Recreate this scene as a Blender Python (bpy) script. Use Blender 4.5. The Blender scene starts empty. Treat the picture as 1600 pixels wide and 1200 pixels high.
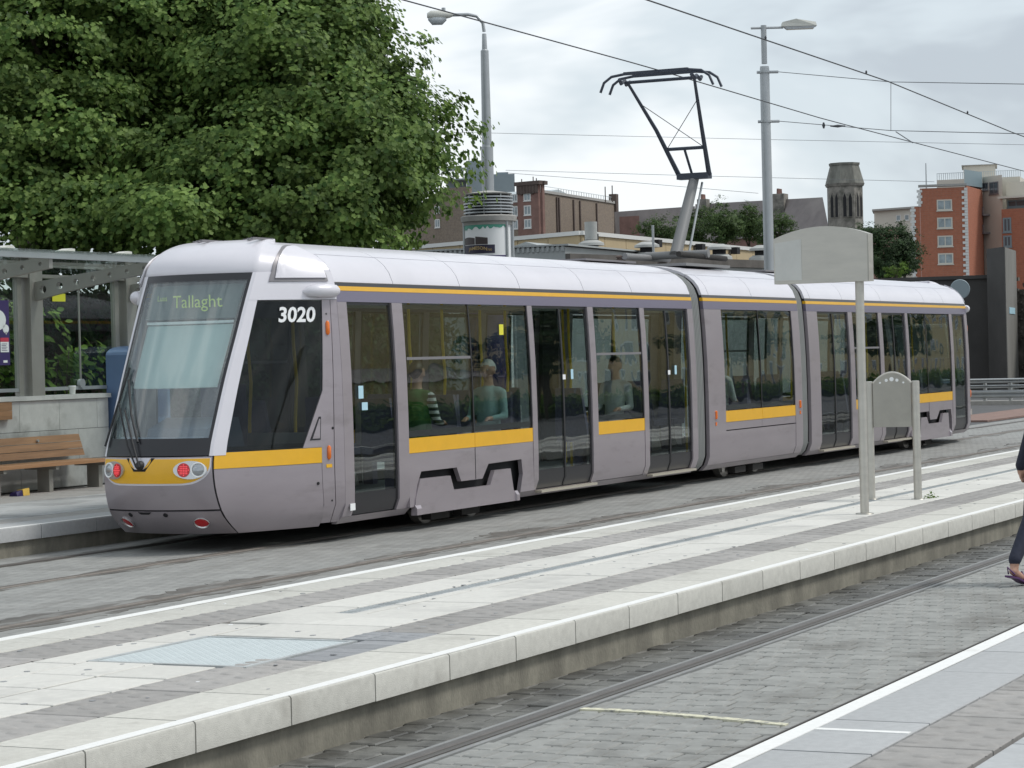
import bpy, bmesh, math, random
import numpy as np
from mathutils import Vector, Matrix
random.seed(7)
rng = np.random.default_rng(11)
scene = bpy.context.scene
COL = scene.collection
PI = math.pi

# ------------------------------------------------------------------ camera
# x runs along the tracks (to the right and away), y away from the camera, z up; rail tops are z = 0
YAW, PITCH, ROLL, FPX = 0.4445, -0.0109, -0.0247, 3811.0
CAM = Vector((0.0, -4.48, 1.80))
FW = Vector((math.cos(YAW)*math.cos(PITCH), math.sin(YAW)*math.cos(PITCH), math.sin(PITCH)))
_r = FW.cross(Vector((0, 0, 1))).normalized(); _u = _r.cross(FW)
RT = _r*math.cos(ROLL) + _u*math.sin(ROLL); UP = -_r*math.sin(ROLL) + _u*math.cos(ROLL)
cd = bpy.data.cameras.new('camera'); cam = bpy.data.objects.new('camera', cd); COL.objects.link(cam)
cam.matrix_world = Matrix(((RT.x, UP.x, -FW.x, CAM.x), (RT.y, UP.y, -FW.y, CAM.y), (RT.z, UP.z, -FW.z, CAM.z), (0, 0, 0, 1)))
cd.sensor_width = 36.0; cd.lens = 36.0*FPX/1600.0; cd.clip_end = 6000.0; cd.clip_start = 0.1
scene.camera = cam

# ------------------------------------------------------------------ overcast sky and soft sun
SUN_EL, SUN_AZ = math.radians(54), math.radians(-62)      # azimuth of the sun measured from +x towards +y
world = bpy.data.worlds.new('World'); scene.world = world; world.use_nodes = True
wn, wl = world.node_tree.nodes, world.node_tree.links; wn.clear()
sky = wn.new('ShaderNodeTexSky'); sky.sky_type = 'NISHITA'; sky.sun_disc = False
sky.sun_elevation = SUN_EL; sky.sun_rotation = PI/2 - SUN_AZ
sky.air_density = 1.0; sky.dust_density = 2.0
bgs = wn.new('ShaderNodeBackground'); bgs.inputs[1].default_value = 0.11
wl.new(sky.outputs[0], bgs.inputs[0])
tc = wn.new('ShaderNodeTexCoord'); mp = wn.new('ShaderNodeMapping'); mp.inputs['Scale'].default_value = (1.0, 1.0, 2.6)
mp.inputs['Location'].default_value = (0.35, 0.1, 0.25)
wl.new(tc.outputs['Generated'], mp.inputs[0])
nz = wn.new('ShaderNodeTexNoise'); nz.inputs['Scale'].default_value = 4.2; nz.inputs['Detail'].default_value = 5; nz.inputs['Roughness'].default_value = 0.52
nz.inputs['Distortion'].default_value = 0.4
wl.new(mp.outputs[0], nz.inputs[0])
rp = wn.new('ShaderNodeValToRGB'); rp.color_ramp.interpolation = 'EASE'
rp.color_ramp.elements[0].position = 0.39; rp.color_ramp.elements[0].color = (0.41, 0.455, 0.50, 1)
rp.color_ramp.elements[1].position = 0.62; rp.color_ramp.elements[1].color = (0.76, 0.79, 0.81, 1)
e = rp.color_ramp.elements.new(0.5); e.color = (0.535, 0.595, 0.635, 1)
wl.new(nz.outputs[0], rp.inputs[0])
bgc = wn.new('ShaderNodeBackground'); bgc.inputs[1].default_value = 1.0
wl.new(rp.outputs[0], bgc.inputs[0])
mxs = wn.new('ShaderNodeMixShader'); mxs.inputs[0].default_value = 0.9
wl.new(bgs.outputs[0], mxs.inputs[1]); wl.new(bgc.outputs[0], mxs.inputs[2])
wo = wn.new('ShaderNodeOutputWorld'); wl.new(mxs.outputs[0], wo.inputs[0])

sd = bpy.data.lights.new('sun', 'SUN'); sd.energy = 1.5; sd.angle = math.radians(14); sd.color = (1.0, 0.97, 0.92)
sun = bpy.data.objects.new('sun', sd); COL.objects.link(sun)
sdir = Vector((math.cos(SUN_EL)*math.cos(SUN_AZ), math.cos(SUN_EL)*math.sin(SUN_AZ), math.sin(SUN_EL)))
sun.rotation_euler = sdir.to_track_quat('Z', 'Y').to_euler(); sun.location = (10, -20, 40)

vs = scene.view_settings
vs.view_transform = 'Standard'; vs.look = 'None'; vs.exposure = 0.45; vs.gamma = 1.0; vs.use_curve_mapping = False
scene.cycles.max_bounces = 10; scene.cycles.transparent_max_bounces = 24; scene.cycles.glossy_bounces = 4
scene.cycles.sample_clamp_indirect = 6.0

# ------------------------------------------------------------------ materials
MATS = {}
def mat(name, col, rough=0.6, metal=0.0, noise=0.0, nscale=6.0, bump=0.0, bscale=60.0, spec=0.5, island=0.0, objrand=0.0,
        emit=None, estr=0.0, stain=None, stain_scale=1.2, stain_lo=0.5, stain_hi=0.7, coat=0.0, rough_var=0.0, stretch=(1, 1, 1)):
    """Principled material: base colour broken up by noise, optional stain colour, bump and per-piece variation."""
    m = bpy.data.materials.new(name); m.use_nodes = True; MATS[name] = m
    n, l = m.node_tree.nodes, m.node_tree.links
    b = n['Principled BSDF']
    b.inputs['Roughness'].default_value = rough; b.inputs['Metallic'].default_value = metal
    b.inputs['Specular IOR Level'].default_value = spec
    if coat: b.inputs['Coat Weight'].default_value = coat; b.inputs['Coat Roughness'].default_value = 0.08
    rgb = n.new('ShaderNodeRGB'); rgb.outputs[0].default_value = (*col, 1)
    cur = rgb.outputs[0]
    geo = n.new('ShaderNodeNewGeometry')
    mpn = n.new('ShaderNodeMapping'); mpn.inputs['Scale'].default_value = stretch
    l.new(geo.outputs['Position'], mpn.inputs[0]); pos = mpn.outputs[0]
    def scaled(fac_socket, lo, hi, c):
        mr = n.new('ShaderNodeMapRange'); mr.inputs['To Min'].default_value = lo; mr.inputs['To Max'].default_value = hi
        l.new(fac_socket, mr.inputs[0])
        v = n.new('ShaderNodeVectorMath'); v.operation = 'SCALE'; l.new(c, v.inputs[0]); l.new(mr.outputs[0], v.inputs['Scale'])
        return v.outputs[0]
    if noise:
        t = n.new('ShaderNodeTexNoise'); t.inputs['Scale'].default_value = nscale; t.inputs['Detail'].default_value = 6; t.inputs['Roughness'].default_value = 0.65
        l.new(pos, t.inputs[0])
        mr = n.new('ShaderNodeMapRange'); mr.inputs['From Min'].default_value = 0.3; mr.inputs['From Max'].default_value = 0.7
        l.new(t.outputs[0], mr.inputs[0])
        cur = scaled(mr.outputs[0], 1-noise, 1+noise, cur)
        if rough_var:
            m2 = n.new('ShaderNodeMapRange'); m2.inputs['To Min'].default_value = rough-rough_var; m2.inputs['To Max'].default_value = rough+rough_var
            l.new(mr.outputs[0], m2.inputs[0]); l.new(m2.outputs[0], b.inputs['Roughness'])
    if island: cur = scaled(geo.outputs['Random Per Island'], 1-island, 1+island, cur)
    if objrand:
        oi = n.new('ShaderNodeObjectInfo'); cur = scaled(oi.outputs['Random'], 1-objrand, 1+objrand, cur)
    if stain:
        t = n.new('ShaderNodeTexNoise'); t.inputs['Scale'].default_value = stain_scale; t.inputs['Detail'].default_value = 7; t.inputs['Roughness'].default_value = 0.6
        l.new(pos, t.inputs[0])
        mr = n.new('ShaderNodeMapRange'); mr.inputs['From Min'].default_value = stain_lo; mr.inputs['From Max'].default_value = stain_hi
        l.new(t.outputs[0], mr.inputs[0])
        mx = n.new('ShaderNodeMix'); mx.data_type = 'RGBA'; l.new(mr.outputs[0], mx.inputs['Factor']); l.new(cur, mx.inputs['A'])
        mx.inputs['B'].default_value = (*stain, 1); cur = mx.outputs['Result']
    l.new(cur, b.inputs['Base Color'])
    if bump:
        t = n.new('ShaderNodeTexNoise'); t.inputs['Scale'].default_value = bscale; t.inputs['Detail'].default_value = 4
        l.new(pos, t.inputs[0])
        bp = n.new('ShaderNodeBump'); bp.inputs['Strength'].default_value = bump; bp.inputs['Distance'].default_value = 0.01
        l.new(t.outputs[0], bp.inputs['Height']); l.new(bp.outputs[0], b.inputs['Normal'])
    if emit: b.inputs['Emission Color'].default_value = (*emit, 1); b.inputs['Emission Strength'].default_value = estr
    return m

def glass(name, tint, ior=1.5, rough=0.0, diffuse=0.0, dcol=(0.5, 0.5, 0.5), wave=0.0, wscale=1.2):
    """Thin pane: tinted see-through layer under a Fresnel reflection, slightly wavy."""
    m = bpy.data.materials.new(name); m.use_nodes = True; MATS[name] = m
    n, l = m.node_tree.nodes, m.node_tree.links; n.clear()
    t = n.new('ShaderNodeBsdfTransparent'); t.inputs[0].default_value = (*tint, 1)
    g = n.new('ShaderNodeBsdfGlossy'); g.inputs['Roughness'].default_value = rough
    # Schlick reflection, the same from both sides of the pane
    f0 = ((ior-1)/(ior+1))**2
    lw = n.new('ShaderNodeLayerWeight'); lw.inputs['Blend'].default_value = 0.5
    pw = n.new('ShaderNodeMath'); pw.operation = 'POWER'; l.new(lw.outputs['Facing'], pw.inputs[0]); pw.inputs[1].default_value = 5.0
    f = n.new('ShaderNodeMath'); f.operation = 'MULTIPLY_ADD'; l.new(pw.outputs[0], f.inputs[0]); f.inputs[1].default_value = 1-f0; f.inputs[2].default_value = f0
    base = t.outputs[0]
    if diffuse:
        d = n.new('ShaderNodeBsdfDiffuse'); d.inputs[0].default_value = (*dcol, 1)
        mm = n.new('ShaderNodeMixShader'); mm.inputs[0].default_value = diffuse
        l.new(t.outputs[0], mm.inputs[1]); l.new(d.outputs[0], mm.inputs[2]); base = mm.outputs[0]
    if wave:
        ge = n.new('ShaderNodeNewGeometry'); tx = n.new('ShaderNodeTexNoise'); tx.inputs['Scale'].default_value = wscale; tx.inputs['Detail'].default_value = 1
        l.new(ge.outputs['Position'], tx.inputs[0])
        bp = n.new('ShaderNodeBump'); bp.inputs['Strength'].default_value = wave; bp.inputs['Distance'].default_value = 0.05
        l.new(tx.outputs[0], bp.inputs['Height']); l.new(bp.outputs[0], g.inputs['Normal'])
    mx = n.new('ShaderNodeMixShader'); l.new(f.outputs[0], mx.inputs[0]); l.new(base, mx.inputs[1]); l.new(g.outputs[0], mx.inputs[2])
    o = n.new('ShaderNodeOutputMaterial'); l.new(mx.outputs[0], o.inputs[0])
    return m

def brickmat(name, col, col2, mortar, bw, bh, axis='xz', mort=0.012, rough=0.85, bump=0.4, noise=0.25, stain=None, stain_lo=0.5, stain_hi=0.7, stain_scale=0.8):
    m = bpy.data.materials.new(name); m.use_nodes = True; MATS[name] = m
    n, l = m.node_tree.nodes, m.node_tree.links; b = n['Principled BSDF']; b.inputs['Roughness'].default_value = rough
    g = n.new('ShaderNodeNewGeometry'); s = n.new('ShaderNodeSeparateXYZ'); l.new(g.outputs['Position'], s.inputs[0])
    c = n.new('ShaderNodeCombineXYZ')
    if axis == 'xz':      # walls: run along x+y, height z
        a = n.new('ShaderNodeMath'); a.operation = 'ADD'; l.new(s.outputs[0], a.inputs[0]); l.new(s.outputs[1], a.inputs[1])
        l.new(a.outputs[0], c.inputs[0]); l.new(s.outputs[2], c.inputs[1])
    else:                 # paving laid in rows across the tracks
        l.new(s.outputs[1], c.inputs[0]); l.new(s.outputs[0], c.inputs[1])
    t = n.new('ShaderNodeTexBrick'); t.inputs['Scale'].default_value = 1.0; t.inputs['Mortar Size'].default_value = mort
    t.inputs['Brick Width'].default_value = bw; t.inputs['Row Height'].default_value = bh
    t.inputs['Color1'].default_value = (*col, 1); t.inputs['Color2'].default_value = (*col2, 1); t.inputs['Mortar'].default_value = (*mortar, 1)
    t.inputs['Mortar Smooth'].default_value = 0.3
    l.new(c.outputs[0], t.inputs[0])
    nz = n.new('ShaderNodeTexNoise'); nz.inputs['Scale'].default_value = 2.5; nz.inputs['Detail'].default_value = 8; nz.inputs['Roughness'].default_value = 0.7
    l.new(g.outputs['Position'], nz.inputs[0])
    mr = n.new('ShaderNodeMapRange'); mr.inputs['From Min'].default_value = 0.3; mr.inputs['From Max'].default_value = 0.7
    mr.inputs['To Min'].default_value = 1-noise; mr.inputs['To Max'].default_value = 1+noise
    l.new(nz.outputs[0], mr.inputs[0])
    v = n.new('ShaderNodeVectorMath'); v.operation = 'SCALE'; l.new(t.outputs[0], v.inputs[0]); l.new(mr.outputs[0], v.inputs['Scale'])
    cur = v.outputs[0]
    if stain:
        mpn = n.new('ShaderNodeMapping'); mpn.inputs['Scale'].default_value = (0.45, 1.6, 1) if axis != 'xz' else (1, 1, 0.5)
        l.new(g.outputs['Position'], mpn.inputs[0])
        t2 = n.new('ShaderNodeTexNoise'); t2.inputs['Scale'].default_value = stain_scale; t2.inputs['Detail'].default_value = 8; t2.inputs['Roughness'].default_value = 0.65
        l.new(mpn.outputs[0], t2.inputs[0])
        m2 = n.new('ShaderNodeMapRange'); m2.inputs['From Min'].default_value = stain_lo; m2.inputs['From Max'].default_value = stain_hi; l.new(t2.outputs[0], m2.inputs[0])
        mx = n.new('ShaderNodeMix'); mx.data_type = 'RGBA'; l.new(m2.outputs[0], mx.inputs['Factor']); l.new(cur, mx.inputs['A'])
        mx.inputs['B'].default_value = (*stain, 1); cur = mx.outputs['Result']
    l.new(cur, b.inputs['Base Color'])
    bp = n.new('ShaderNodeBump'); bp.inputs['Strength'].default_value = bump; bp.inputs['Distance'].default_value = 0.01; bp.invert = True
    l.new(t.outputs['Fac'], bp.inputs['Height']); l.new(bp.outputs[0], b.inputs['Normal'])
    return m

def leafmat(name, dark, light, rough=0.55, var=0.35):
    m = bpy.data.materials.new(name); m.use_nodes = True; MATS[name] = m
    n, l = m.node_tree.nodes, m.node_tree.links; b = n['Principled BSDF']
    g = n.new('ShaderNodeNewGeometry')
    rp = n.new('ShaderNodeValToRGB'); rp.color_ramp.elements[0].color = (*dark, 1); rp.color_ramp.elements[1].color = (*light, 1)
    l.new(g.outputs['Random Per Island'], rp.inputs[0])
    # whole boughs differ in tone too
    nz = n.new('ShaderNodeTexNoise'); nz.inputs['Scale'].default_value = 0.9; nz.inputs['Detail'].default_value = 3; l.new(g.outputs['Position'], nz.inputs[0])
    mr = n.new('ShaderNodeMapRange'); mr.inputs['From Min'].default_value = 0.33; mr.inputs['From Max'].default_value = 0.67; mr.inputs['To Min'].default_value = 0.68; mr.inputs['To Max'].default_value = 1.3; l.new(nz.outputs[0], mr.inputs[0])
    vm = n.new('ShaderNodeVectorMath'); vm.operation = 'SCALE'; l.new(rp.outputs[0], vm.inputs[0]); l.new(mr.outputs[0], vm.inputs['Scale'])
    l.new(vm.outputs[0], b.inputs['Base Color'])
    b.inputs['Roughness'].default_value = rough; b.inputs['Specular IOR Level'].default_value = 0.22
    tr = n.new('ShaderNodeBsdfTranslucent'); l.new(vm.outputs[0], tr.inputs[0])
    mx = n.new('ShaderNodeMixShader'); mx.inputs[0].default_value = 0.38
    o = n['Material Output']; l.new(b.outputs[0], mx.inputs[1]); l.new(tr.outputs[0], mx.inputs[2]); l.new(mx.outputs[0], o.inputs[0])
    return m

# tram paints and trims
mat('body_paint', (0.36, 0.32, 0.345), 0.34, 0.35, noise=0.05, nscale=2.0, coat=0.25, stain=(0.25, 0.225, 0.23), stain_scale=3.0, stain_lo=0.56, stain_hi=0.85, stretch=(0.5, 1, 2))
mat('roof_paint', (0.68, 0.663, 0.705), 0.32, 0.1, noise=0.04, nscale=1.2, coat=0.2)
mat('purple_paint', (0.18, 0.16, 0.225), 0.3, 0.2, coat=0.3)
mat('yellow_paint', (0.80, 0.43, 0.012), 0.35, 0.0, coat=0.3, noise=0.04)
mat('rubber', (0.018, 0.018, 0.02), 0.6)
mat('black_trim', (0.02, 0.02, 0.024), 0.3)
mat('recess', (0.012, 0.012, 0.014), 0.8)
mat('grey_trim', (0.22, 0.21, 0.22), 0.4, 0.3)
mat('step_metal', (0.55, 0.51, 0.42), 0.45, 0.5)
mat('bellows_dark', (0.055, 0.055, 0.055), 0.7)
mat('bellows_rib', (0.36, 0.365, 0.355), 0.55)
mat('under', (0.03, 0.028, 0.026), 0.9)
mat('wheel_steel', (0.45, 0.43, 0.40), 0.4, 0.7)
mat('interior_floor', (0.16, 0.16, 0.165), 0.7)
mat('interior_wall', (0.40, 0.40, 0.40), 0.6)
mat('interior_ceiling', (0.62, 0.62, 0.60), 0.7)
mat('seat_fabric', (0.12, 0.11, 0.18), 0.9, noise=0.2, nscale=40)
mat('pole_yellow', (0.75, 0.50, 0.02), 0.35)
mat('blind_sky_teal', (0.53, 0.63, 0.62), 0.7)  # blind colour with part of the windscreen's sky reflection painted in
mat('display_grey', (0.10, 0.13, 0.13), 0.5)
mat('sign_green', (0.38, 0.50, 0.12), 0.6, emit=(0.55, 0.65, 0.18), estr=0.12)
mat('white_print', (0.85, 0.86, 0.86), 0.5)
mat('cyan_sticker', (0.45, 0.68, 0.78), 0.5)
mat('yellow_sticker', (0.75, 0.72, 0.05), 0.5)
mat('orange_lamp', (0.80, 0.17, 0.01), 0.2, coat=0.5)
mat('red_lamp', (0.55, 0.015, 0.02), 0.2, coat=0.5)
mat('red_led', (0.75, 0.06, 0.08), 0.3, emit=(1.0, 0.10, 0.12), estr=0.35)
mat('lamp_chrome', (0.62, 0.62, 0.63), 0.18, 0.9)
mat('lamp_clear', (0.42, 0.44, 0.46), 0.08, 0.6)
mat('dash_blue', (0.13, 0.17, 0.24), 0.6)
glass('tram_glass', (0.80, 0.85, 0.84), ior=1.85, wave=0.10, wscale=1.6)
glass('door_glass', (0.82, 0.87, 0.86), ior=1.75, wave=0.04, wscale=2.0)
glass('cab_glass', (0.55, 0.58, 0.58), ior=1.38)
glass('screen_glass', (0.90, 0.95, 0.945), ior=2.15)
glass('shelter_glass', (0.84, 0.89, 0.86), ior=1.55)
glass('roof_glass', (0.90, 0.95, 0.93), ior=1.45, diffuse=0.10, dcol=(0.40, 0.47, 0.44))
mat('pane_dark', (0.10, 0.12, 0.135), 0.12)
mat('pane_pale', (0.28, 0.33, 0.35), 0.15, noise=0.35, nscale=0.7)
mat('panto_paint', (0.035, 0.045, 0.065), 0.45)
mat('panto_grey', (0.20, 0.20, 0.20), 0.5)
# stone and paving
mat('slab_pale', (0.60, 0.588, 0.548), 0.8, noise=0.07, nscale=18, bump=0.15, bscale=220, objrand=0.06, stain=(0.35, 0.345, 0.33), stain_scale=1.7, stain_lo=0.52, stain_hi=0.86)
mat('slab_cool', (0.39, 0.40, 0.405), 0.7, noise=0.08, nscale=16, bump=0.15, bscale=220, objrand=0.07, stain=(0.28, 0.285, 0.29), stain_scale=1.9, stain_lo=0.58, stain_hi=0.9)
mat('tactile_dark', (0.32, 0.307, 0.293), 0.75, noise=0.12, nscale=14, bump=0.25, bscale=160, objrand=0.12, stain=(0.21, 0.205, 0.195), stain_scale=2.0, stain_lo=0.55, stain_hi=0.85)
mat('tactile_blue', (0.27, 0.275, 0.285), 0.5, noise=0.12, nscale=14, bump=0.2, bscale=160, objrand=0.1)
mat('coping_pale', (0.53, 0.52, 0.475), 0.8, noise=0.10, nscale=22, bump=0.3, bscale=180, objrand=0.05, stain=(0.33, 0.315, 0.28), stain_scale=2.3, stain_lo=0.56, stain_hi=0.86)
mat('coping_cool', (0.41, 0.417, 0.42), 0.75, noise=0.08, nscale=22, bump=0.2, bscale=180, objrand=0.06, stain=(0.30, 0.30, 0.30), stain_scale=2.3, stain_lo=0.6, stain_hi=0.9)
mat('kerb_wall', (0.25, 0.235, 0.19), 0.9, noise=0.25, nscale=5, bump=0.4, bscale=60, stain=(0.13, 0.122, 0.10), stain_scale=2.2, stain_lo=0.40, stain_hi=0.72, stretch=(1.1, 1, 0.6))
mat('joint', (0.13, 0.125, 0.115), 0.95)
mat('white_line', (0.76, 0.76, 0.74), 0.7, noise=0.05, nscale=30, stain=(0.58, 0.57, 0.54), stain_scale=5, stain_lo=0.60, stain_hi=0.85)
mat('worn_yellow', (0.62, 0.60, 0.46), 0.8, noise=0.2, nscale=40, stain=(0.25, 0.25, 0.235), stain_scale=14, stain_lo=0.48, stain_hi=0.62)
mat('sett', (0.27, 0.272, 0.258), 0.75, noise=0.16, nscale=9, bump=0.2, bscale=120, island=0.08, objrand=0.08, stain=(0.135, 0.13, 0.118), stain_scale=1.3, stain_lo=0.52, stain_hi=0.74)
mat('sett_wet', (0.155, 0.152, 0.138), 0.5, noise=0.25, nscale=7, bump=0.3, bscale=100, island=0.25, objrand=0.2, stain=(0.05, 0.048, 0.042), stain_scale=2.4, stain_lo=0.42, stain_hi=0.62, rough_var=0.15)
mat('sett_joint', (0.18, 0.175, 0.16), 0.95, noise=0.3, nscale=10)
mat('concrete_strip', (0.235, 0.24, 0.236), 0.7, noise=0.15, nscale=4, bump=0.15, bscale=90)
mat('concrete_pale', (0.36, 0.35, 0.33), 0.85, noise=0.15, nscale=5)
brickmat('track_setts', (0.285, 0.285, 0.272), (0.255, 0.257, 0.246), (0.18, 0.177, 0.167), 0.11, 0.20, axis='yx', mort=0.006, rough=0.75, bump=0.15, noise=0.22, stain=(0.12, 0.113, 0.10), stain_lo=0.56, stain_hi=0.80, stain_scale=1.4)
mat('rail_stain', (0.115, 0.107, 0.096), 0.6, noise=0.35, nscale=5, stain=(0.235, 0.233, 0.22), stain_scale=2.6, stain_lo=0.47, stain_hi=0.56, stretch=(0.4, 1.6, 1))
mat('rail_steel', (0.13, 0.12, 0.112), 0.5, 0.5, noise=0.15, nscale=8)
mat('rail_rust', (0.20, 0.178, 0.158), 0.6, 0.4, noise=0.2, nscale=8)
mat('rail_groove', (0.10, 0.097, 0.09), 0.9)
mat('asphalt', (0.085, 0.087, 0.09), 0.85, noise=0.2, nscale=1.2, bump=0.2, bscale=60)
mat('red_paving', (0.23, 0.15, 0.125), 0.85, noise=0.2, nscale=3)
mat('far_platform_stone', (0.40, 0.405, 0.405), 0.7, noise=0.1, nscale=3, objrand=0.1, stain=(0.21, 0.21, 0.21), stain_scale=1.0, stain_lo=0.5, stain_hi=0.7)
mat('cover_blue', (0.56, 0.61, 0.615), 0.55, 0.1, noise=0.05, nscale=12)
mat('drain_steel', (0.46, 0.48, 0.48), 0.5, 0.2, noise=0.2, nscale=6)
# metal furniture
mat('stainless', (0.56, 0.54, 0.49), 0.42, 0.7, noise=0.07, nscale=3.0, bump=0.05, bscale=20, rough_var=0.06, stretch=(1, 1, 4))
mat('stainless_dark', (0.40, 0.385, 0.345), 0.38, 0.8, noise=0.10, nscale=4.0, rough_var=0.06)
mat('hatch_metal', (0.60, 0.60, 0.57), 0.4, 0.6, noise=0.05)
mat('galv', (0.42, 0.44, 0.45), 0.45, 0.5, noise=0.08, nscale=2)
mat('shelter_steel', (0.36, 0.35, 0.32), 0.45, 0.5, noise=0.06, nscale=3)
mat('lamp_head', (0.60, 0.60, 0.55), 0.5)
mat('lamp_glass', (0.50, 0.53, 0.55), 0.15, 0.0)
mat('wire', (0.045, 0.048, 0.055), 0.5)
mat('wire_thin', (0.16, 0.17, 0.18), 0.5)
mat('bench_wood', (0.33, 0.18, 0.09), 0.55, noise=0.25, nscale=4, bump=0.2, bscale=30, objrand=0.12, stretch=(0.3, 3, 6))
mat('wall_stone', (0.52, 0.52, 0.505), 0.85, noise=0.1, nscale=6, objrand=0.06, stain=(0.27, 0.265, 0.25), stain_scale=1.8, stain_lo=0.55, stain_hi=0.75)
mat('blue_box', (0.125, 0.20, 0.36), 0.35, 0.0, coat=0.2, noise=0.05)
mat('blue_box_dark', (0.055, 0.10, 0.22), 0.4)
mat('poster_purple', (0.055, 0.035, 0.14), 0.35)
mat('poster_red', (0.60, 0.05, 0.09), 0.4)
mat('poster_green', (0.08, 0.33, 0.24), 0.5)
mat('poster_brown', (0.07, 0.055, 0.055), 0.5)
mat('poster_navy', (0.035, 0.03, 0.06), 0.5)
mat('gold_print', (0.50, 0.36, 0.16), 0.5)
mat('litter_navy', (0.03, 0.02, 0.09), 0.4)
mat('litter_gold', (0.72, 0.48, 0.10), 0.4)
# buildings
mat('ochre_panel', (0.46, 0.365, 0.225), 0.85, noise=0.08, nscale=1.0, objrand=0.04)
mat('ochre_joint', (0.33, 0.26, 0.17), 0.9)
mat('white_trim', (0.66, 0.66, 0.64), 0.6)
mat('roof_felt', (0.115, 0.105, 0.095), 0.9, noise=0.3, nscale=2)
mat('corrugated', (0.36, 0.38, 0.38), 0.6, noise=0.12, nscale=1.0)
mat('vent_grey', (0.38, 0.385, 0.37), 0.6, noise=0.1, nscale=5)
mat('vent_lichen', (0.45, 0.36, 0.12), 0.9)
brickmat('brewery_brick', (0.235, 0.185, 0.14), (0.21, 0.165, 0.13), (0.22, 0.19, 0.16), 0.9, 0.35, mort=0.03, bump=0.1)
mat('brewery_red', (0.215, 0.125, 0.105), 0.9, noise=0.2, nscale=0.6)
mat('brewery_dark', (0.10, 0.075, 0.065), 0.9, noise=0.2, nscale=0.5)
mat('steel_blue', (0.235, 0.29, 0.32), 0.5, 0.1, noise=0.08, nscale=0.2)
mat('steel_pale', (0.42, 0.47, 0.49), 0.5)
mat('slate', (0.215, 0.19, 0.185), 0.85, noise=0.15, nscale=0.4, stain=(0.30, 0.27, 0.25), stain_scale=0.12, stain_lo=0.5, stain_hi=0.8)
mat('church_stone', (0.235, 0.22, 0.195), 0.9, noise=0.4, nscale=0.8, stain=(0.09, 0.09, 0.075), stain_scale=0.5, stain_lo=0.5, stain_hi=0.7)
mat('church_spire', (0.17, 0.17, 0.15), 0.9, noise=0.4, nscale=0.9, stain=(0.30, 0.28, 0.25), stain_scale=1.0, stain_lo=0.55, stain_hi=0.75, stretch=(1, 1, 0.3))
brickmat('red_brick', (0.39, 0.145, 0.085), (0.36, 0.13, 0.075), (0.34, 0.16, 0.11), 0.9, 0.30, mort=0.03, bump=0.05, noise=0.12)
mat('cream_render', (0.60, 0.57, 0.50), 0.85, noise=0.06, nscale=0.2)
mat('grey_clad', (0.20, 0.27, 0.30), 0.5)
mat('retaining', (0.065, 0.063, 0.062), 0.9, noise=0.18, nscale=0.7, bump=0.2, bscale=4)
mat('pier_concrete', (0.20, 0.195, 0.18), 0.9, noise=0.2, nscale=0.6, stretch=(1, 1, 0.3))
mat('rubble', (0.17, 0.155, 0.135), 0.95, noise=0.6, nscale=2.2, bump=0.8, bscale=3)
mat('sand_wall', (0.60, 0.48, 0.26), 0.9, noise=0.1, nscale=0.5)
# plants
leafmat('plane_leaf', (0.048, 0.104, 0.022), (0.21, 0.305, 0.08))
leafmat('far_leaf', (0.035, 0.075, 0.022), (0.115, 0.170, 0.055))
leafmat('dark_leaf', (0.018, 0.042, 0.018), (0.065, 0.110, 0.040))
leafmat('frond_leaf', (0.07, 0.15, 0.02), (0.20, 0.30, 0.06))
mat('bark', (0.085, 0.07, 0.052), 0.9, noise=0.4, nscale=6, bump=0.5, bscale=20)
# people
mat('skin', (0.50, 0.29, 0.21), 0.5, noise=0.05, nscale=20)
mat('hair_dark', (0.022, 0.016, 0.013), 0.5)
mat('cloth_navy', (0.018, 0.020, 0.035), 0.85, noise=0.2, nscale=25)
mat('cloth_denim', (0.022, 0.026, 0.045), 0.85, noise=0.25, nscale=30)
mat('cloth_pale', (0.55, 0.57, 0.56), 0.85)
mat('cloth_green', (0.05, 0.16, 0.05), 0.85)
m_ = mat('cloth_stripe', (0.62, 0.64, 0.62), 0.85)
_n, _l = m_.node_tree.nodes, m_.node_tree.links; _w = _n.new('ShaderNodeTexWave'); _w.bands_direction = 'Z'; _w.inputs['Scale'].default_value = 4.5
_g = _n.new('ShaderNodeNewGeometry'); _l.new(_g.outputs['Position'], _w.inputs[0]); _rr = _n.new('ShaderNodeValToRGB'); _rr.color_ramp.interpolation = 'CONSTANT'
_rr.color_ramp.elements[0].color = (0.03, 0.035, 0.05, 1); _rr.color_ramp.elements[1].position = 0.5; _rr.color_ramp.elements[1].color = (0.65, 0.67, 0.65, 1)
_l.new(_w.outputs[0], _rr.inputs[0]); _l.new(_rr.outputs[0], _n['Principled BSDF'].inputs['Base Color'])
mat('cloth_grey', (0.20, 0.20, 0.21), 0.85)
mat('cloth_teal', (0.28, 0.42, 0.42), 0.85)
mat('cap_white', (0.72, 0.72, 0.68), 0.7)
mat('shoe_purple', (0.10, 0.04, 0.13), 0.4)

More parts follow.
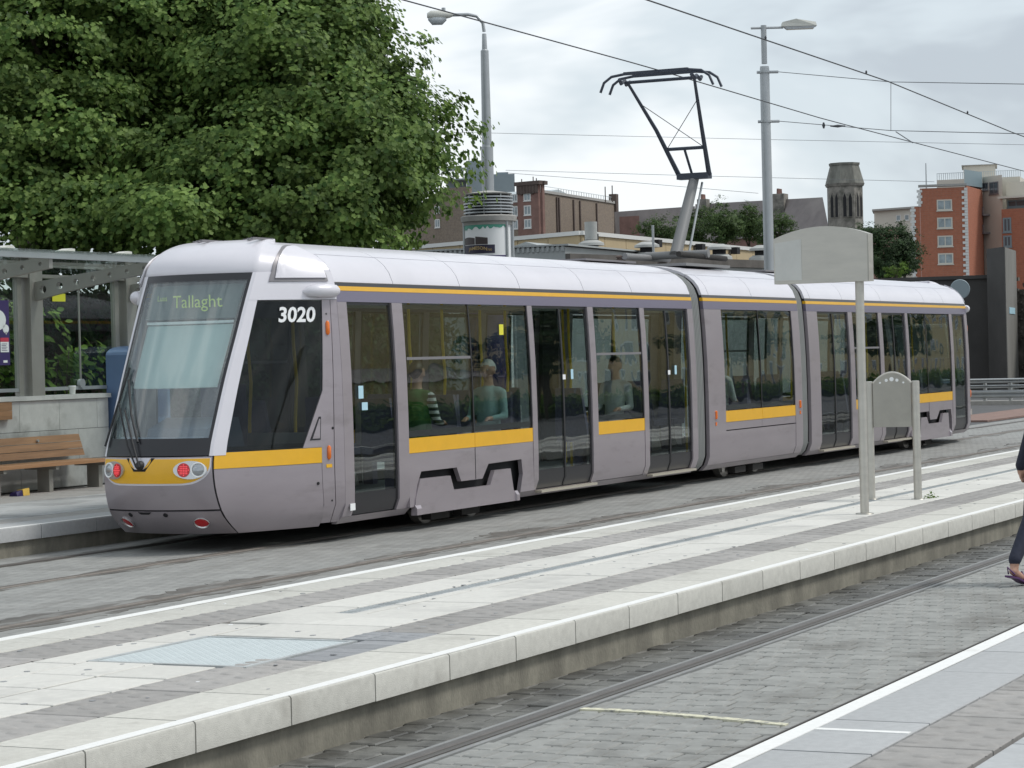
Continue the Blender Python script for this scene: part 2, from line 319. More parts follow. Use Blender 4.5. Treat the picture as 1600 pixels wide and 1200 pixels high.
# ------------------------------------------------------------------ mesh helpers
class MB:
    def __init__(self): self.v = []; self.f = []; self.mi = []
    def add(self, vs, fs, mi=0):
        o = len(self.v); self.v += [tuple(p) for p in vs]; self.f += [[i+o for i in f] for f in fs]; self.mi += [mi]*len(fs); return self
    def box(self, x0, x1, y0, y1, z0, z1, mi=0):
        return self.add([(x0, y0, z0), (x1, y0, z0), (x1, y1, z0), (x0, y1, z0), (x0, y0, z1), (x1, y0, z1), (x1, y1, z1), (x0, y1, z1)],
                        [(0, 3, 2, 1), (4, 5, 6, 7), (0, 1, 5, 4), (1, 2, 6, 5), (2, 3, 7, 6), (3, 0, 4, 7)], mi)
    def hexa(self, a, b, mi=0):
        """a, b: two quads (four points each) joined into a solid"""
        return self.add(list(a)+list(b), [(0, 1, 2, 3), (7, 6, 5, 4), (0, 4, 5, 1), (1, 5, 6, 2), (2, 6, 7, 3), (3, 7, 4, 0)], mi)
    def prism(self, poly, d, mi=0):
        """solid of a planar polygon (3-D points) pushed along the vector d"""
        n = len(poly); a = [Vector(p) for p in poly]; b = [p + Vector(d) for p in a]
        return self.add(a+b, [list(range(n)), list(range(2*n-1, n-1, -1))] + [[i, i+n, (i+1) % n + n, (i+1) % n] for i in range(n)], mi)
    def tube(self, pts, r, n=8, mi=0, cap=True):
        pts = [Vector(p) for p in pts]; rs = r if isinstance(r, (list, tuple)) else [r]*len(pts)
        vs = []; fs = []
        up = None
        for i, p in enumerate(pts):
            t = (pts[min(i+1, len(pts)-1)] - pts[max(i-1, 0)]).normalized()
            if up is None:
                up = t.orthogonal().normalized()
            up = (up - t*up.dot(t)).normalized(); w = t.cross(up)
            for k in range(n):
                a = 2*PI*k/n; vs.append(p + (up*math.cos(a) + w*math.sin(a))*rs[i])
        for i in range(len(pts)-1):
            for k in range(n):
                fs.append([i*n+k, i*n+(k+1) % n, (i+1)*n+(k+1) % n, (i+1)*n+k])
        if cap: fs += [list(range(n-1, -1, -1)), [(len(pts)-1)*n+k for k in range(n)]]
        return self.add(vs, fs, mi)
    def lathe(self, c, prof, n=20, axis=(0, 0, 1), mi=0, cap=True):
        """prof: (distance along the axis, radius)"""
        ax = Vector(axis).normalized()
        u = Vector((1, 0, 0)) if abs(ax.x) < 0.9 else Vector((0, 1, 0))
        u = (u - ax*u.dot(ax)).normalized(); w = ax.cross(u); c = Vector(c)
        vs = []; fs = []
        for h, r in prof:
            for k in range(n):
                a = 2*PI*k/n; vs.append(c + ax*h + (u*math.cos(a) + w*math.sin(a))*r)
        for i in range(len(prof)-1):
            for k in range(n): fs.append([i*n+k, i*n+(k+1) % n, (i+1)*n+(k+1) % n, (i+1)*n+k])
        if cap: fs += [list(range(n-1, -1, -1)), [(len(prof)-1)*n+k for k in range(n)]]
        return self.add(vs, fs, mi)
    def slab(self, outer, inner):
        """outer, inner: equal grids [row][col] of points; closed solid between them"""
        R, Cn = len(outer), len(outer[0]); vs = [p for r in outer for p in r] + [p for r in inner for p in r]; N = R*Cn
        fs = []
        for i in range(R-1):
            for j in range(Cn-1):
                a, b, c, d = i*Cn+j, i*Cn+j+1, (i+1)*Cn+j+1, (i+1)*Cn+j
                fs.append([a, b, c, d]); fs.append([d+N, c+N, b+N, a+N])
        for j in range(Cn-1):
            fs.append([j+1, j, j+N, j+1+N]); k = (R-1)*Cn+j; fs.append([k, k+1, k+1+N, k+N])
        for i in range(R-1):
            a, d = i*Cn, (i+1)*Cn; fs.append([a, d, d+N, a+N]); b, c = i*Cn+Cn-1, (i+1)*Cn+Cn-1; fs.append([c, b, b+N, c+N])
        return self.add(vs, fs)

EMPTY_LOC = {}
def finish(me, angle):
    bm = bmesh.new(); bm.from_mesh(me); bmesh.ops.recalc_face_normals(bm, faces=bm.faces); bm.to_mesh(me); bm.free()
    if angle:
        for p in me.polygons: p.use_smooth = True
        me.set_sharp_from_angle(angle=math.radians(angle))

def put(name, me, loc, parent=None, matrix=None):
    o = bpy.data.objects.new(name, me); COL.objects.link(o); o.location = loc
    if parent is not None:
        o.parent = parent; o.matrix_parent_inverse = Matrix.Translation(-Vector(EMPTY_LOC[parent.name]))
    EMPTY_LOC[o.name] = tuple(loc)
    return o

def build(mb, name, mats, parent=None, smooth=35, recalc=True):
    """one mesh object from the builder, its origin moved to the middle of its base"""
    v = np.array(mb.v, dtype=float); lo, hi = v.min(0), v.max(0)
    c = np.array([(lo[0]+hi[0])/2, (lo[1]+hi[1])/2, lo[2]])
    me = bpy.data.meshes.new(name); me.from_pydata((v-c).tolist(), [], mb.f)
    for m in (mats if isinstance(mats, (list, tuple)) else [mats]): me.materials.append(MATS[m])
    if any(mb.mi): me.polygons.foreach_set('material_index', mb.mi)
    if recalc: finish(me, smooth)
    elif smooth:
        for p in me.polygons: p.use_smooth = True
    return put(name, me, tuple(c), parent)

def tag(o, label, cat=None, group=None, kind=None):
    if label: o['label'] = label
    if cat: o['category'] = cat
    if group: o['group'] = group
    if kind: o['kind'] = kind
    return o
def thing(name, loc, label, cat, group=None):
    o = bpy.data.objects.new(name, None); COL.objects.link(o); o.location = loc; o.empty_display_size = 0.3
    EMPTY_LOC[o.name] = tuple(loc); return tag(o, label, cat, group)
def struct(mb, name, mats, smooth=0):
    return tag(build(mb, name, mats, None, smooth), None, kind='structure')
def at(u, v, dist):
    """the point a given distance into the scene along the photograph's line of sight (u, v on 1600 x 1200)"""
    return CAM + (FW + RT*((u-800)/FPX) - UP*((v-600)/FPX))*dist
def share(o, name, loc, parent):
    """another piece with the same mesh; loc is its world position"""
    c = o.copy(); c.name = name; COL.objects.link(c); c.location = loc
    c.parent = parent
    if parent is not None: c.matrix_parent_inverse = Matrix.Translation(-Vector(EMPTY_LOC[parent.name]))
    EMPTY_LOC[c.name] = tuple(loc); return c
def text_mb(s, size, origin, right, up, depth=0.004, bold=0.0, align='LEFT'):
    """lettering as solid mesh laid on a plane"""
    cu = bpy.data.curves.new('lettering', 'FONT'); cu.body = s; cu.size = size; cu.align_x = align; cu.offset = bold; cu.resolution_u = 3
    o = bpy.data.objects.new('lettering', cu); COL.objects.link(o)
    dg = bpy.context.evaluated_depsgraph_get(); me = bpy.data.meshes.new_from_object(o.evaluated_get(dg))
    r, u = Vector(right).normalized(), Vector(up).normalized(); nrm = r.cross(u); org = Vector(origin)
    mb = MB(); vs = [org + r*p.co.x + u*p.co.y + nrm*depth for p in me.vertices]
    mb.add(vs, [list(p.vertices) for p in me.polygons])
    bpy.data.objects.remove(o); bpy.data.meshes.remove(me); bpy.data.curves.remove(cu)
    return mb
# ================================================================== ground, tracks and platforms
HP = 0.278                                   # platform height above the rails
YT, YM = 8.754, 5.42                         # centre lines: the tram's track, the middle track; the near track is y = 0
struct(MB().box(-1500, 3000, -2000, 2500, -1.2, -0.10), 'ground', 'asphalt')
road = struct(MB().box(52, 160, 4.2, 40, -0.094, -0.060), 'road', 'asphalt')
struct(MB().box(58.5, 74, 10.6, 12.3, -0.055, -0.012), 'red_pavement', 'red_paving')
struct(MB().prism([(58.2, 12.9, -0.05), (63.5, 12.3, -0.05), (66, 14.2, -0.05), (58.2, 14.6, -0.05)], (0, 0, 0.19)), 'road_island', 'concrete_pale')

# near track: joint bed with real setts on it, rails with a groove
bed = struct(MB().box(3, 70, -1.25, 1.31, -0.12, -0.030), 'near_track_bed', 'sett_joint')
def sett_mb(w, l, h=0.03, b=0.007):
    m = MB(); x, y = w/2, l/2
    m.add([(-x, -y, -h), (x, -y, -h), (x, y, -h), (-x, y, -h), (-x, -y, -b), (x, -y, -b), (x, y, -b), (-x, y, -b),
           (-x+b, -y+b, 0), (x-b, -y+b, 0), (x-b, y-b, 0), (-x+b, y-b, 0)],
          [(4, 0, 1, 5), (5, 1, 2, 6), (6, 2, 3, 7), (7, 3, 0, 4), (8, 4, 5, 9), (9, 5, 6, 10), (10, 6, 7, 11), (11, 7, 4, 8), (8, 9, 10, 11)])
    return m
spots = []
row = 0; x = 7.0
while x < 44:
    pw = 0.20
    for k in range(15):
        y = 0.595 - 0.11*(k+0.5) - (0.055 if row % 2 else 0)
        if y > -1.05: spots.append((x, y + random.uniform(-0.003, 0.003), random.uniform(-0.004, 0.002), 'sett', 0.193, 0.104))
    if row % 2: spots.append((x, 0.5675, random.uniform(-0.005, 0.001), 'sett', 0.193, 0.05))
    for k in range(3):
        y = 0.865 + 0.15*k + (0.03 if row % 2 else 0)
        spots.append((x, y, random.uniform(-0.010, 0.0), 'sett_wet', 0.19, 0.142))
    x += pw; row += 1
def seen(p):
    d = Vector((p[0], p[1], 0)) - CAM; z = d.dot(FW)
    u = 800 + FPX*d.dot(RT)/z; v = 600 - FPX*d.dot(UP)/z
    return -20 < u < 1620 and v < 1220
vis = [p for p in spots if seen(p)]
vis.sort(key=lambda p: (Vector((p[0], p[1], 0))-CAM).length)
chosen = vis[:300]; chosen_set = set(id(p) for p in chosen); rest = [p for p in spots if id(p) not in chosen_set and p[0] < 40]
proto = {}
for p in chosen:
    key = (p[3], p[5])
    loc = (p[0], p[1], -0.012+p[2])
    if key not in proto:
        m = sett_mb(p[4], p[5]); me = bpy.data.meshes.new('sett'); me.from_pydata(m.v, [], m.f); me.materials.append(MATS[p[3]]); finish(me, 0); proto[key] = me
    o = put('sett', proto[key], loc, bed); o.rotation_euler = (random.uniform(-.02, .02), random.uniform(-.02, .02), random.uniform(-.03, .03))
for key in ('sett', 'sett_wet'):
    m = MB()
    for p in rest:
        if p[3] != key: continue
        s = sett_mb(p[4], p[5]); a = random.uniform(-.03, .03)
        m.add([(p[0]+q[0]*math.cos(a)-q[1]*math.sin(a), p[1]+q[0]*math.sin(a)+q[1]*math.cos(a), -0.012+p[2]+q[2]) for q in s.v], s.f)
    o = build(m, 'setts', key, bed, 0); o['kind'] = 'stuff'
build(MB().box(3, 70, -1.25, -1.10, -0.03, -0.006), 'concrete_strip', 'concrete_strip', bed, 0)
build(MB().box(3, 70, 0.600, 0.655, -0.03, -0.007), 'concrete_strip', 'concrete_strip', bed, 0)
build(MB().box(3, 70, 0.745, 0.80, -0.03, -0.009), 'concrete_strip', 'concrete_strip', bed, 0)
# worn curved line across the setts
m = MB(); arc = [(11.40, 0.60), (11.405, 0.42), (11.385, 0.25), (11.355, 0.08), (11.315, -0.10), (11.255, -0.34), (11.18, -0.58)]
for (a, b), (c, d) in zip(arc[:-1], arc[1:]):
    m.add([(a-.03, b, -0.005), (a+.03, b, -0.005), (c+.03, d, -0.005), (c-.03, d, -0.005), (a-.03, b, -0.03), (a+.03, b, -0.03), (c+.03, d, -0.03), (c-.03, d, -0.03)],
          [(0, 3, 2, 1), (4, 5, 6, 7), (0, 4, 7, 3), (1, 2, 6, 5), (0, 1, 5, 4), (3, 7, 6, 2)])
build(m, 'painted_line', 'worn_yellow', bed, 0)

# middle and tram tracks: sett paving seen too flat to tell the pieces apart
far_bed = struct(MB().box(3, 70, 4.07, 10.05, -0.12, -0.012), 'far_track_paving', 'track_setts')
for yc, wd in ((YM+0.7175, 0.42), (YM-0.7175, 0.3), (YT-0.7175, 0.34), (YT+0.7175, 0.16)):
    # dirty wet band beside each rail, ragged edges
    n = 700; L = []
    for i in range(n+1):
        xx = 5 + 58*i/n
        wv = 0.55+0.3*math.sin(xx*0.9+yc)+0.25*math.sin(xx*2.3+2*yc)
        L.append((xx, yc - 0.05 - 0.6*wd*max(0.1, wv)*(0.6+0.4*random.random()), yc + 0.05 + wd*max(0.1, wv)*(0.6+0.4*random.random())))
    m = MB()
    m.slab([[(a, b, -0.008) for a, b, c in L], [(a, c, -0.008) for a, b, c in L]], [[(a, b, -0.02) for a, b, c in L], [(a, c, -0.02) for a, b, c in L]])
    build(m, 'wet_stain', 'rail_stain', far_bed, 0)

def rail(yc, side, x0, x1, label, head='rail_steel'):
    """grooved tram rail: head, flangeway groove and lip; side = +1 when the groove lies towards +y"""
    t = thing('rail', ((x0+x1)/2, yc, -0.02), label, 'rail', 'tram rails')
    h = MB().prism([(x0, yc-0.03, -0.02), (x0, yc-0.03, -0.004), (x0, yc-0.024, 0.002), (x0, yc+0.024, 0.002), (x0, yc+0.03, -0.004), (x0, yc+0.03, -0.02)], (x1-x0, 0, 0))
    build(h, 'rail_head', head, t, 0)
    g0, g1 = sorted((yc+side*0.031, yc+side*0.07))
    build(MB().box(x0, x1, g0, g1, -0.02, -0.0055), 'groove', 'rail_groove', t, 0)
    l0, l1 = sorted((yc+side*0.071, yc+side*0.082))
    build(MB().box(x0, x1, l0, l1, -0.02, -0.001), 'lip', head, t, 0)
    return t
rail(0.7175, -1, 3, 70, 'dark steel rail with groove in the near track, beside the island kerb')
rail(-0.7175, 1, 3, 70, 'steel rail of the near track tucked behind the closest platform edge')
rail(YM-0.7175, 1, 3, 70, 'rail of the empty middle track hidden behind the island edge')
rail(YM+0.7175, -1, 3, 70, 'rusty rail of the middle track just beyond the island white line', 'rail_rust')
rail(YT-0.7175, 1, 3, 70, 'near rail under the tram running through a dark wet stain', 'rail_rust')
rail(YT+0.7175, -1, 3, 70, 'thin far rail under the tram closest to the shelter platform')

# ---- platforms: a core, coping stones over a set-back wall, paving slabs and studded strips as single pieces
_mesh = {}
def piece(name, key, mbf, mt, loc, parent):
    if (key, mt) not in _mesh:
        m = mbf(); me = bpy.data.meshes.new(name); me.from_pydata([tuple(p) for p in m.v], [], m.f); me.materials.append(MATS[mt]); finish(me, 30); _mesh[(key, mt)] = me
    return put(name, _mesh[(key, mt)], loc, parent)
def slab_mb(lx, ly, h=0.05, b=0.004):
    m = MB(); x, y = lx/2, ly/2
    m.add([(-x, -y, -h), (x, -y, -h), (x, y, -h), (-x, y, -h), (-x, -y, -b), (x, -y, -b), (x, y, -b), (-x, y, -b),
           (-x+b, -y+b, 0), (x-b, -y+b, 0), (x-b, y-b, 0), (-x+b, y-b, 0)],
          [(0, 3, 2, 1), (4, 0, 1, 5), (5, 1, 2, 6), (6, 2, 3, 7), (7, 3, 0, 4), (8, 4, 5, 9), (9, 5, 6, 10), (10, 6, 7, 11), (11, 7, 4, 8), (8, 9, 10, 11)])
    return m
def lozenge(m, cx, cy, rx, ry, h):
    n = 8; v = []
    for r, z in ((1.0, -0.002), (0.72, h*0.8)):
        for k in range(n):
            a = 2*PI*k/n; v.append((cx+rx*r*math.cos(a), cy+ry*r*math.sin(a), z))
    v.append((cx, cy, h)); f = []
    for k in range(n): f.append((k, (k+1) % n, n+(k+1) % n, n+k)); f.append((n+k, n+(k+1) % n, 2*n))
    m.add(v, f)
def tactile_mb(lx, ly):
    m = slab_mb(lx, ly)
    for i, dy in enumerate((-0.145, 0.0, 0.145)):
        for dx in ((-0.30, -0.10, 0.10, 0.30) if i % 2 == 0 else (-0.2, 0.0, 0.2)):
            if abs(dx*lx/0.8)+0.045 < lx/2: lozenge(m, dx*lx/0.8, dy*ly/0.42, 0.042, 0.068, 0.007)
    return m
def coping_mb(lx, ly, side, th=0.135):
    """edge stone with a rounded nose towards side (-1 / +1 in y)"""
    m = MB(); r = 0.012; y0, y1 = -ly/2, ly/2
    prof = [(y0, -th), (y0, -r), (y0+r*0.3, -r*0.3), (y0+r, 0), (y1-0.003, 0), (y1, -0.004), (y1, -th)]
    if side > 0: prof = [(-a, b) for a, b in prof]
    b = 0.0055
    m.prism([(-lx/2+b, a, z) for a, z in prof], (lx-2*b, 0, 0)); return m
island = struct(MB().box(2, 48, 1.31, 4.07, -0.11, HP-0.052), 'island_platform', 'joint')
def lay_coping(parent, yc, ly, side, x0, x1, lx, mt, z=HP, jit=0.0):
    x = x0; i = 0
    while x < x1:
        piece('coping_stone', ('cop', lx, ly, side), lambda: coping_mb(lx, ly, side), mt, (x+lx/2, yc, z + random.uniform(-.0015, .0015)), parent); x += lx; i += 1
def lay(parent, name, x0, x1, y0, y1, lx, mt, studs=False, off=0.0, holes=(), z=HP, gap=0.019):
    x = x0 + off
    while x < x1-1e-6:
        cx, cy = x+lx/2, (y0+y1)/2
        if not any(h[0]-0.02 < cx < h[1]+0.02 and h[2] < cy < h[3] for h in holes):
            piece(name, (name, lx, round(y1-y0, 3), studs), lambda: (tactile_mb if studs else slab_mb)(lx-gap, y1-y0-gap), mt, (cx, cy, z + random.uniform(-.002, .001)), parent)
        x += lx
lay_coping(island, 1.49, 0.48, -1, 3.2, 46, 0.80, 'coping_pale')
lay_coping(island, 3.905, 0.445, 1, 3.0, 46, 0.92, 'coping_pale')
build(MB().box(2, 48, 1.295, 1.3095, -0.1, HP-0.135), 'kerb_wall', 'kerb_wall', island, 0)
COVER = (10.46, 11.61, 2.02, 2.99)
hole = [(10.44, 11.66, 2.0, 3.0)]
lay(island, 'tactile_slab', 3.2, 10.4, 1.735, 2.155, 0.80, 'tactile_dark', True)
piece('tactile_slab', ('tb', 0.40), lambda: tactile_mb(0.395, 0.413), 'tactile_dark', (10.6, 1.945, HP-0.006), island)
# narrow strip of stones beside the cover
x = 10.81
while x < 11.66:
    piece('tactile_slab', ('tn', 0.17), lambda: slab_mb(0.165, 0.26), 'tactile_blue', (x+0.085, 1.87, HP-0.004), island); x += 0.17
piece('tactile_slab', ('tb2', 0.36), lambda: tactile_mb(0.352, 0.413), 'tactile_blue', (11.845, 1.945, HP), island)
lay(island, 'tactile_slab', 12.03, 45.6, 1.735, 2.155, 0.80, 'tactile_dark', True)
lay(island, 'tactile_slab', 3.0, 45.5, 3.275, 3.68, 0.80, 'tactile_dark', True, off=0.3)
for yy0, yy1, off in ((2.16, 2.565, 0.12), (2.57, 2.975, 0.12)):
    lay(island, 'paving_slab', 3.0, 10.3, yy0, yy1, 0.46, 'slab_pale', off=off-0.06)
piece('paving_slab', ('ps', .08), lambda: slab_mb(0.075, 0.40), 'slab_pale', (10.455-0.04, 2.77, HP), island)
lay(island, 'paving_slab', 3.0, 12.2, 2.98, 3.27, 0.92, 'slab_pale')
lay(island, 'paving_slab', 11.67, 12.3, 2.16, 2.975, 0.60, 'slab_pale')
lay(island, 'paving_slab', 12.28, 46, 2.89, 3.27, 0.92, 'slab_pale')
lay(island, 'paving_slab', 12.28, 46, 2.16, 2.66, 0.92, 'slab_pale', off=0.4)
lay(island, 'paving_slab', 12.28, 46, 2.665, 2.765, 0.92, 'slab_pale', off=0.2)
piece('paving_slab', ('pst',), lambda: slab_mb(0.40, 0.49), 'slab_pale', (12.48, 2.41, HP), island)
piece('paving_slab', ('pst2',), lambda: slab_mb(0.20, 0.095), 'slab_pale', (12.38, 2.715, HP), island)
# slot drain along the middle
dr = build(MB().box(12.28, 46, 2.772, 2.884, HP-0.06, HP-0.005), 'drain_channel', 'drain_steel', island, 0)
m = MB(); x = 12.32
while x < 30: m.box(x, x+0.012, 2.785, 2.872, HP-0.0048, HP-0.002); x += 0.05
o = build(m, 'drain_bars', 'drain_steel', dr, 0); o['kind'] = 'stuff'
# white edge lines
build(MB().box(3, 46, 1.262, 1.330, HP+0.0006, HP+0.004), 'edge_line', 'white_line', island, 0)
build(MB().box(3, 46, 4.02, 4.11, HP+0.0006, HP+0.004), 'edge_line', 'white_line', island, 0)
# access cover: frame and studded pale plate
cov = thing('access_cover', (11.03, 2.5, HP-0.04), 'pale blue studded metal cover set into the island paving', 'cover')
x0, x1, y0, y1 = COVER
fm = MB()
fm.box(x0, x1, y0, y0+0.03, HP-0.05, HP+0.001); fm.box(x0, x1, y1-0.03, y1, HP-0.05, HP+0.001)
fm.box(x0, x0+0.03, y0+0.03, y1-0.03, HP-0.05, HP+0.001); fm.box(x1-0.03, x1, y0+0.03, y1-0.03, HP-0.05, HP+0.001)
build(fm, 'frame', 'drain_steel', cov, 0)
build(MB().box(x0+0.032, x1-0.032, y0+0.032, y1-0.032, HP-0.05, HP-0.004), 'cover_plate', 'cover_blue', cov, 0)
m = MB()
nx, ny = 36, 30
for i in range(nx):
    for j in range(ny):
        cx = x0+0.05+(x1-x0-0.1)*i/(nx-1); cy = y0+0.05+(y1-y0-0.1)*j/(ny-1)
        if (i+j) % 2: m.box(cx-0.012, cx+0.012, cy-0.006, cy+0.006, HP-0.0042, HP-0.0032)
        else: m.box(cx-0.006, cx+0.006, cy-0.012, cy+0.012, HP-0.0042, HP-0.0032)
o = build(m, 'tread_studs', 'cover_blue', cov, 0); o['kind'] = 'stuff'

near = struct(MB().box(2, 40, -9, -1.31, -0.11, HP-0.052), 'near_platform', 'joint')
lay_coping(near, -1.50, 0.48, 1, 3.28, 38, 0.79, 'coping_cool')
lay(near, 'tactile_slab', 4.0, 24, -2.155, -1.745, 0.80, 'tactile_dark', True, off=0.23)
for yy in (-2.57, -2.98, -3.39):
    lay(near, 'paving_slab', 4.0, 22, yy, yy+0.405, 0.80, 'slab_cool', off=random.choice((0, .2, .4)))
build(MB().box(2, 40, -8.9, -3.40, HP-0.05, HP-0.001), 'paving_field', 'slab_cool', near, 0)
build(MB().box(3, 40, -1.345, -1.262, HP+0.0006, HP+0.004), 'edge_line', 'white_line', near, 0)
build(MB().box(2, 40, -1.3095, -1.295, -0.1, HP-0.135), 'kerb_wall', 'kerb_wall', near, 0)
build(MB().box(9.31, 9.355, -1.735, -1.348, HP+0.0006, HP+0.004), 'painted_line', 'white_line', near, 0)

far_p = struct(MB().box(4, 44, 10.05, 14.0, -0.11, HP-0.03), 'shelter_platform', 'far_platform_stone')
lay_coping(far_p, 10.235, 0.48, -1, 14.0, 30, 0.93, 'coping_cool')
for yy0, yy1, mt in ((10.48, 10.9, 'tactile_dark'), (10.9, 11.8, 'far_platform_stone'), (11.8, 12.7, 'far_platform_stone'), (12.7, 13.98, 'tactile_dark')):
    lay(far_p, 'paving_slab', 14.0, 30, yy0, yy1, 0.92, mt)
build(MB().box(12, 32, 10.005, 10.07, HP+0.0006, HP+0.004), 'edge_line', 'white_line', far_p, 0)
build(MB().box(4, 44, 10.036, 10.0495, -0.1, HP-0.135), 'kerb_wall', 'kerb_wall', far_p, 0)

# chewing-gum spots and flecks of litter trodden into the island paving
for nm, mt, cnt, r0, r1 in (('gum_spots', 'tactile_blue', 170, 0.010, 0.024), ('litter_flecks', 'white_print', 26, 0.008, 0.02)):
    m = MB()
    for _ in range(cnt):
        cx, cy = 8 + 20*random.random()**1.4, 1.4 + 2.6*random.random(); r = random.uniform(r0, r1); a0 = random.random()*6
        if COVER[0]-.05 < cx < COVER[1]+.05 and COVER[2]-.05 < cy < COVER[3]+.05: continue
        m.prism([(cx+r*(0.8+0.4*random.random())*math.cos(a0+k*0.9), cy+r*0.8*math.sin(a0+k*0.9), HP-0.001) for k in range(7)], (0, 0, 0.0028))
    o = build(m, nm, mt, island, 0); o['kind'] = 'stuff'
# ================================================================== the tram
tram = thing('tram', (33.3, YT, 0.0), 'long silver and yellow articulated tram with slanted windscreen, number 3020', 'tram')
PROF = [(0.17, 1.08), (0.24, 1.15), (0.36, 1.195), (0.60, 1.2), (1.2, 1.2), (1.7, 1.192), (2.1, 1.175), (2.4, 1.155), (2.56, 1.14), (2.62, 1.125),
        (2.72, 1.085), (2.80, 1.025), (2.87, 0.94), (2.93, 0.82), (2.98, 0.66), (3.02, 0.46), (3.045, 0.24), (3.055, 0.0)]
PZ = [a for a, b in PROF]; PW = [b for a, b in PROF]
def W(z): return float(np.interp(z, PZ, PW))
def zlist(z0, z1, step=0.12):
    zs = [z0] + [z for z in PZ if z0+0.015 < z < z1-0.015] + [z1]
    out = [zs[0]]
    for a, b in zip(zs[:-1], zs[1:]):
        k = max(1, math.ceil((b-a)/step)) if a > 2.5 else max(1, math.ceil((b-a)/0.4))
        out += [a+(b-a)*(i+1)/k for i in range(k)]
    return out
def side_patch(x0, x1, z0, z1, side, off=0.0, th=0.04):
    """solid panel following the bodyside; side -1 = towards the camera"""
    o = []; i = []
    for z in zlist(z0, z1):
        w = W(z)
        o.append([(x0, YT+side*(w+off), z), (x1, YT+side*(w+off), z)])
        i.append([(x0, YT+side*(w+off-th), z), (x1, YT+side*(w+off-th), z)])
    return MB().slab(o, i)
def sp(name, mt, x0, x1, z0, z1, side, off=0.0, th=0.04, parent=None):
    return build(side_patch(x0, x1, z0, z1, side, off, th), name, mt, parent or tram, 30)
ZW0, ZW1, ZB0, ZB1 = 0.975, 2.40, 0.815, 0.972

def door(x0, x1, side, leaves, step=True):
    cx = (x0+x1)/2
    d = sp('door', 'black_trim', x0, x1, 2.375, 2.40, side, -0.02, 0.03)
    for a, b in ((x0, x0+0.03), (x1-0.03, x1)): build(side_patch(a, b, 0.24, 2.375, side, -0.016, 0.03), 'door_frame', 'rubber', d, 30)
    if leaves == 2:
        build(side_patch(cx-0.02, cx+0.02, 0.26, 2.37, side, -0.012, 0.03), 'door_seal', 'rubber', d, 30)
        spans = [(x0+0.035, cx-0.022), (cx+0.022, x1-0.035)]
    else: spans = [(x0+0.035, x1-0.035)]
    for a, b in spans:
        build(side_patch(a, b, 0.47, 2.37, side, -0.02, 0.008), 'pane', 'door_glass', d, 30)
        build(side_patch(a, b, 0.25, 0.465, side, -0.019, 0.012), 'kick_panel', 'black_trim', d, 30)
    if step and leaves == 2:
        build(MB().box(x0+0.02, x1+0.05, *sorted((YT+side*1.14, YT+side*1.225)), 0.205, 0.232), 'door_step', 'step_metal', d, 0)
    return d
def window(x0, x1, side, panes, hopper=None):
    xs = [x0] + panes + [x1]
    for k, (a, b) in enumerate(zip(xs[:-1], xs[1:])):
        w = sp('window', 'tram_glass', a+0.012, b-0.012, ZW0+0.01, ZW1-0.012, side, -0.008, 0.008)
        for p, q in ((a, a+0.012), (b-0.012, b)): build(side_patch(p, q, ZW0, ZW1, side, -0.004, 0.03), 'window_seal', 'rubber', w, 30)
        # dark printed border inside the glass
        bm_ = side_patch(a+0.012, b-0.012, ZW0+0.01, ZW0+0.075, side, -0.018, 0.004); build(bm_, 'lower_border', 'black_trim', w, 30)
        bm_ = side_patch(a+0.012, b-0.012, ZW1-0.06, ZW1-0.012, side, -0.018, 0.004); build(bm_, 'upper_border', 'black_trim', w, 30)
        if hopper is not None and k == hopper:
            build(side_patch(a+0.03, b-0.03, 1.80, 1.83, side, 0.0, 0.02), 'hopper_bar', 'grey_trim', w, 30)
        sp('waist_band', 'yellow_paint', a+0.004, b-0.004, ZB0, ZB1, side, 0.002, 0.03)
def pillar(x0, x1, side, z0=0.24, z1=2.40):
    sp('pillar', 'body_paint', x0, x1, z0, z1, side, 0.006, 0.05)
def skirt_panel(pts, side, name, mt, off, th):
    """panel cut to an outline given as (x, z) and laid on the bodyside"""
    y = YT + side*(1.2+off)
    m = MB().prism([(a, y, b) for a, b in pts], (0, -side*th, 0)); return build(m, name, mt, tram, 0)

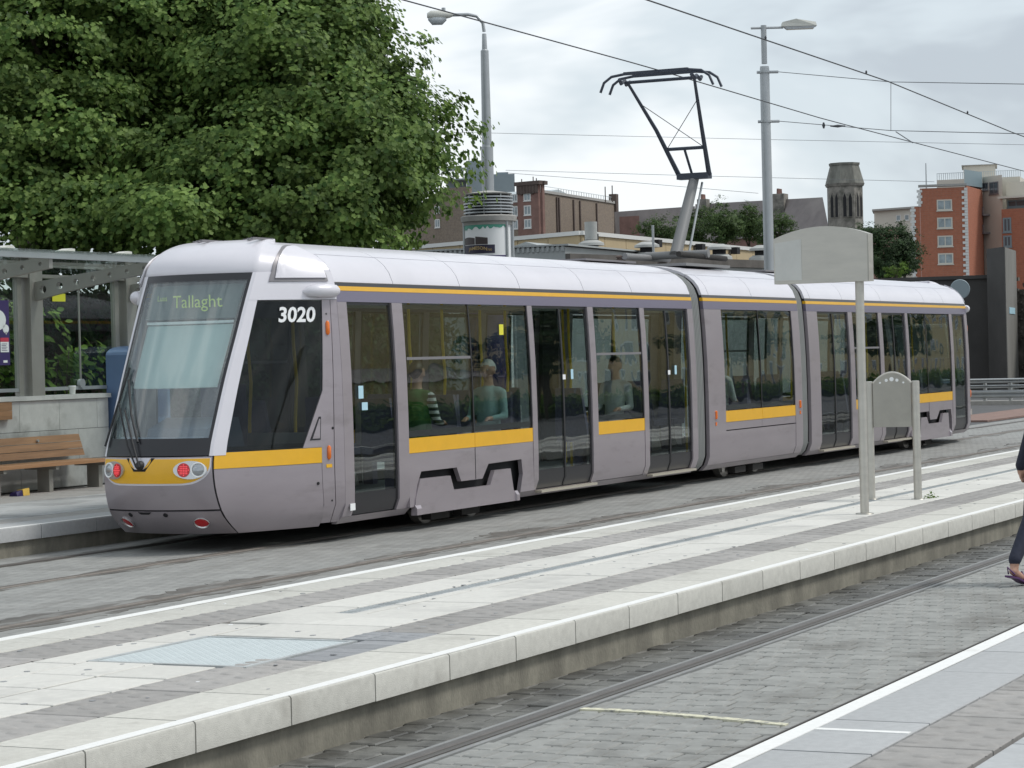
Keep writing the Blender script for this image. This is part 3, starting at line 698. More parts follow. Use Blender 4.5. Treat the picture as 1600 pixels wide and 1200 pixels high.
def section(x0, x1, layout, side, bogie=None, sill=True):
    """x0..x1: the module; layout: ('d1'|'d2', a, b) doors and ('w', a, b, splits, hopper) windows in order along x"""
    # cant rail stripes
    sp('cant_rail', 'purple_paint', x0, x1, 2.402, 2.513, side, 0.004, 0.05)
    sp('roof_stripe', 'yellow_paint', x0, x1, 2.515, 2.560, side, 0.006, 0.05)
    sp('roof_gutter', 'black_trim', x0, x1, 2.562, 2.598, side, -0.004, 0.05)
    edges = [x0]
    for it in layout:
        pillar(edges[-1], it[1], side) if it[1]-edges[-1] > 0.01 else None
        if it[0] == 'd2': door(it[1], it[2], side, 2)
        elif it[0] == 'd1': door(it[1], it[2], side, 1, False)
        else:
            window(it[1], it[2], side, it[3], it[4])
            if bogie is None or not (it[1] - 0.5 < bogie[0] < it[2]):
                if len(it) > 5:                      # middle module: bogie panel with a shut line
                    sp('lower_panel', 'body_paint', it[1]+.004, (it[1]+it[2])/2-.004, 0.705, ZB0-.004, side, 0.0, 0.04)
                    sp('lower_panel', 'body_paint', (it[1]+it[2])/2+.004, it[2]-.004, 0.705, ZB0-.004, side, 0.0, 0.04)
                    sp('bogie_cover', 'body_paint', it[1]+.004, it[2]-.004, 0.242, 0.69, side, 0.0, 0.04)
                    sp('shut_line', 'recess', it[1], it[2], 0.60, 0.80, side, -0.03, 0.02)
                else:
                    sp('lower_panel', 'body_paint', it[1]+.004, it[2]-.004, 0.245, ZB0-.003, side, 0.0, 0.04)
        edges.append(it[2])
    if x1 - edges[-1] > 0.01: pillar(edges[-1], x1, side)
    # sole bar, broken where the bogie skirt sits
    if sill:
        parts = [(x0, x1)] if bogie is None else [(x0, bogie[0]), (bogie[1], x1)]
        for a, b in parts:
            if b > a: sp('sole_bar', 'body_paint', a, b, 0.17, 0.238, side, 0.0, 0.05)

SEC1 = [('d1', 21.51, 22.47), ('w', 22.70, 25.80, [24.27], 0), ('d2', 25.93, 27.55), ('w', 27.72, 29.23, [], 0), ('d2', 29.38, 30.93)]
SEC2 = [('w', 32.22, 35.24, [33.76], None, 1)]
SEC3 = [('d2', 36.48, 38.06), ('w', 38.28, 39.72, [], 0), ('d2', 39.92, 41.31), ('w', 41.46, 44.18, [42.60], None), ('d1', 44.36, 45.24)]
S1, S2, S3 = (21.32, 31.12), (31.56, 35.56), (35.98, 45.42)
BOG1, BOG3 = (22.79, 25.48), (41.27, 43.85)
for side in (-1, 1):
    section(*S1, SEC1, side, BOG1); section(*S2, SEC2, side, None); section(*S3, SEC3, side, BOG3)
    # bogie cut-outs: upper panel with a stepped lower edge, black recess, stepped skirt
    for (bx0, bx1, sh) in ((22.70, 25.80, 0), (41.46, 44.18, 1)):
        if sh == 0:
            up_ = [(22.70, 0.812), (22.70, 0.245), (22.79, 0.245), (22.87, 0.47), (22.97, 0.612), (23.81, 0.612), (23.91, 0.455), (24.44, 0.455), (24.60, 0.612), (25.47, 0.622), (25.50, 0.45), (25.42, 0.245), (25.80, 0.245), (25.80, 0.812)]
            sk = [(22.79, 0.155), (22.81, 0.32), (22.87, 0.44), (22.93, 0.535), (23.2, 0.535), (23.63, 0.532), (23.71, 0.372), (24.61, 0.372), (24.73, 0.532), (25.15, 0.532), (25.22, 0.28), (25.33, 0.23), (25.33, 0.155)]
        else:
            f = lambda x: 41.46 + (25.80-x)*(44.18-41.46)/3.1
            up_ = [(f(a), b) for a, b in [(22.70, 0.812), (22.70, 0.245), (22.79, 0.245), (22.79, 0.50), (22.86, 0.65), (23.72, 0.65), (23.95, 0.50), (24.44, 0.50), (24.52, 0.652), (25.47, 0.65), (25.50, 0.45), (25.42, 0.245), (25.80, 0.245), (25.80, 0.812)]]
            sk = [(f(a), b) for a, b in [(22.92, 0.155), (22.92, 0.28), (23.05, 0.30), (23.10, 0.59), (23.50, 0.59), (23.66, 0.43), (24.61, 0.43), (24.73, 0.555), (25.15, 0.555), (25.22, 0.28), (25.33, 0.23), (25.33, 0.155)]]
        skirt_panel(up_, side, 'bogie_panel', 'body_paint', 0.0, 0.05)
        skirt_panel(sk, side, 'bogie_skirt', 'body_paint', 0.012, 0.05)
        build(MB().box(bx0+0.05, bx1-0.05, *sorted((YT+side*1.06, YT+side*1.09)), 0.2, 0.75), 'bogie_recess', 'recess', tram, 0)
        xa = sk[0][0]; xb = sk[-1][0]
        for xx, dx in ((xa, 0.22 if sh == 0 else -0.2), (xb, -0.14 if sh == 0 else 0.14)):
            p = MB().hexa([(xx, YT+side*1.205, 0.155), (xx+dx*0.6, YT+side*1.205, 0.155), (xx+dx*0.6, YT+side*1.205, 0.27), (xx, YT+side*1.205, 0.27)],
                          [(xx, YT+side*1.235, 0.157), (xx+dx*0.5, YT+side*1.235, 0.157), (xx+dx*0.5, YT+side*1.235, 0.225), (xx, YT+side*1.235, 0.225)])
            build(p, 'skirt_bracket', 'body_paint', tram, 0)
    # thin shut line down the two-pane panel
    for x in (24.27, 42.60):
        build(MB().box(x-0.006, x+0.006, *sorted((YT+side*1.19, YT+side*1.2022)), 0.46, 0.812), 'shut_line', 'recess', tram, 0)
    # mid module end grooves and marker lamps
    for x, z in ((31.82, 0.93), (35.44, 0.98)):
        l = build(MB().lathe((x, YT+side*1.205, z-0.06), [(0, 0.012), (0.01, 0.026), (0.11, 0.026), (0.12, 0.012)], 10), 'marker_lamp', 'orange_lamp', tram, 40)
        build(MB().box(x-0.024, x+0.024, *sorted((YT+side*1.2, YT+side*1.213)), z-0.15, z-0.10), 'reflector', 'orange_lamp', tram, 0)

# roof: shoulder panels split by seams, one crown shell per module
def roof_shell(x0, x1, z0, z1, both, off=0.0):
    """strip of the roof between two heights of its profile, one side or (both) right over the top"""
    o = []; i = []
    pts = []
    zs = [z for z in PZ if z0 < z < z1]
    half = [(W(z), z) for z in [z0]+zs+[z1]]
    if both:
        half = [(W(z), z) for z in [z0]+[z for z in PZ if z > z0]]
        pts = [(-w, z) for w, z in half] + [(w, z) for w, z in reversed(half[:-1])]
    for w, z in (pts or half):
        o.append([(x0, w, z), (x1, w, z)]); n = 0.03
        i.append([(x0, w*0.975, z-n), (x1, w*0.975, z-n)])
    return o, i
def roof_panel(x0, x1, side):
    o, i = roof_shell(x0+0.006, x1-0.006, 2.602, 2.885, False)
    m = MB().slab([[(p[0], YT+side*p[1], p[2]) for p in r] for r in o], [[(p[0], YT+side*p[1], p[2]) for p in r] for r in i])
    build(m, 'roof_panel', 'roof_paint', tram, 40)
def crown(x0, x1):
    o, i = roof_shell(x0, x1, 2.889, 3.055, True)
    m = MB().slab([[(p[0], YT+p[1], p[2]) for p in r] for r in o], [[(p[0], YT+p[1], p[2]) for p in r] for r in i])
    build(m, 'roof_crown', 'roof_paint', tram, 40)
for (a, b), seams in ((S1, [22.57, 24.13, 25.69, 27.53, 29.07]), (S2, [31.83, 33.59]), (S3, [36.25, 37.88, 40.0, 42.67, 43.95])):
    xs = [a]+seams+[b]
    for side in (-1, 1):
        for p, q in zip(xs[:-1], xs[1:]): roof_panel(p, q, side)
    for p, q in zip(xs[:-1], xs[1:]): crown(p+0.004, q-0.004)
    # dark lining under the seams
    o, i = roof_shell(a+.01, b-.01, 2.60, 3.055, True)
    build(MB().slab([[(p[0], YT+p[1]*0.97, p[2]-0.032) for p in r] for r in o], [[(p[0], YT+p[1]*0.96, p[2]-0.045) for p in r] for r in o]), 'roof_lining', 'recess', tram, 40)

# bellows between the modules
def bellows(x0, x1, ribs):
    loop = []
    for z, w in PROF: loop.append((-w, z))
    for z, w in reversed(PROF[:-1]): loop.append((w, z))
    def ring(x, s): return [(x, YT+w*s, 1.5+(z-1.5)*s) for w, z in loop]
    def shell(xs, ss):
        rows = [ring(x, s) for x, s in zip(xs, ss)]
        return MB().slab(rows, [[(p[0], YT+(p[1]-YT)*0.95, 1.5+(p[2]-1.5)*0.95) for p in r] for r in rows])
    b = build(shell([x0-0.05, x1+0.05], [0.955, 0.955]), 'bellows', 'bellows_dark', tram, 40)
    for k in range(ribs):
        xc = x0 + 0.03 + (x1-x0)*0.62*k/max(1, ribs-1)
        build(shell([xc-0.013, xc-0.006, xc+0.006, xc+0.013], [0.957, 0.985, 0.985, 0.957]), 'fold', 'bellows_rib', b, 40)
bellows(31.12, 31.56, 6); bellows(35.56, 35.98, 6)

# end caps, floor, ceiling and underframe of each module
for a, b in (S1, S2, S3):
    build(MB().box(a, b, YT-1.07, YT+1.07, 0.22, 0.34), 'floor', 'interior_floor', tram, 0)
    build(MB().box(a, b, YT-1.09, YT+1.09, 2.44, 2.47), 'ceiling', 'interior_ceiling', tram, 0)
for a in (23.72, 24.85, 33.05, 34.35, 42.3, 43.5):
    for s in (-1, 1):
        wh = build(MB().lathe((a, YT+s*0.80, 0.28), [(-0.06, 0.20), (-0.05, 0.275), (0.05, 0.275), (0.06, 0.2)], 24, axis=(0, s, 0)), 'wheel', 'wheel_steel', tram, 30)
        build(MB().lathe((a, YT+s*0.87, 0.28), [(0, 0.12), (0.02, 0.1)], 16, axis=(0, s, 0)), 'hub', 'under', wh, 30)
for a, b in ((22.9, 25.2), (32.4, 34.7), (41.6, 43.8)):
    build(MB().box(a, b, YT-0.6, YT+0.6, 0.10, 0.2), 'bogie_frame', 'under', tram, 0)
    for xx in (a+0.8, b-0.75):
        for s in (-1, 1): build(MB().box(xx-0.22, xx+0.22, YT+s*0.98-0.06, YT+s*0.98+0.06, 0.06, 0.15), 'track_brake', 'under', tram, 0)
for x in (32.62, 34.0):
    build(MB().prism([(x-0.09, YT-1.0, 0.21), (x-0.05, YT-1.0, 0.09), (x+0.03, YT-1.0, 0.09), (x+0.09, YT-1.0, 0.21)], (0, 0.04, 0)), 'lifting_bracket', 'wheel_steel', tram, 0)

# ---------------------------------------------------------------- cab ends
CZ = [0.16, 0.28, 0.40, 0.65, 0.93, 1.30, 1.70, 2.10, 2.42, 2.70]
CXC = [20.16, 19.99, 19.875, 19.79, 19.80, 19.95, 20.13, 20.33, 20.49, 20.64]
CD = [0.65, 0.645, 0.64, 0.625, 0.615, 0.615, 0.62, 0.63, 0.635, 0.64]
CBU = [0.17, 0.18, 0.18, 0.18, 0.17, 0.16, 0.15, 0.15, 0.15, 0.15]
XS = 21.32
def cubic(z, ys):
    # smooth interpolation through the table
    i = min(max(int(np.searchsorted(CZ, z))-1, 0), len(CZ)-2)
    z0, z1 = CZ[i], CZ[i+1]; t = (z-z0)/(z1-z0); h = z1-z0
    m0 = (ys[i+1]-ys[max(i-1, 0)])/(CZ[i+1]-CZ[max(i-1, 0)]); m1 = (ys[min(i+2, len(CZ)-1)]-ys[i])/(CZ[min(i+2, len(CZ)-1)]-CZ[i])
    return (2*t**3-3*t*t+1)*ys[i] + (t**3-2*t*t+t)*h*m0 + (-2*t**3+3*t*t)*ys[i+1] + (t**3-t*t)*h*m1
def plan(c, xc, d, bu, w, xs):
    """c in -2..2: side end, corner (-1), nose middle (0), corner, far side end (towards the camera is negative)"""
    a = abs(c); s = 1 if c > 0 else -1
    if a <= 1: return (xc - bu*(1-a**2.2), s*d*a)
    t = a-1; e = t + 0.10*math.sin(PI*t)                    # gentle outward bulge of the cab side
    tt = t**0.92
    return (xc + (xs-xc)*t, s*(d + (w-d)*min(1.0, e*0.96+0.04*tt)))
def S(c, z, off=0.0):
    if z <= 2.70: x, y = plan(c, cubic(z, CXC), cubic(z, CD), cubic(z, CBU), W(z), XS); p = Vector((x, y, z))
    if off:
        e = 1e-3
        du = Vector((*plan(min(c+e, 2), cubic(z, CXC), cubic(z, CD), cubic(z, CBU), W(z), XS), 0)) - Vector((*plan(max(c-e, -2), cubic(z, CXC), cubic(z, CD), cubic(z, CBU), W(z), XS), 0))
        z2 = min(z+e, 2.70); z1 = max(z-e, 0.16)
        dv = Vector((*plan(c, cubic(z2, CXC), cubic(z2, CD), cubic(z2, CBU), W(z2), XS), z2)) - Vector((*plan(c, cubic(z1, CXC), cubic(z1, CD), cubic(z1, CBU), W(z1), XS), z1))
        n = dv.cross(du)
        if n.length > 1e-9: p = p + n.normalized()*off
    return p
def RS(c, ph):
    """cab roof: ph 0 at the windscreen head, 1 at the crown"""
    a = ph*PI/2; k = 1-math.cos(a); z = 2.70 + 0.36*math.sin(a)
    xc = 20.64 + 0.68*k; d = 0.64 - 0.22*k; bu = 0.15*(1-0.6*k)
    w = W(min(z, 3.02)) if ph < 1 else 0.46
    x, y = plan(c, xc, d, bu, w, XS); return Vector((x, y, z))

def cab(end):
    if end == 0: T = lambda p: (p[0], YT+p[1], p[2])
    else: T = lambda p: (66.74-p[0], YT-p[1], p[2])
    def grid(c0, c1, z0, z1, nc, nz, off, th):
        o = [[T(S(c0+(c1-c0)*j/nc, z0+(z1-z0)*i/nz, off)) for j in range(nc+1)] for i in range(nz+1)]
        n = [[T(S(c0+(c1-c0)*j/nc, z0+(z1-z0)*i/nz, off-th)) for j in range(nc+1)] for i in range(nz+1)]
        return MB().slab(o, n)
    def patch(name, mt, c0, c1, z0, z1, off=0.0, th=0.03, nc=8, nz=6, parent=None, sm=30):
        return build(grid(c0, c1, z0, z1, nc, nz, off, th), name, mt, parent or tram, sm)
    def outline(name, mt, pts, off, th=0.012, parent=None, sm=0):
        """solid patch of a free outline given in (c, z)"""
        o = [T(S(c, z, off)) for c, z in pts]; n_ = [T(S(c, z, off-th)) for c, z in pts]; n = len(o)
        m = MB().add(o+n_, [list(range(n)), list(range(2*n-1, n-1, -1))] + [[i, i+n, (i+1) % n+n, (i+1) % n] for i in range(n)])
        return build(m, name, mt, parent or tram, sm)
    # nose: bumper, mask, yellow panel with pale outline
    bmp = patch('bumper', 'body_paint', -1, 1, 0.165, 0.395, nc=20, nz=6)
    patch('shut_line', 'recess', -1.01, 1.01, 0.385, 0.425, -0.012, 0.03, nc=20, nz=2)
    patch('nose_panel', 'body_paint', -1, 1, 0.415, 0.925, nc=20, nz=8)
    def rr(inset):
        # panel with rounded lower corners
        z0, z1, c1 = 0.655+inset*0.6, 0.912-inset*0.15, 0.985-inset*0.5; pts = []
        n = 10
        for i in range(n+1):
            a = PI/2*i/n; pts.append((c1 - 0.42*(1-math.sin(a)) - 0.0, z0 + 0.19*(1-math.cos(a))))
        for i in range(1, 10): pts.append((c1-0.0 - (2*c1)*i/10, z1) if i else 0)
        pts.insert(n+1, (c1, z1)); pts.append((-c1, z1))
        for i in range(n, -1, -1):
            a = PI/2*i/n; pts.append((-c1 + 0.42*(1-math.sin(a)), z0 + 0.19*(1-math.cos(a))))
        for i in range(1, 8): pts.append((-(c1-0.42) + (2*(c1-0.42))*i/8, z0))
        return pts
    def banded(name, mt, inset, off):
        # the rounded panel as a fine grid so that it hugs the curved nose
        z0, z1, c1 = 0.655+inset*0.6, 0.912-inset*0.15, 0.985-inset*0.5
        o = []; n_ = []
        for i in range(13):
            z = z0 + (z1-z0)*(i/12)**1.3; t = min(1.0, (z-z0)/0.19)
            h = c1 - 0.40*(1-math.sqrt(max(0, 1-(1-t)**2)))
            o.append([T(S(-h+2*h*j/24, z, off)) for j in range(25)]); n_.append([T(S(-h+2*h*j/24, z, off-0.012)) for j in range(25)])
        return build(MB().slab(o, n_), name, mt, tram, 40)
    banded('nose_outline', 'roof_paint', 0.0, 0.003); banded('nose_stripe', 'yellow_paint', 0.03, 0.006)
    # V-shaped wiper well in the yellow panel
    outline('wiper_well', 'recess', [(0.42, 0.915), (0.26, 0.79), (0.04, 0.79), (-0.12, 0.915)], 0.010)
    outline('wiper_well_trim', 'roof_paint', [(0.36, 0.918), (0.23, 0.81), (0.07, 0.81), (-0.06, 0.918)], 0.013)
    # headlamp clusters
    for s in (-1, 1):
        cc = s*0.70
        ctr = Vector(T(S(cc, 0.80, 0.004))); nrm = (Vector(T(S(cc, 0.80, 0.1)))-Vector(T(S(cc, 0.80, 0.0)))).normalized()
        tx = (Vector(T(S(cc+0.05, 0.80)))-Vector(T(S(cc-0.05, 0.80)))).normalized(); tz = nrm.cross(tx)
        if tz.z < 0: tz = -tz
        def disc(m, c, rx, rz, h, n=22):
            v = [c + tx*rx*math.cos(2*PI*k/n) + tz*rz*math.sin(2*PI*k/n) for k in range(n)]
            m.prism(v, nrm*h); return m
        hl = build(disc(MB(), ctr-nrm*0.01, 0.165, 0.088, 0.018), 'headlight', 'lamp_chrome', tram, 30)
        oc1 = ctr + tx*(0.078*s)
        build(MB().lathe(oc1, [(0.008, 0.074), (0.016, 0.074), (0.018, 0.066), (0.012, 0.058)], 22, axis=tuple(nrm), cap=False), 'lens_ring', 'white_print', hl, 40)
        build(MB().lathe(oc1, [(0.0, 0.064), (0.012, 0.056), (0.017, 0.03), (0.018, 0.008)], 22, axis=tuple(nrm)), 'lens', 'lamp_clear', hl, 50)
        inner = ctr - tx*(0.062*s)
        build(disc(MB(), inner, 0.062, 0.068, 0.014), 'lens', 'red_lamp', hl, 30)
        led = MB()
        for i in range(-3, 4):
            for j in range(-3, 4):
                if i*i+j*j < 10: disc(led, inner + tx*i*0.0155 + tz*j*0.0168 + nrm*0.012, 0.0062, 0.0062, 0.005, 8)
        o = build(led, 'red_leds', 'red_led', hl, 0); o['kind'] = 'stuff'
        # round tail lamp sunk in the bumper
        cc2 = s*0.66
        c2 = Vector(T(S(cc2, 0.285, 0.002))); n2 = (Vector(T(S(cc2, 0.285, 0.1)))-Vector(T(S(cc2, 0.285, 0)))).normalized()
        tl = build(MB().lathe(c2, [(-0.03, 0.078), (0.006, 0.08), (0.012, 0.074), (0.004, 0.066), (-0.028, 0.060)], 24, axis=n2, cap=False), 'tail_lamp', 'lamp_chrome', tram, 40)
        build(MB().lathe(c2, [(-0.03, 0.05), (0.0, 0.066), (0.0035, 0.05)], 24, axis=n2), 'lens', 'red_lamp', tl, 40)
    for cc in (-0.18, 0.48):
        c2 = Vector(T(S(cc, 0.365, 0.003))); n2 = (Vector(T(S(cc, 0.365, 0.1)))-Vector(T(S(cc, 0.365, 0)))).normalized()
        build(MB().lathe(c2, [(-0.02, 0.024), (0.003, 0.024)], 14, axis=n2), 'socket', 'recess', tram, 30)
    outline('coupler_flap', 'recess', [(0.30, 0.392), (0.25, 0.372), (0.10, 0.372), (0.05, 0.392)], 0.005)
    # windscreen: black border ring, glass, A pillars
    wr = 0.955
    patch('windscreen_seal', 'black_trim', -wr, wr, 0.935, 1.10, 0.004, 0.02, nc=16, nz=2)
    patch('windscreen_seal', 'black_trim', -wr, -wr+0.045, 1.10, 2.63, 0.004, 0.02, nc=2, nz=12)
    patch('windscreen_seal', 'black_trim', wr-0.045, wr, 1.10, 2.63, 0.004, 0.02, nc=2, nz=12)
    ws = patch('windscreen', 'screen_glass', -wr+0.045, wr-0.045, 1.10, 2.63, 0.004, 0.012, nc=18, nz=14, sm=60)
    patch('windscreen_seal', 'black_trim', -wr, wr, 2.63, 2.70, 0.004, 0.02, nc=16, nz=2)
    for s in (-1, 1):
        patch('corner_post', 'roof_paint', s*wr, s*1.0, 0.93, 2.70, 0.006, 0.03, nc=2, nz=14, sm=50)
        patch('corner_post', 'roof_paint', s*1.0, s*1.085, 0.93, 2.70, 0.006, 0.03, nc=2, nz=14, sm=50)
        # side of the cab
        patch('cab_panel', 'body_paint', s*1.012, s*1.80, 0.165, 0.80, nc=8, nz=8)
        patch('nose_joint', 'recess', s*0.99, s*1.02, 0.165, 0.93, -0.006, 0.03, nc=1, nz=8)
        patch('waist_band', 'yellow_paint', s*1.012, s*1.80, 0.803, 0.955, 0.003, 0.03, nc=8, nz=2)
        patch('cab_window', 'cab_glass', s*1.085, s*1.80, 0.962, 2.415, 0.0, 0.01, nc=8, nz=12, sm=60)
        patch('cab_window_border', 'black_trim', s*1.087, s*1.799, 2.25, 2.412, -0.012, 0.006, nc=8, nz=2, sm=60)
        patch('cab_window_border', 'black_trim', s*1.087, s*1.799, 0.964, 1.01, -0.012, 0.006, nc=8, nz=1, sm=60)
        outline('corner_panel', 'body_paint', [(s*1.80, 0.958), (s*1.64, 0.958), (s*1.80, 1.52)], 0.006, 0.02)
        outline('access_flap', 'black_trim', [(s*1.785, 1.03), (s*1.695, 1.03), (s*1.765, 1.26), (s*1.785, 1.26)], 0.009, 0.006)
        outline('access_flap', 'body_paint', [(s*1.777, 1.045), (s*1.715, 1.045), (s*1.767, 1.238), (s*1.777, 1.238)], 0.012, 0.006)
        patch('pillar', 'body_paint', s*1.80, s*1.905, 0.20, 2.42, 0.004, 0.04, nc=2, nz=12)
        patch('pillar', 'body_paint', s*1.912, s*2.0, 0.20, 2.42, 0.004, 0.04, nc=2, nz=12)
        # lamps on that pillar
        for z, h in ((2.14, 0.07), (0.90, 0.07)):
            c2 = Vector(T(S(s*1.86, z-h, 0.004))); c3 = Vector(T(S(s*1.86, z+h, 0.004)))
            build(MB().tube([c2, c2.lerp(c3, .15), c2.lerp(c3, .85), c3], [0.012, 0.024, 0.024, 0.012], 10), 'marker_lamp', 'orange_lamp', tram, 40)
        outline('reflector', 'yellow_paint', [(s*1.835, 0.75), (s*1.885, 0.75), (s*1.885, 0.785), (s*1.835, 0.785)], 0.008, 0.006)
        for (cq, zq, r_) in ((1.76, 0.60, 0.016), (1.895, 1.14, 0.014), (1.875, 0.42, 0.010), (1.85, 2.28, 0.009)):
            c2 = Vector(T(S(s*cq, zq, 0.005))); n2 = (Vector(T(S(s*cq, zq, 0.1)))-Vector(T(S(s*cq, zq, 0)))).normalized()
            build(MB().lathe(c2, [(-0.006, r_), (0.002, r_)], 10, axis=n2), 'lock', 'recess', tram, 30)
        # upper cab side
        patch('cab_header', 'roof_paint', s*1.0, s*2.0, 2.424, 2.70, 0.008, 0.03, nc=10, nz=3, sm=50)
        # camera pod: long rounded fairing
        pts = [Vector(T(S(s*c, 2.50 + 0.012*(c-1.4), 0.02+dz))) for c, dz in ((1.56, -0.03), (1.62, 0.0), (1.72, 0.018), (1.85, 0.02), (1.97, 0.01), (2.0, 0.0))]
        build(MB().tube(pts, [0.02, 0.058, 0.07, 0.07, 0.062, 0.045], 16), 'camera_pod', 'roof_paint', tram, 60)
    # destination display, blind, dashboard, cab bulkhead behind the glass
    patch('display_box', 'display_grey', -0.86, 0.86, 2.28, 2.62, -0.05, 0.02, nc=12, nz=3)
    patch('sun_blind', 'blind_sky_teal', -0.84, 0.84, 1.62, 2.235, -0.09, 0.01, nc=12, nz=4)
    patch('blind_rail', 'white_print', -0.84, 0.84, 2.242, 2.265, -0.07, 0.02, nc=12, nz=1)
    patch('dash_panel', 'dash_blue', -0.82, 0.82, 1.00, 1.14, -0.06, 0.35, nc=12, nz=2)
    build(MB().hexa(*[[T((x, y, z)) for x, y, z in q] for q in ([(20.15, -0.45, 0.5), (20.15, 0.45, 0.5), (20.75, 0.5, 0.5), (20.75, -0.5, 0.5)], [(20.15, -0.35, 1.18), (20.15, 0.35, 1.18), (20.6, 0.42, 1.28), (20.6, -0.42, 1.28)])]), 'console', 'dash_blue', tram, 0)
    seat = build(MB().box(*sorted((T((20.95, 0, 0))[0], T((21.05, 0, 0))[0])), YT-0.24, YT+0.24, 0.75, 1.6), 'driver_seat', 'seat_fabric', tram, 0)
    build(MB().box(*sorted((T((21.16, 0, 0))[0], T((21.19, 0, 0))[0])), YT-1.05, YT+1.05, 0.34, 1.1), 'cab_bulkhead', 'interior_wall', tram, 0)
    build(MB().box(*sorted((T((20.2, 0, 0))[0], T((21.32, 0, 0))[0])), YT-0.6, YT+0.6, 0.3, 0.34), 'cab_floor', 'interior_floor', tram, 0)
    # roof of the cab: smooth cap, slatted grille and the scalloped side vents
    NR = 18
    cs = [-2+4*j/96 for j in range(97)]
    o = [[T(RS(c, i/NR)) for c in cs] for i in range(NR+1)]
    n_ = [[T(RS(c, i/NR)-Vector((-0.01, 0, 0.03))) for c in cs] for i in range(NR+1)]
    o.append([T((XS, RS(c, 1).y, 3.056)) for c in cs]); n_.append([T((XS, RS(c, 1).y, 3.02)) for c in cs])
    build(MB().slab(o, n_), 'cab_roof', 'roof_paint', tram, 50)
    for s in (-1, 1):
        # quarter-oval recess with a smaller closing panel
        def US(c, ph): return RS(c, ph) if ph >= 0 else S(c, 2.70+ph*0.40, 0.008)
        def rp_(c, ph, off):
            p = US(c, ph); e = 1e-3
            n = (US(c, min(1, ph+e))-US(c, ph-e)).cross(US(min(2, c+e), ph)-US(max(-2, c-e), ph)).normalized()
            if n.y*c < 0: n = -n
            return T(p + n*off)
        def scallop(c0, c1, h0, h1, off, th, name, mt):
            rows_o = []; rows_i = []
            for i in range(25):
                t = (i/24)**1.5; c = c0 + (c1-c0)*t; top = h0 + (h1-h0)*max(0.0, 1-(1-t)**2.9)**0.42
                rows_o.append([rp_(s*c, h0+(top-h0)*j/5, off) for j in range(6)]); rows_i.append([rp_(s*c, h0+(top-h0)*j/5, off-th) for j in range(6)])
            return build(MB().slab(rows_o, rows_i), name, mt, tram, 50)
        scallop(1.16, 1.90, -0.24, 0.56, 0.012, 0.03, 'side_vent', 'grey_trim')
        scallop(1.22, 1.875, -0.17, 0.50, 0.026, 0.03, 'vent_cover', 'roof_paint')
    for yy in (-0.30, 0.30):
        for k in range(3):
            z = 3.0 + 0.017*k
            build(MB().box(*sorted((T((20.9+0.12*k, 0, 0))[0], T((21.29, 0, 0))[0])), *sorted((T((0, yy-0.16+0.12*k, 0))[1], T((0, yy-0.13+0.12*k, 0))[1])), 3.045, 3.066), 'roof_slat', 'grey_trim', tram, 0)
    return T, S, patch, outline
T0, S0, patch0, outline0 = cab(0)
cab(1)

# wipers on the front screen
def wp(c, z, off): return Vector(T0(S(c, z, off)))
for pts in ([(0.16, 0.83), (0.38, 1.02), (0.80, 1.42)], [(0.10, 0.83), (0.28, 1.04), (0.62, 1.36)]):
    build(MB().tube([wp(c, z, 0.05) for c, z in pts], 0.009, 8), 'wiper_arm', 'rubber', tram, 40)
build(MB().tube([wp(0.97, 1.02, 0.03), wp(0.88, 1.34, 0.035), wp(0.78, 1.78, 0.03)], 0.011, 8), 'wiper_blade', 'rubber', tram, 40)
build(MB().tube([wp(0.22, 1.06, 0.03), wp(0.48, 1.32, 0.035), wp(0.74, 1.66, 0.03)], 0.011, 8), 'wiper_blade', 'rubber', tram, 40)
build(MB().lathe(wp(0.13, 0.845, 0.0), [(0, 0.05), (0.03, 0.045), (0.05, 0.03)], 14, axis=(-1, 0, 0.3)), 'wiper_hub', 'rubber', tram, 40)

# lettering: fleet number on the cab glass, destination in the windscreen head
def on_side(c, z): return Vector(T0(S(c, z, 0.006)))
a, b = on_side(-1.62, 2.25), on_side(-1.38, 2.25)
ru = (a-b).normalized(); uu = (on_side(-1.5, 2.33)-on_side(-1.5, 2.23)).normalized()
build(text_mb('3020', 0.21, on_side(-1.315, 2.205), ru, uu, 0.008, 0.006), 'fleet_number', 'white_print', tram, 0)
def on_front(c, z): return Vector(T0(S(c, z, -0.046)))
ru = (on_front(-0.5, 2.4)-on_front(0.5, 2.4)).normalized(); uu = (on_front(0, 2.5)-on_front(0, 2.35)).normalized()
def dest(s, size, cc, zc):
    tm = text_mb(s, size, (0, 0, 0), (1, 0, 0), (0, 1, 0), 0.0)
    mb = MB(); mb.add([T0(S(cc - p[0]/0.64 + p[1]*0.5, zc + p[1], -0.035)) for p in tm.v], tm.f)
    build(mb, 'destination_lettering', 'sign_green', tram, 0, recalc=False)
dest('Tallaght', 0.18, 0.26, 2.385); dest('Luas', 0.08, 0.64, 2.46)

# stickers on doors and windows
def sticker(x, z, w, h, mt): build(MB().box(x, x+w, YT-W(z)+0.0035, YT-W(z)+0.0065, z, z+h), 'sticker', mt, tram, 0)
sticker(21.66, 1.42, 0.10, 0.13, 'cyan_sticker'); sticker(21.72, 1.30, 0.12, 0.08, 'cyan_sticker')
sticker(25.02, 2.06, 0.11, 0.12, 'yellow_sticker')
for x in (26.95, 30.35): sticker(x, 1.52, 0.07, 0.12, 'cyan_sticker'); sticker(x-0.24, 1.52, 0.08, 0.06, 'white_print')
build(MB().box(21.40, 21.50, YT-1.212, YT-1.206, 0.30, 0.37), 'sticker', 'white_print', tram, 0)

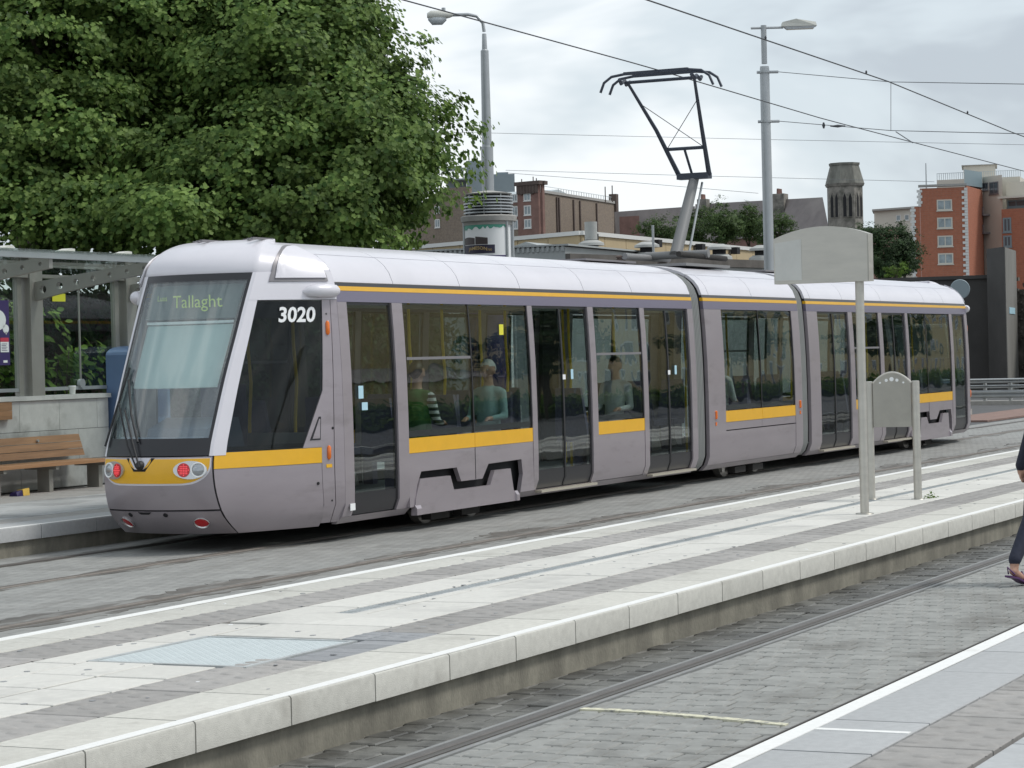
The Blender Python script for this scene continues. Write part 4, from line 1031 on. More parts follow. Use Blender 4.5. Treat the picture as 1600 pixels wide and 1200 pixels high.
# yellow grab poles and seats
for x in (21.9, 22.3, 24.0, 25.3, 26.3, 27.0, 28.9, 29.8, 30.5, 33.0, 34.5, 36.9, 37.7, 40.2, 41.0, 42.5, 44.7):
    yy = YT + random.choice((-0.55, 0.5, -0.3))
    build(MB().tube([(x, yy, 0.34), (x, yy, 1.2), (x+0.05, yy, 1.6), (x, yy, 2.0), (x, yy, 2.44)], 0.018, 8), 'grab_pole', 'pole_yellow', tram, 40)
def seat(x, y, d):
    m = MB()
    m.box(x-0.22, x+0.22, y-0.22, y+0.22, 0.72, 0.80); m.box(x-0.06, x+0.06, y-0.06, y+0.06, 0.34, 0.72)
    s_ = build(m, 'seat', 'seat_fabric', tram, 0)
    bx = x - d*0.22
    build(MB().hexa([(bx-0.04, y-0.22, 0.80), (bx+0.04, y-0.22, 0.80), (bx+0.04, y+0.22, 0.80), (bx-0.04, y+0.22, 0.80)],
                    [(bx-0.03-d*0.10, y-0.17, 1.40), (bx+0.03-d*0.10, y-0.17, 1.40), (bx+0.03-d*0.10, y+0.17, 1.40), (bx-0.03-d*0.10, y+0.17, 1.40)]), 'backrest', 'seat_fabric', s_, 0)
for x, d in ((23.1, 1), (24.05, -1), (24.6, 1), (25.45, -1), (28.1, 1), (28.95, -1), (32.7, 1), (33.5, -1), (34.1, 1), (34.9, -1), (38.7, 1), (39.4, -1), (41.8, 1), (42.7, -1), (43.2, 1), (43.9, -1)):
    for y in (YT-0.78, YT+0.78): seat(x, y, d)

# ---------------------------------------------------------------- pantograph on the middle module
pan = build(MB().box(32.5, 34.3, YT-0.55, YT+0.55, 3.05, 3.09), 'pantograph', 'panto_grey', tram, 0)
for x in (32.6, 34.2):
    for s in (1,):
        build(MB().lathe((x, YT+s*0.5, 3.09), [(0, .05), (.03, .08), (.05, .05), (.08, .08), (.10, .05), (.13, .08), (.15, .04)], 12), 'insulator', 'brewery_dark', pan, 40)
build(MB().tube([(32.55, YT-0.42, 3.22), (34.45, YT-0.42, 3.20)], 0.042, 10), 'base_tube', 'under', pan, 40)
build(MB().tube([(32.55, YT+0.42, 3.22), (34.25, YT+0.42, 3.22)], 0.05, 10), 'base_tube', 'panto_grey', pan, 40)
build(MB().tube([(33.55, YT-0.5, 3.25), (33.55, YT+0.5, 3.25)], 0.06, 10), 'pivot_shaft', 'panto_grey', pan, 40)
KN = Vector((34.33, YT, 4.42))
build(MB().tube([(33.5, YT, 3.25), (34.0, YT, 3.95), KN], [0.095, 0.085, 0.075], 12), 'lower_arm', 'panto_grey', pan, 40)
build(MB().tube([(33.78, YT-0.10, 3.28), (34.40, YT-0.10, 4.36)], 0.018, 8), 'control_rod', 'galv', pan, 40)
build(MB().box(34.24, 34.42, YT-0.25, YT+0.25, 4.41, 4.50), 'elbow_joint', 'panto_paint', pan, 0)
HX, HZ = 33.06, 5.84
for s in (-1, 1):
    build(MB().tube([(34.33, YT+s*0.24, 4.47), (33.75, YT+s*0.36, 5.12), (HX+0.02, YT+s*0.52, HZ-0.07)], [0.038, 0.030, 0.021], 10), 'upper_arm', 'panto_paint', pan, 40)
build(MB().tube([(34.0, YT-0.31, 4.85), (34.0, YT+0.31, 4.85)], 0.026, 8), 'cross_tube', 'panto_paint', pan, 40)
build(MB().tube([(34.28, YT+0.02, 4.5), (34.0, YT+0.02, 4.85)], 0.02, 8), 'cross_tube', 'panto_paint', pan, 40)
build(MB().tube([(34.0, YT-0.30, 4.85), (33.35, YT+0.46, 5.5)], 0.006, 6), 'brace_wire', 'wire', pan, 40)
build(MB().tube([(34.0, YT+0.30, 4.85), (33.35, YT-0.46, 5.5)], 0.006, 6), 'brace_wire', 'wire', pan, 40)
for dx in (-0.17, 0.17):
    build(MB().tube([(HX+dx, YT-0.88, HZ-0.20), (HX+dx, YT-0.82, HZ-0.06), (HX+dx, YT-0.70, HZ+0.02), (HX+dx, YT-0.5, HZ+0.045), (HX+dx, YT+0.5, HZ+0.045), (HX+dx, YT+0.70, HZ+0.02), (HX+dx, YT+0.82, HZ-0.06), (HX+dx, YT+0.88, HZ-0.20)], 0.020, 8), 'collector_horn', 'panto_paint', pan, 40)
    build(MB().box(HX+dx-0.03, HX+dx+0.03, YT-0.5, YT+0.5, HZ+0.03, HZ+0.072), 'contact_strip', 'panto_paint', pan, 0)
for s in (-1, 1):
    build(MB().tube([(HX-0.2, YT+s*0.56, HZ-0.03), (HX-0.1, YT+s*0.58, HZ-0.08), (HX, YT+s*0.56, HZ-0.03), (HX+0.1, YT+s*0.58, HZ-0.08), (HX+0.2, YT+s*0.56, HZ-0.03)], 0.028, 8), 'spring_box', 'panto_paint', pan, 40)
build(MB().tube([(HX, YT-0.56, HZ-0.06), (HX, YT+0.56, HZ-0.06)], 0.024, 8), 'cross_tube', 'panto_paint', pan, 40)
# gear on the roof of the other modules
for x0_, x1_ in ((29.3, 31.0), (36.3, 37.6)):
    build(MB().box(x0_, x1_, YT-0.4, YT+0.4, 3.05, 3.075), 'roof_box', 'grey_trim', tram, 0)
# ================================================================== shelter platform furniture
YWALL = 14.2
wall = thing('low_wall', (20.0, YWALL+0.15, HP), 'low pale stone-clad wall with coping behind the bench', 'wall')
build(MB().box(12.0, 26.80, YWALL+0.012, YWALL+0.3, HP-0.05, 1.40), 'core', 'joint', wall, 0)
build(MB().box(12.0, 26.83, YWALL-0.03, YWALL+0.34, 1.405, 1.462), 'coping', 'wall_stone', wall, 0)
for z0, z1, off in ((0.28, 0.62, 0.0), (0.625, 1.012, 0.41), (1.018, 1.40, 0.0)):
    x = 12.4 + off - 0.83*(off > 0)
    while x < 26.79:
        a, b = max(x, 12.0)+0.003, min(x+0.832, 26.80)-0.003
        if b - a > 0.05: build(MB().box(a, b, YWALL, YWALL+0.03, z0, z1), 'cladding_slab', 'wall_stone', wall, 0)
        x += 0.832
# slatted timber bench and the end of a second one fixed higher
def bench(x0, x1, yf, label, zs=0.63):
    t = thing('bench', ((x0+x1)/2, yf+0.25, HP), label, 'bench')
    for k in range(4): build(MB().box(x0, x1, yf+0.115*k, yf+0.115*k+0.105, zs-0.03, zs+0.012), 'seat_plank', 'bench_wood', t, 0)
    for k in range(3):
        z0 = zs+0.055+0.092*k; y0 = yf+0.44+0.03*k
        build(MB().hexa([(x0, y0, z0), (x1, y0, z0), (x1, y0+0.035, z0), (x0, y0+0.035, z0)], [(x0, y0+0.027, z0+0.085), (x1, y0+0.027, z0+0.085), (x1, y0+0.062, z0+0.085), (x0, y0+0.062, z0+0.085)]), 'back_plank', 'bench_wood', t, 0)
    x = x1-0.12
    while x > x0:
        build(MB().box(x-0.04, x+0.04, yf+0.12, yf+0.30, HP, zs-0.075), 'leg', 'shelter_steel', t, 0)
        build(MB().box(x-0.03, x+0.03, yf+0.02, yf+0.50, zs-0.075, zs-0.031), 'bracket', 'shelter_steel', t, 0)
        x -= 1.05
    build(MB().lathe((25.03, yf+0.50, 0.90), [(0, .02), (-0.02, .018)], 10, axis=(0, 1, 0)), 'bolt', 'galv', t, 0)
    return t
bench(14.5, 25.95, 13.55, 'long brown slatted timber bench against the stone wall')
pb = MB(); 
pn = thing('timber_panel', (23.6, YWALL-0.05, 1.18), 'short brown timber board fixed to the wall above the bench', 'board')
for k in range(2): build(MB().box(22.6, 24.64, YWALL-0.07, YWALL-0.005, 1.185+0.108*k, 1.29+0.108*k), 'plank', 'bench_wood', pn, 0)

# glazed shelter: posts on the wall, holed brackets, glass roof and wall panes
sh = thing('tram_shelter', (24.0, 13.6, HP), 'grey steel and glass tram shelter with holed roof brackets', 'shelter')
POSTS = [25.27-2.12*2, 25.27-2.12, 25.27, 25.27+2.12]
for x in POSTS:
    build(MB().box(x-0.13, x+0.13, YWALL-0.02, YWALL+0.22, 1.462, 3.05), 'post', 'shelter_steel', sh, 0)
    build(MB().box(x-0.29, x-0.20, YWALL+0.06, YWALL+0.13, 1.47, 2.95), 'post', 'shelter_steel', sh, 0)
    # bracket: tapered plate with round holes
    n = 7; y0, y1 = YWALL-0.02, 12.40; th = 0.035
    def top(t): return 2.90 + 0.20*t
    def bot(t): return 2.66 + 0.30*t**0.85
    vs = []; fs = []
    m = MB()
    for i in range(n):
        ta, tb = i/n, (i+1)/n; ya, yb = y0+(y1-y0)*ta, y0+(y1-y0)*tb
        cor = [(ya, bot(ta)), (yb, bot(tb)), (yb, top(tb)), (ya, top(ta))]
        cy, cz = (ya+yb)/2, (bot((ta+tb)/2)+top((ta+tb)/2))/2; r = 0.052 - 0.0045*i
        K = 16; ring = [(cy + r*math.cos(2*PI*(k+0.5)/K - 3*PI/4), cz + r*math.sin(2*PI*(k+0.5)/K - 3*PI/4)) for k in range(K)]
        # outer loop matched to the ring: corners at every fourth point
        def lerp(p, q, t): return (p[0]+(q[0]-p[0])*t, p[1]+(q[1]-p[1])*t)
        ring = [(cy + r*math.cos(a), cz + r*math.sin(a)) for a in [(-3*PI/4 if y1 > y0 else -PI/4) + (1 if y1 > y0 else -1)*2*PI*k/K for k in range(K)]]
        outer = []
        for c4 in range(4):
            for s4 in range(4): outer.append(lerp(cor[c4], cor[(c4+1) % 4], s4/4))
        o0 = []
        for xx in (x-th, x+th):
            o0.append([(xx, a, b) for a, b in outer] + [(xx, a, b) for a, b in ring])
        V = o0[0]+o0[1]; F = []
        for k in range(K):
            k2 = (k+1) % K
            F.append([k, k2, K+k2, K+k]); F.append([2*K+k, 3*K+k, 3*K+k2, 2*K+k2])
            F.append([K+k, K+k2, 3*K+k2, 3*K+k])
            F.append([k, 2*K+k, 2*K+k2, k2])
        m.add(V, F)
    build(m, 'roof_bracket', 'shelter_steel', sh, 0)
build(MB().box(POSTS[0]-2, 28.6, 12.36, 12.42, 3.07, 3.135), 'front_rail', 'galv', sh, 0)
build(MB().box(POSTS[0]-2, 28.6, YWALL+0.0, YWALL+0.2, 2.955, 3.0), 'rear_rail', 'shelter_steel', sh, 0)
xs_ = [POSTS[0]-2.12]+POSTS+[28.6]
for a, b in zip(xs_[:-1], xs_[1:]):
    build(MB().hexa([(a+0.02, 12.25, 3.145), (b-0.02, 12.25, 3.145), (b-0.02, YWALL+0.35, 3.045), (a+0.02, YWALL+0.35, 3.045)],
                    [(a+0.02, 12.25, 3.16), (b-0.02, 12.25, 3.16), (b-0.02, YWALL+0.35, 3.06), (a+0.02, YWALL+0.35, 3.06)]), 'roof_pane', 'roof_glass', sh, 0)
    if b < 27.6:
        build(MB().box(a+0.14, b-0.30, YWALL+0.09, YWALL+0.10, 1.56, 2.94), 'wall_pane', 'shelter_glass', sh, 0)
        build(MB().box(a+0.13, b-0.29, YWALL+0.07, YWALL+0.12, 1.52, 1.565), 'pane_rail', 'galv', sh, 0)
        build(MB().box((a+b)/2-0.01, (a+b)/2+0.01, YWALL+0.085, YWALL+0.105, 1.565, 2.94), 'mullion', 'shelter_steel', sh, 0)
for x in (22.55, 23.72, 24.9):
    build(MB().prism([(x-0.17, 12.55, 3.165), (x+0.12, 12.55, 3.165), (x+0.12, 12.55, 3.21), (x+0.05, 12.55, 3.215)], (0, 0.14, 0)), 'roof_clip', 'lamp_head', sh, 0)
build(MB().lathe((26.30, YWALL+0.06, 1.60), [(-0.03, .06), (0.02, .06)], 14, axis=(0, -1, 0)), 'pane_clamp', 'galv', sh, 30)
# information poster inside the shelter
po = thing('poster', (24.25, YWALL+0.02, 1.85), 'purple poster with white speech bubbles on the shelter glass', 'poster')
px0, px1, pz0, pz1, py = 23.75, 24.76, 1.86, 2.665, YWALL+0.03
build(MB().box(px0, px1, py, py+0.02, pz0, pz1), 'sheet', 'poster_purple', po, 0)
def disc_y(m, x, z, rx, rz, y, n=20, th=0.004):
    return m.prism([(x+rx*math.cos(2*PI*k/n), y, z+rz*math.sin(2*PI*k/n)) for k in range(n)], (0, -th, 0))
build(disc_y(MB(), 24.52, 2.42, 0.17, 0.13, py-0.001), 'speech_bubble', 'white_print', po, 0)
build(disc_y(MB(), 24.685, 2.31, 0.06, 0.055, py-0.001).prism([(24.67, py-0.001, 2.27), (24.71, py-0.001, 2.27), (24.69, py-0.001, 2.235)], (0, -0.004, 0)), 'speech_bubble', 'white_print', po, 0)
build(disc_y(MB(), 24.15, 2.44, 0.2, 0.14, py-0.001), 'speech_bubble', 'white_print', po, 0)
for x0_ in (24.38, 24.57):
    build(MB().box(x0_, x0_+0.165, py-0.005, py-0.001, 2.15, 2.20), 'red_heading', 'poster_red', po, 0)
    build(MB().box(x0_, x0_+0.165, py-0.005, py-0.001, 2.02, 2.148), 'text_box', 'white_print', po, 0)
m = MB()
for k in range(5): m.box(24.40, 24.50+0.03*(k % 2), py-0.0075, py-0.0055, 2.04+0.02*k, 2.046+0.02*k); m.box(24.59, 24.70-0.02*(k % 2), py-0.0075, py-0.0055, 2.04+0.02*k, 2.046+0.02*k)
o = build(m, 'small_print', 'poster_purple', po, 0); o['kind'] = 'stuff'
build(MB().box(24.62, 24.70, py-0.005, py-0.001, 1.89, 1.92), 'logo', 'white_print', po, 0)
tag(build(MB().box(25.74, 26.02, YWALL+0.078, YWALL+0.084, 2.665, 2.765), 'notice', 'yellow_sticker'), 'small yellow notice stuck high on the shelter glass', 'notice')
# ticket machine with rounded blue top
def blue_machine(name, x, y, w, d, zt, label, cat, z0=HP):
    t = thing(name, (x, y, z0), label, cat, 'blue machines behind the tram')
    prof = [(x-w/2, z0), (x-w/2, zt-0.12)] + [(x - w/2*math.cos(PI*k/10)*1.0, zt-0.12+0.12*math.sin(PI*k/10)) for k in range(1, 10)] + [(x+w/2, zt-0.12), (x+w/2, z0)]
    build(MB().prism([(a, y, b) for a, b in prof], (0, d, 0)), 'cabinet', 'blue_box', t, 20)
    build(MB().box(x-w/2-0.004, x+w/2+0.004, y-0.004, y+0.002, zt-0.24, zt-0.228), 'seam', 'blue_box_dark', t, 0)
    build(MB().box(x-w/2+0.08, x+w/2-0.08, y-0.012, y+0.002, zt-0.95, zt-0.45), 'screen_panel', 'blue_box_dark', t, 0)
    return t
blue_machine('ticket_machine', 27.26, YWALL-0.42, 0.75, 0.5, 2.08, 'blue ticket machine with curved top standing at the wall end', 'machine')
# litter on the far platform, paper cup on the wall
cup = thing('paper_cup', (26.08, YWALL+0.05, 1.463), 'white paper cup left on the wall coping', 'cup')
build(MB().lathe((26.08, YWALL+0.05, 1.463), [(0, .035), (0.10, .046)], 14), 'cup_body', 'cap_white', cup, 30)
build(MB().lathe((26.08, YWALL+0.05, 1.563), [(0, .049), (0.012, .046)], 14), 'rim', 'white_print', cup, 30)
wr = thing('crisp_packet', (24.0, 13.55, HP), 'crumpled navy and gold crisp packet lying under the bench', 'litter')
m = MB(); m.hexa([(23.86, 13.50, HP), (23.98, 13.50, HP), (23.98, 13.62, HP), (23.86, 13.62, HP)], [(23.87, 13.52, HP+0.05), (23.97, 13.51, HP+0.07), (23.98, 13.60, HP+0.06), (23.88, 13.61, HP+0.04)])
build(m, 'wrapper', 'litter_navy', wr, 0)
m = MB(); m.hexa([(23.985, 13.50, HP), (24.11, 13.50, HP), (24.11, 13.62, HP), (23.985, 13.62, HP)], [(23.985, 13.51, HP+0.08), (24.10, 13.50, HP+0.09), (24.09, 13.60, HP+0.06), (23.99, 13.60, HP+0.07)])
build(m, 'wrapper', 'litter_gold', wr, 0)

# ================================================================== signs on the island
def obl(c, w, d): return c
tot = thing('stop_sign', (21.66, 2.27, HP), 'tall stainless steel sign seen from its blank back on a single pole', 'sign')
# axes of the sign plate: it faces along the track, turned a little
ax = Vector((0, 1, 0)); ay = Vector((1, 0, 0))         # along the plate (left in view), through it (away from the camera)
c0 = Vector((21.66, 2.27, 0))
build(MB().lathe((21.66, 2.27, HP), [(0, 0.040), (2.20, 0.040)], 20), 'pole', 'stainless', tot, 40)
build(MB().lathe((21.66, 2.27, HP+0.0005), [(0, 0.085), (0.008, 0.08)], 20), 'base_plate', 'stainless_dark', tot, 40)
def P2(s, z, t): return c0 + ax*s + ay*t + Vector((0, 0, z))
K = 14; L0, L1 = -0.115, 0.80
tp = [(L1 - (L1-L0)*k/K, 2.84 + 0.10*(1-((k/K-0.52)/0.52)**2)) for k in range(K+1)]
poly = [(L0, 2.42), (L1, 2.42)] + tp
build(MB().prism([P2(s, z, -0.07) for s, z in poly], ay*0.14), 'sign_box', 'stainless', tot, 20)
build(MB().box(0, 0, 0, 0, 0, 0) if False else MB().prism([P2(s, z, -0.073) for s, z in ((0.53, 2.45), (0.788, 2.452), (0.788, 2.80), (0.53, 2.83))], ay*0.0025), 'back_hatch', 'hatch_metal', tot, 0)
build(MB().prism([P2(s, z, -0.0725) for s, z in ((L0+0.004, 2.425), (L0+0.012, 2.425), (L0+0.012, 2.85), (L0+0.004, 2.85))], ay*0.002), 'edge_shade', 'stainless_dark', tot, 0)  # dark strip painted in for the shaded side face of the box

inf = thing('information_panel', (23.72, 2.58, HP), 'short stainless panel with arched top and round holes between two posts', 'sign')
A, B = Vector((23.79, 2.86, 0)), Vector((23.80, 2.38, 0))
for p in (A, B):
    build(MB().lathe((p.x, p.y, HP), [(0, 0.040), (1.185, 0.040), (1.19, 0.03)], 20), 'post', 'stainless', inf, 40)
    build(MB().lathe((p.x, p.y, HP+0.0005), [(0, 0.07), (0.006, 0.066)], 18), 'base_plate', 'stainless_dark', inf, 40)
d = (B-A).normalized(); nn = Vector((d.y, -d.x, 0)); Lp = (B-A).length
K = 16; poly = [(0.045, 1.005), (Lp-0.045, 1.005)] + [(Lp-0.045 - (Lp-0.09)*k/K, 1.44 + 0.105*(1-((k/K-0.5)/0.5)**2)) for k in range(K+1)]
def P3(s, z, t): return A + d*s + nn*t + Vector((0, 0, z))
pl = build(MB().prism([P3(s, z, -0.012) for s, z in poly], nn*0.024), 'panel', 'stainless_dark', inf, 0)
m = MB()
rim = [P3(Lp-0.045 - (Lp-0.09)*k/K, 1.447 + 0.105*(1-((k/K-0.5)/0.5)**2), 0.0) for k in range(K+1)]
build(MB().tube(rim, 0.013, 8), 'top_rim', 'stainless', inf, 40)
for s, r, z in ((0.12, .010, 1.452), (0.185, .016, 1.476), (Lp/2, .022, 1.487), (Lp-0.185, .016, 1.476), (Lp-0.12, .010, 1.452)):
    cc = P3(s, z, 0.0122)
    build(MB().lathe(cc, [(0, r), (0.004, r)], 16, axis=tuple(nn)), 'round_hole', 'white_print', pl, 30)

# ================================================================== lamp posts, advertising column, wires
AC = at(765, 400, 48); ac = Vector((AC.x, AC.y, -0.06))
adv = thing('advertising_column', tuple(ac), 'round advertising column with slatted top and dark whiskey poster', 'column')
def zc(v, D=48, u=765): return at(u, v, D).z
R = 0.50
build(MB().lathe((ac.x, ac.y, -0.06), [(0, R+0.06), (0.9, R+0.06), (0.95, R-0.02)], 28), 'base', 'galv', adv, 30)
z_p0, z_p1 = zc(398), zc(351)
build(MB().lathe((ac.x, ac.y, 0.88), [(0, R-0.03), (z_p1-0.88+0.02, R-0.03)], 32), 'drum', 'white_print', adv, 30)
view = Vector((CAM.x-ac.x, CAM.y-ac.y, 0)).normalized(); lf = Vector((view.y, -view.x, 0)); 
if lf.dot(RT) > 0: lf = -lf                      # lf points to the left in view
def cyl(ang, z, r): return (ac + view*(r*math.cos(ang)) + lf*(r*math.sin(ang))) * Vector((1, 1, 0)) + Vector((0, 0, z)) if False else Vector((ac.x + view.x*r*math.cos(ang) + lf.x*r*math.sin(ang), ac.y + view.y*r*math.cos(ang) + lf.y*r*math.sin(ang), z))
def wrap(a0, a1, zf0, zf1, r, th, name, mt, n=16, parent=None, smooth=40):
    o = [[cyl(a0+(a1-a0)*j/n, zf0(j/n), r) for j in range(n+1)], [cyl(a0+(a1-a0)*j/n, zf1(j/n), r) for j in range(n+1)]]
    i = [[cyl(a0+(a1-a0)*j/n, zf0(j/n), r-th) for j in range(n+1)], [cyl(a0+(a1-a0)*j/n, zf1(j/n), r-th) for j in range(n+1)]]
    return build(MB().slab(o, i), name, mt, parent or adv, smooth)
ph = z_p1 - z_p0
pst = wrap(1.35, -0.72, lambda t: 1.0, lambda t: z_p1, R-0.012, 0.01, 'poster', 'white_print', 24)
rj = [random.uniform(-0.03, 0.03) for _ in range(40)]
wrap(1.34, -0.70, lambda t: z_p1-0.17*ph+0.06*ph*t+rj[int(t*24)]*1.2, lambda t: z_p1-0.01, R-0.006, 0.006, 'green_band', 'poster_green', 24, pst, 0)
wrap(1.33, -0.22, lambda t: z_p0+0.02*ph, lambda t: z_p0+0.30*ph, R-0.006, 0.006, 'book_cover', 'poster_navy', 18, pst)
wrap(1.28, 0.62, lambda t: z_p0+0.32*ph, lambda t: z_p0+0.53*ph+0.02*math.sin(t*PI), R-0.006, 0.006, 'book_cover', 'poster_brown', 10, pst)
wrap(0.58, 0.06, lambda t: z_p0+0.32*ph, lambda t: z_p0+0.58*ph-0.05*ph*t, R-0.006, 0.006, 'book_cover', 'poster_brown', 10, pst)
wrap(1.33, -0.70, lambda t: 1.02, lambda t: z_p0-0.05*ph, R-0.006, 0.006, 'poster_foot', 'poster_purple', 18, pst)
# printed name bent round the drum
tm = text_mb('JAMESON', 0.088, (0, 0, 0), (1, 0, 0), (0, 1, 0), 0.0, 0.002, 'CENTER')
mt_ = MB(); mt_.add([cyl(0.50 - p[0]/R*1.12, z_p0+0.10*ph+p[1]+0.03*math.cos(p[0]*7), R+0.002) for p in tm.v], tm.f); build(mt_, 'lettering', 'gold_print', pst, 0, recalc=False)
tm = text_mb('1780', 0.06, (0, 0, 0), (1, 0, 0), (0, 1, 0), 0.0, 0.0, 'CENTER')
mt_ = MB(); mt_.add([cyl(0.02 - p[0]/R, z_p0+0.10*ph+p[1], R+0.002) for p in tm.v], tm.f); build(mt_, 'lettering', 'gold_print', pst, 0, recalc=False)
for an in (1.40, -0.78, -1.2, 2.9):
    build(MB().tube([cyl(an, 0.85, R-0.01), cyl(an, z_p1+0.1, R-0.01)], 0.035, 8), 'upright', 'galv', adv, 40)
build(MB().lathe((ac.x, ac.y, z_p1-0.02), [(0, R), (0.06, R), (0.075, R+0.045), (0.17, R+0.055), (0.19, R+0.02), (0.20, R-0.1)], 36), 'cornice', 'concrete_pale', adv, 40)
zt0, zt1 = z_p1+0.18, zc(303)
build(MB().lathe((ac.x, ac.y, zt0), [(0, R-0.12), (zt1-zt0, R-0.12)], 28), 'inner_drum', 'bellows_dark', adv, 40)
for k in range(6):
    z = zt0 + 0.03 + (zt1-zt0-0.06)*k/6
    build(MB().lathe((ac.x, ac.y, z), [(0, R-0.10), (0.0, R-0.01+0.0), (0.028, R-0.012), (0.028, R-0.10)], 36), 'louvre', 'galv', adv, 30)
for k in range(8):
    an = 2*PI*k/8+0.2; build(MB().tube([cyl(an, zt0, R-0.06), cyl(an, zt1, R-0.06)], 0.014, 6), 'louvre_bar', 'galv', adv, 30)
build(MB().lathe((ac.x, ac.y, zt1-0.02), [(0, R-0.04), (0.02, R-0.03), (0.05, R-0.2), (0.08, 0.1)], 36), 'cap', 'concrete_pale', adv, 50)

# lamp with swan neck rising behind the column
lp = at(765, 395, 50); l1 = thing('street_lamp', (lp.x, lp.y, -0.06), 'grey swan-neck street lamp rising behind the advertising column', 'lamp')
ph_ = lambda v: at(760, v, 50).z
build(MB().lathe((lp.x, lp.y, -0.06), [(0, 0.125), (ph_(225), 0.125), (ph_(224), 0.10), (ph_(75), 0.082), (ph_(73), 0.055), (ph_(50), 0.045), (ph_(50)+0.02, 0.04)], 16), 'pole', 'galv', l1, 40)
tipu = Vector((lp.x, lp.y, ph_(50)))
lft = at(660, 30, 50)-at(760, 30, 50); lft.z = 0; lft = lft.normalized()
arm = [tipu, tipu+Vector((0, 0, 0.18))+lft*0.02, tipu+Vector((0, 0, 0.32))+lft*0.14, tipu+Vector((0, 0, 0.36))+lft*0.32, tipu+Vector((0, 0, 0.36))+lft*0.75]
build(MB().tube(arm, 0.035, 10), 'bracket_arm', 'galv', l1, 40)
hd = tipu+Vector((0, 0, 0.36))+lft*0.62
build(MB().tube([hd, hd+lft*0.08, hd+lft*0.25, hd+lft*0.46, hd+lft*0.54], [0.03, 0.06, 0.10, 0.10, 0.05], 14), 'lamp_head', 'lamp_head', l1, 50)
build(MB().tube([hd+lft*0.16+Vector((0, 0, -0.06)), hd+lft*0.25+Vector((0, 0, -0.10)), hd+lft*0.42+Vector((0, 0, -0.10)), hd+lft*0.50+Vector((0, 0, -0.05))], [0.05, 0.10, 0.10, 0.05], 12), 'lamp_bowl', 'lamp_glass', l1, 50)
build(MB().box(hd.x+lft.x*.2-.03, hd.x+lft.x*.2+.03, hd.y+lft.y*.2-.03, hd.y+lft.y*.2+.03, hd.z+0.08, hd.z+0.15), 'photocell', 'galv', l1, 0)

# thick wire mast with a lamp
mp_ = at(1202, 425, 50); ms = thing('wire_mast', (mp_.x, mp_.y, -0.06), 'thick silver wire mast with one flat street light on top', 'mast')
zz = lambda v: at(1201, v, 50).z
build(MB().lathe((mp_.x, mp_.y, -0.06), [(0, 0.13), (0.5, 0.115), (zz(104), 0.098), (zz(101)+0.02, 0.09)], 18), 'pole', 'galv', ms, 40)
build(MB().lathe((mp_.x, mp_.y, zz(100)), [(0, 0.058), (zz(40)-zz(100), 0.058)], 14), 'upper_pole', 'galv', ms, 40)
rt = (at(1300, 40, 50)-at(1200, 40, 50)); rt.z = 0; rt = rt.normalized(); tp_ = Vector((mp_.x, mp_.y, zz(44)))
build(MB().tube([tp_-rt*0.26, tp_+rt*0.40], 0.025, 8), 'cross_arm', 'galv', ms, 40)
nm = Vector((-rt.y, rt.x, 0))
h0 = tp_ + rt*0.36 + Vector((0, 0, 0.03))
def Q(s, w, z): return h0 + rt*s + nm*w + Vector((0, 0, z))
hm = MB()
hm.add([Q(0, -.10, -.02), Q(.72, -.12, -.02), Q(.72, .12, -.02), Q(0, .10, -.02), Q(0.02, -.09, .07), Q(.30, -.11, .13), Q(.70, -.09, .06), Q(.70, .09, .06), Q(.30, .11, .13), Q(0.02, .09, .07)],
       [(0, 3, 2, 1), (0, 1, 6, 5, 4), (2, 3, 9, 8, 7), (4, 5, 8, 9), (5, 6, 7, 8), (1, 2, 7, 6), (3, 0, 4, 9)])
build(hm, 'lamp_head', 'lamp_head', ms, 0)
hm = MB(); hm.hexa([Q(.05, -.09, -.022), Q(.70, -.11, -.022), Q(.70, .11, -.022), Q(.05, .09, -.022)], [Q(.12, -.07, -.08), Q(.66, -.08, -.07), Q(.66, .08, -.07), Q(.12, .07, -.08)])
build(hm, 'lamp_bowl', 'lamp_glass', ms, 0)
for v in (113, 190):
    build(MB().lathe((mp_.x, mp_.y, zz(v)-0.02), [(0, 0.125), (0.04, 0.125)], 16), 'clamp', 'galv', ms, 30)
    build(MB().tube([Vector((mp_.x, mp_.y, zz(v)))-rt*0.16, Vector((mp_.x, mp_.y, zz(v)))+rt*0.28], 0.03, 8), 'clamp_bolt', 'galv', ms, 30)

def wire(pts, r, label, mt='wire', extra=None):
    t = build(MB().tube(pts, r, 6), 'overhead_wire', mt, None, 40); tag(t, label, 'wire', 'overhead wires'); return t
def cat(y, z0, x0, x1, n=40, sag=0.0):
    return [(x0+(x1-x0)*i/n, y, z0(x0+(x1-x0)*i/n)) for i in range(n+1)]
cz = lambda x: float(np.interp(x, [0, 25.1, 32.7, 40.7, 55.1, 90], [6.05, 5.98, 5.925, 5.80, 5.74, 5.70]))
w1 = wire(cat(YT, cz, 5, 90, 60), 0.0085, 'contact wire resting on the pantograph of the tram')
mz = lambda x: float(np.interp(x, [0, 24.4, 33.3, 41.2, 90], [5.72, 5.61, 5.55, 5.33, 5.2]))
w2 = wire(cat(YM, mz, 5, 90, 60), 0.0085, 'contact wire of the middle track, highest dark wire at right')
for u, v in ((1163, 58), (1363, 135), (1530, 193)):
    pass
for x in (28.2, 32.3, 37.6):
    build(MB().lathe((x, YM, mz(x)), [(0, .01), (0.03, .016), (0.05, .006)], 8), 'wire_clip', 'wire', w2, 30)
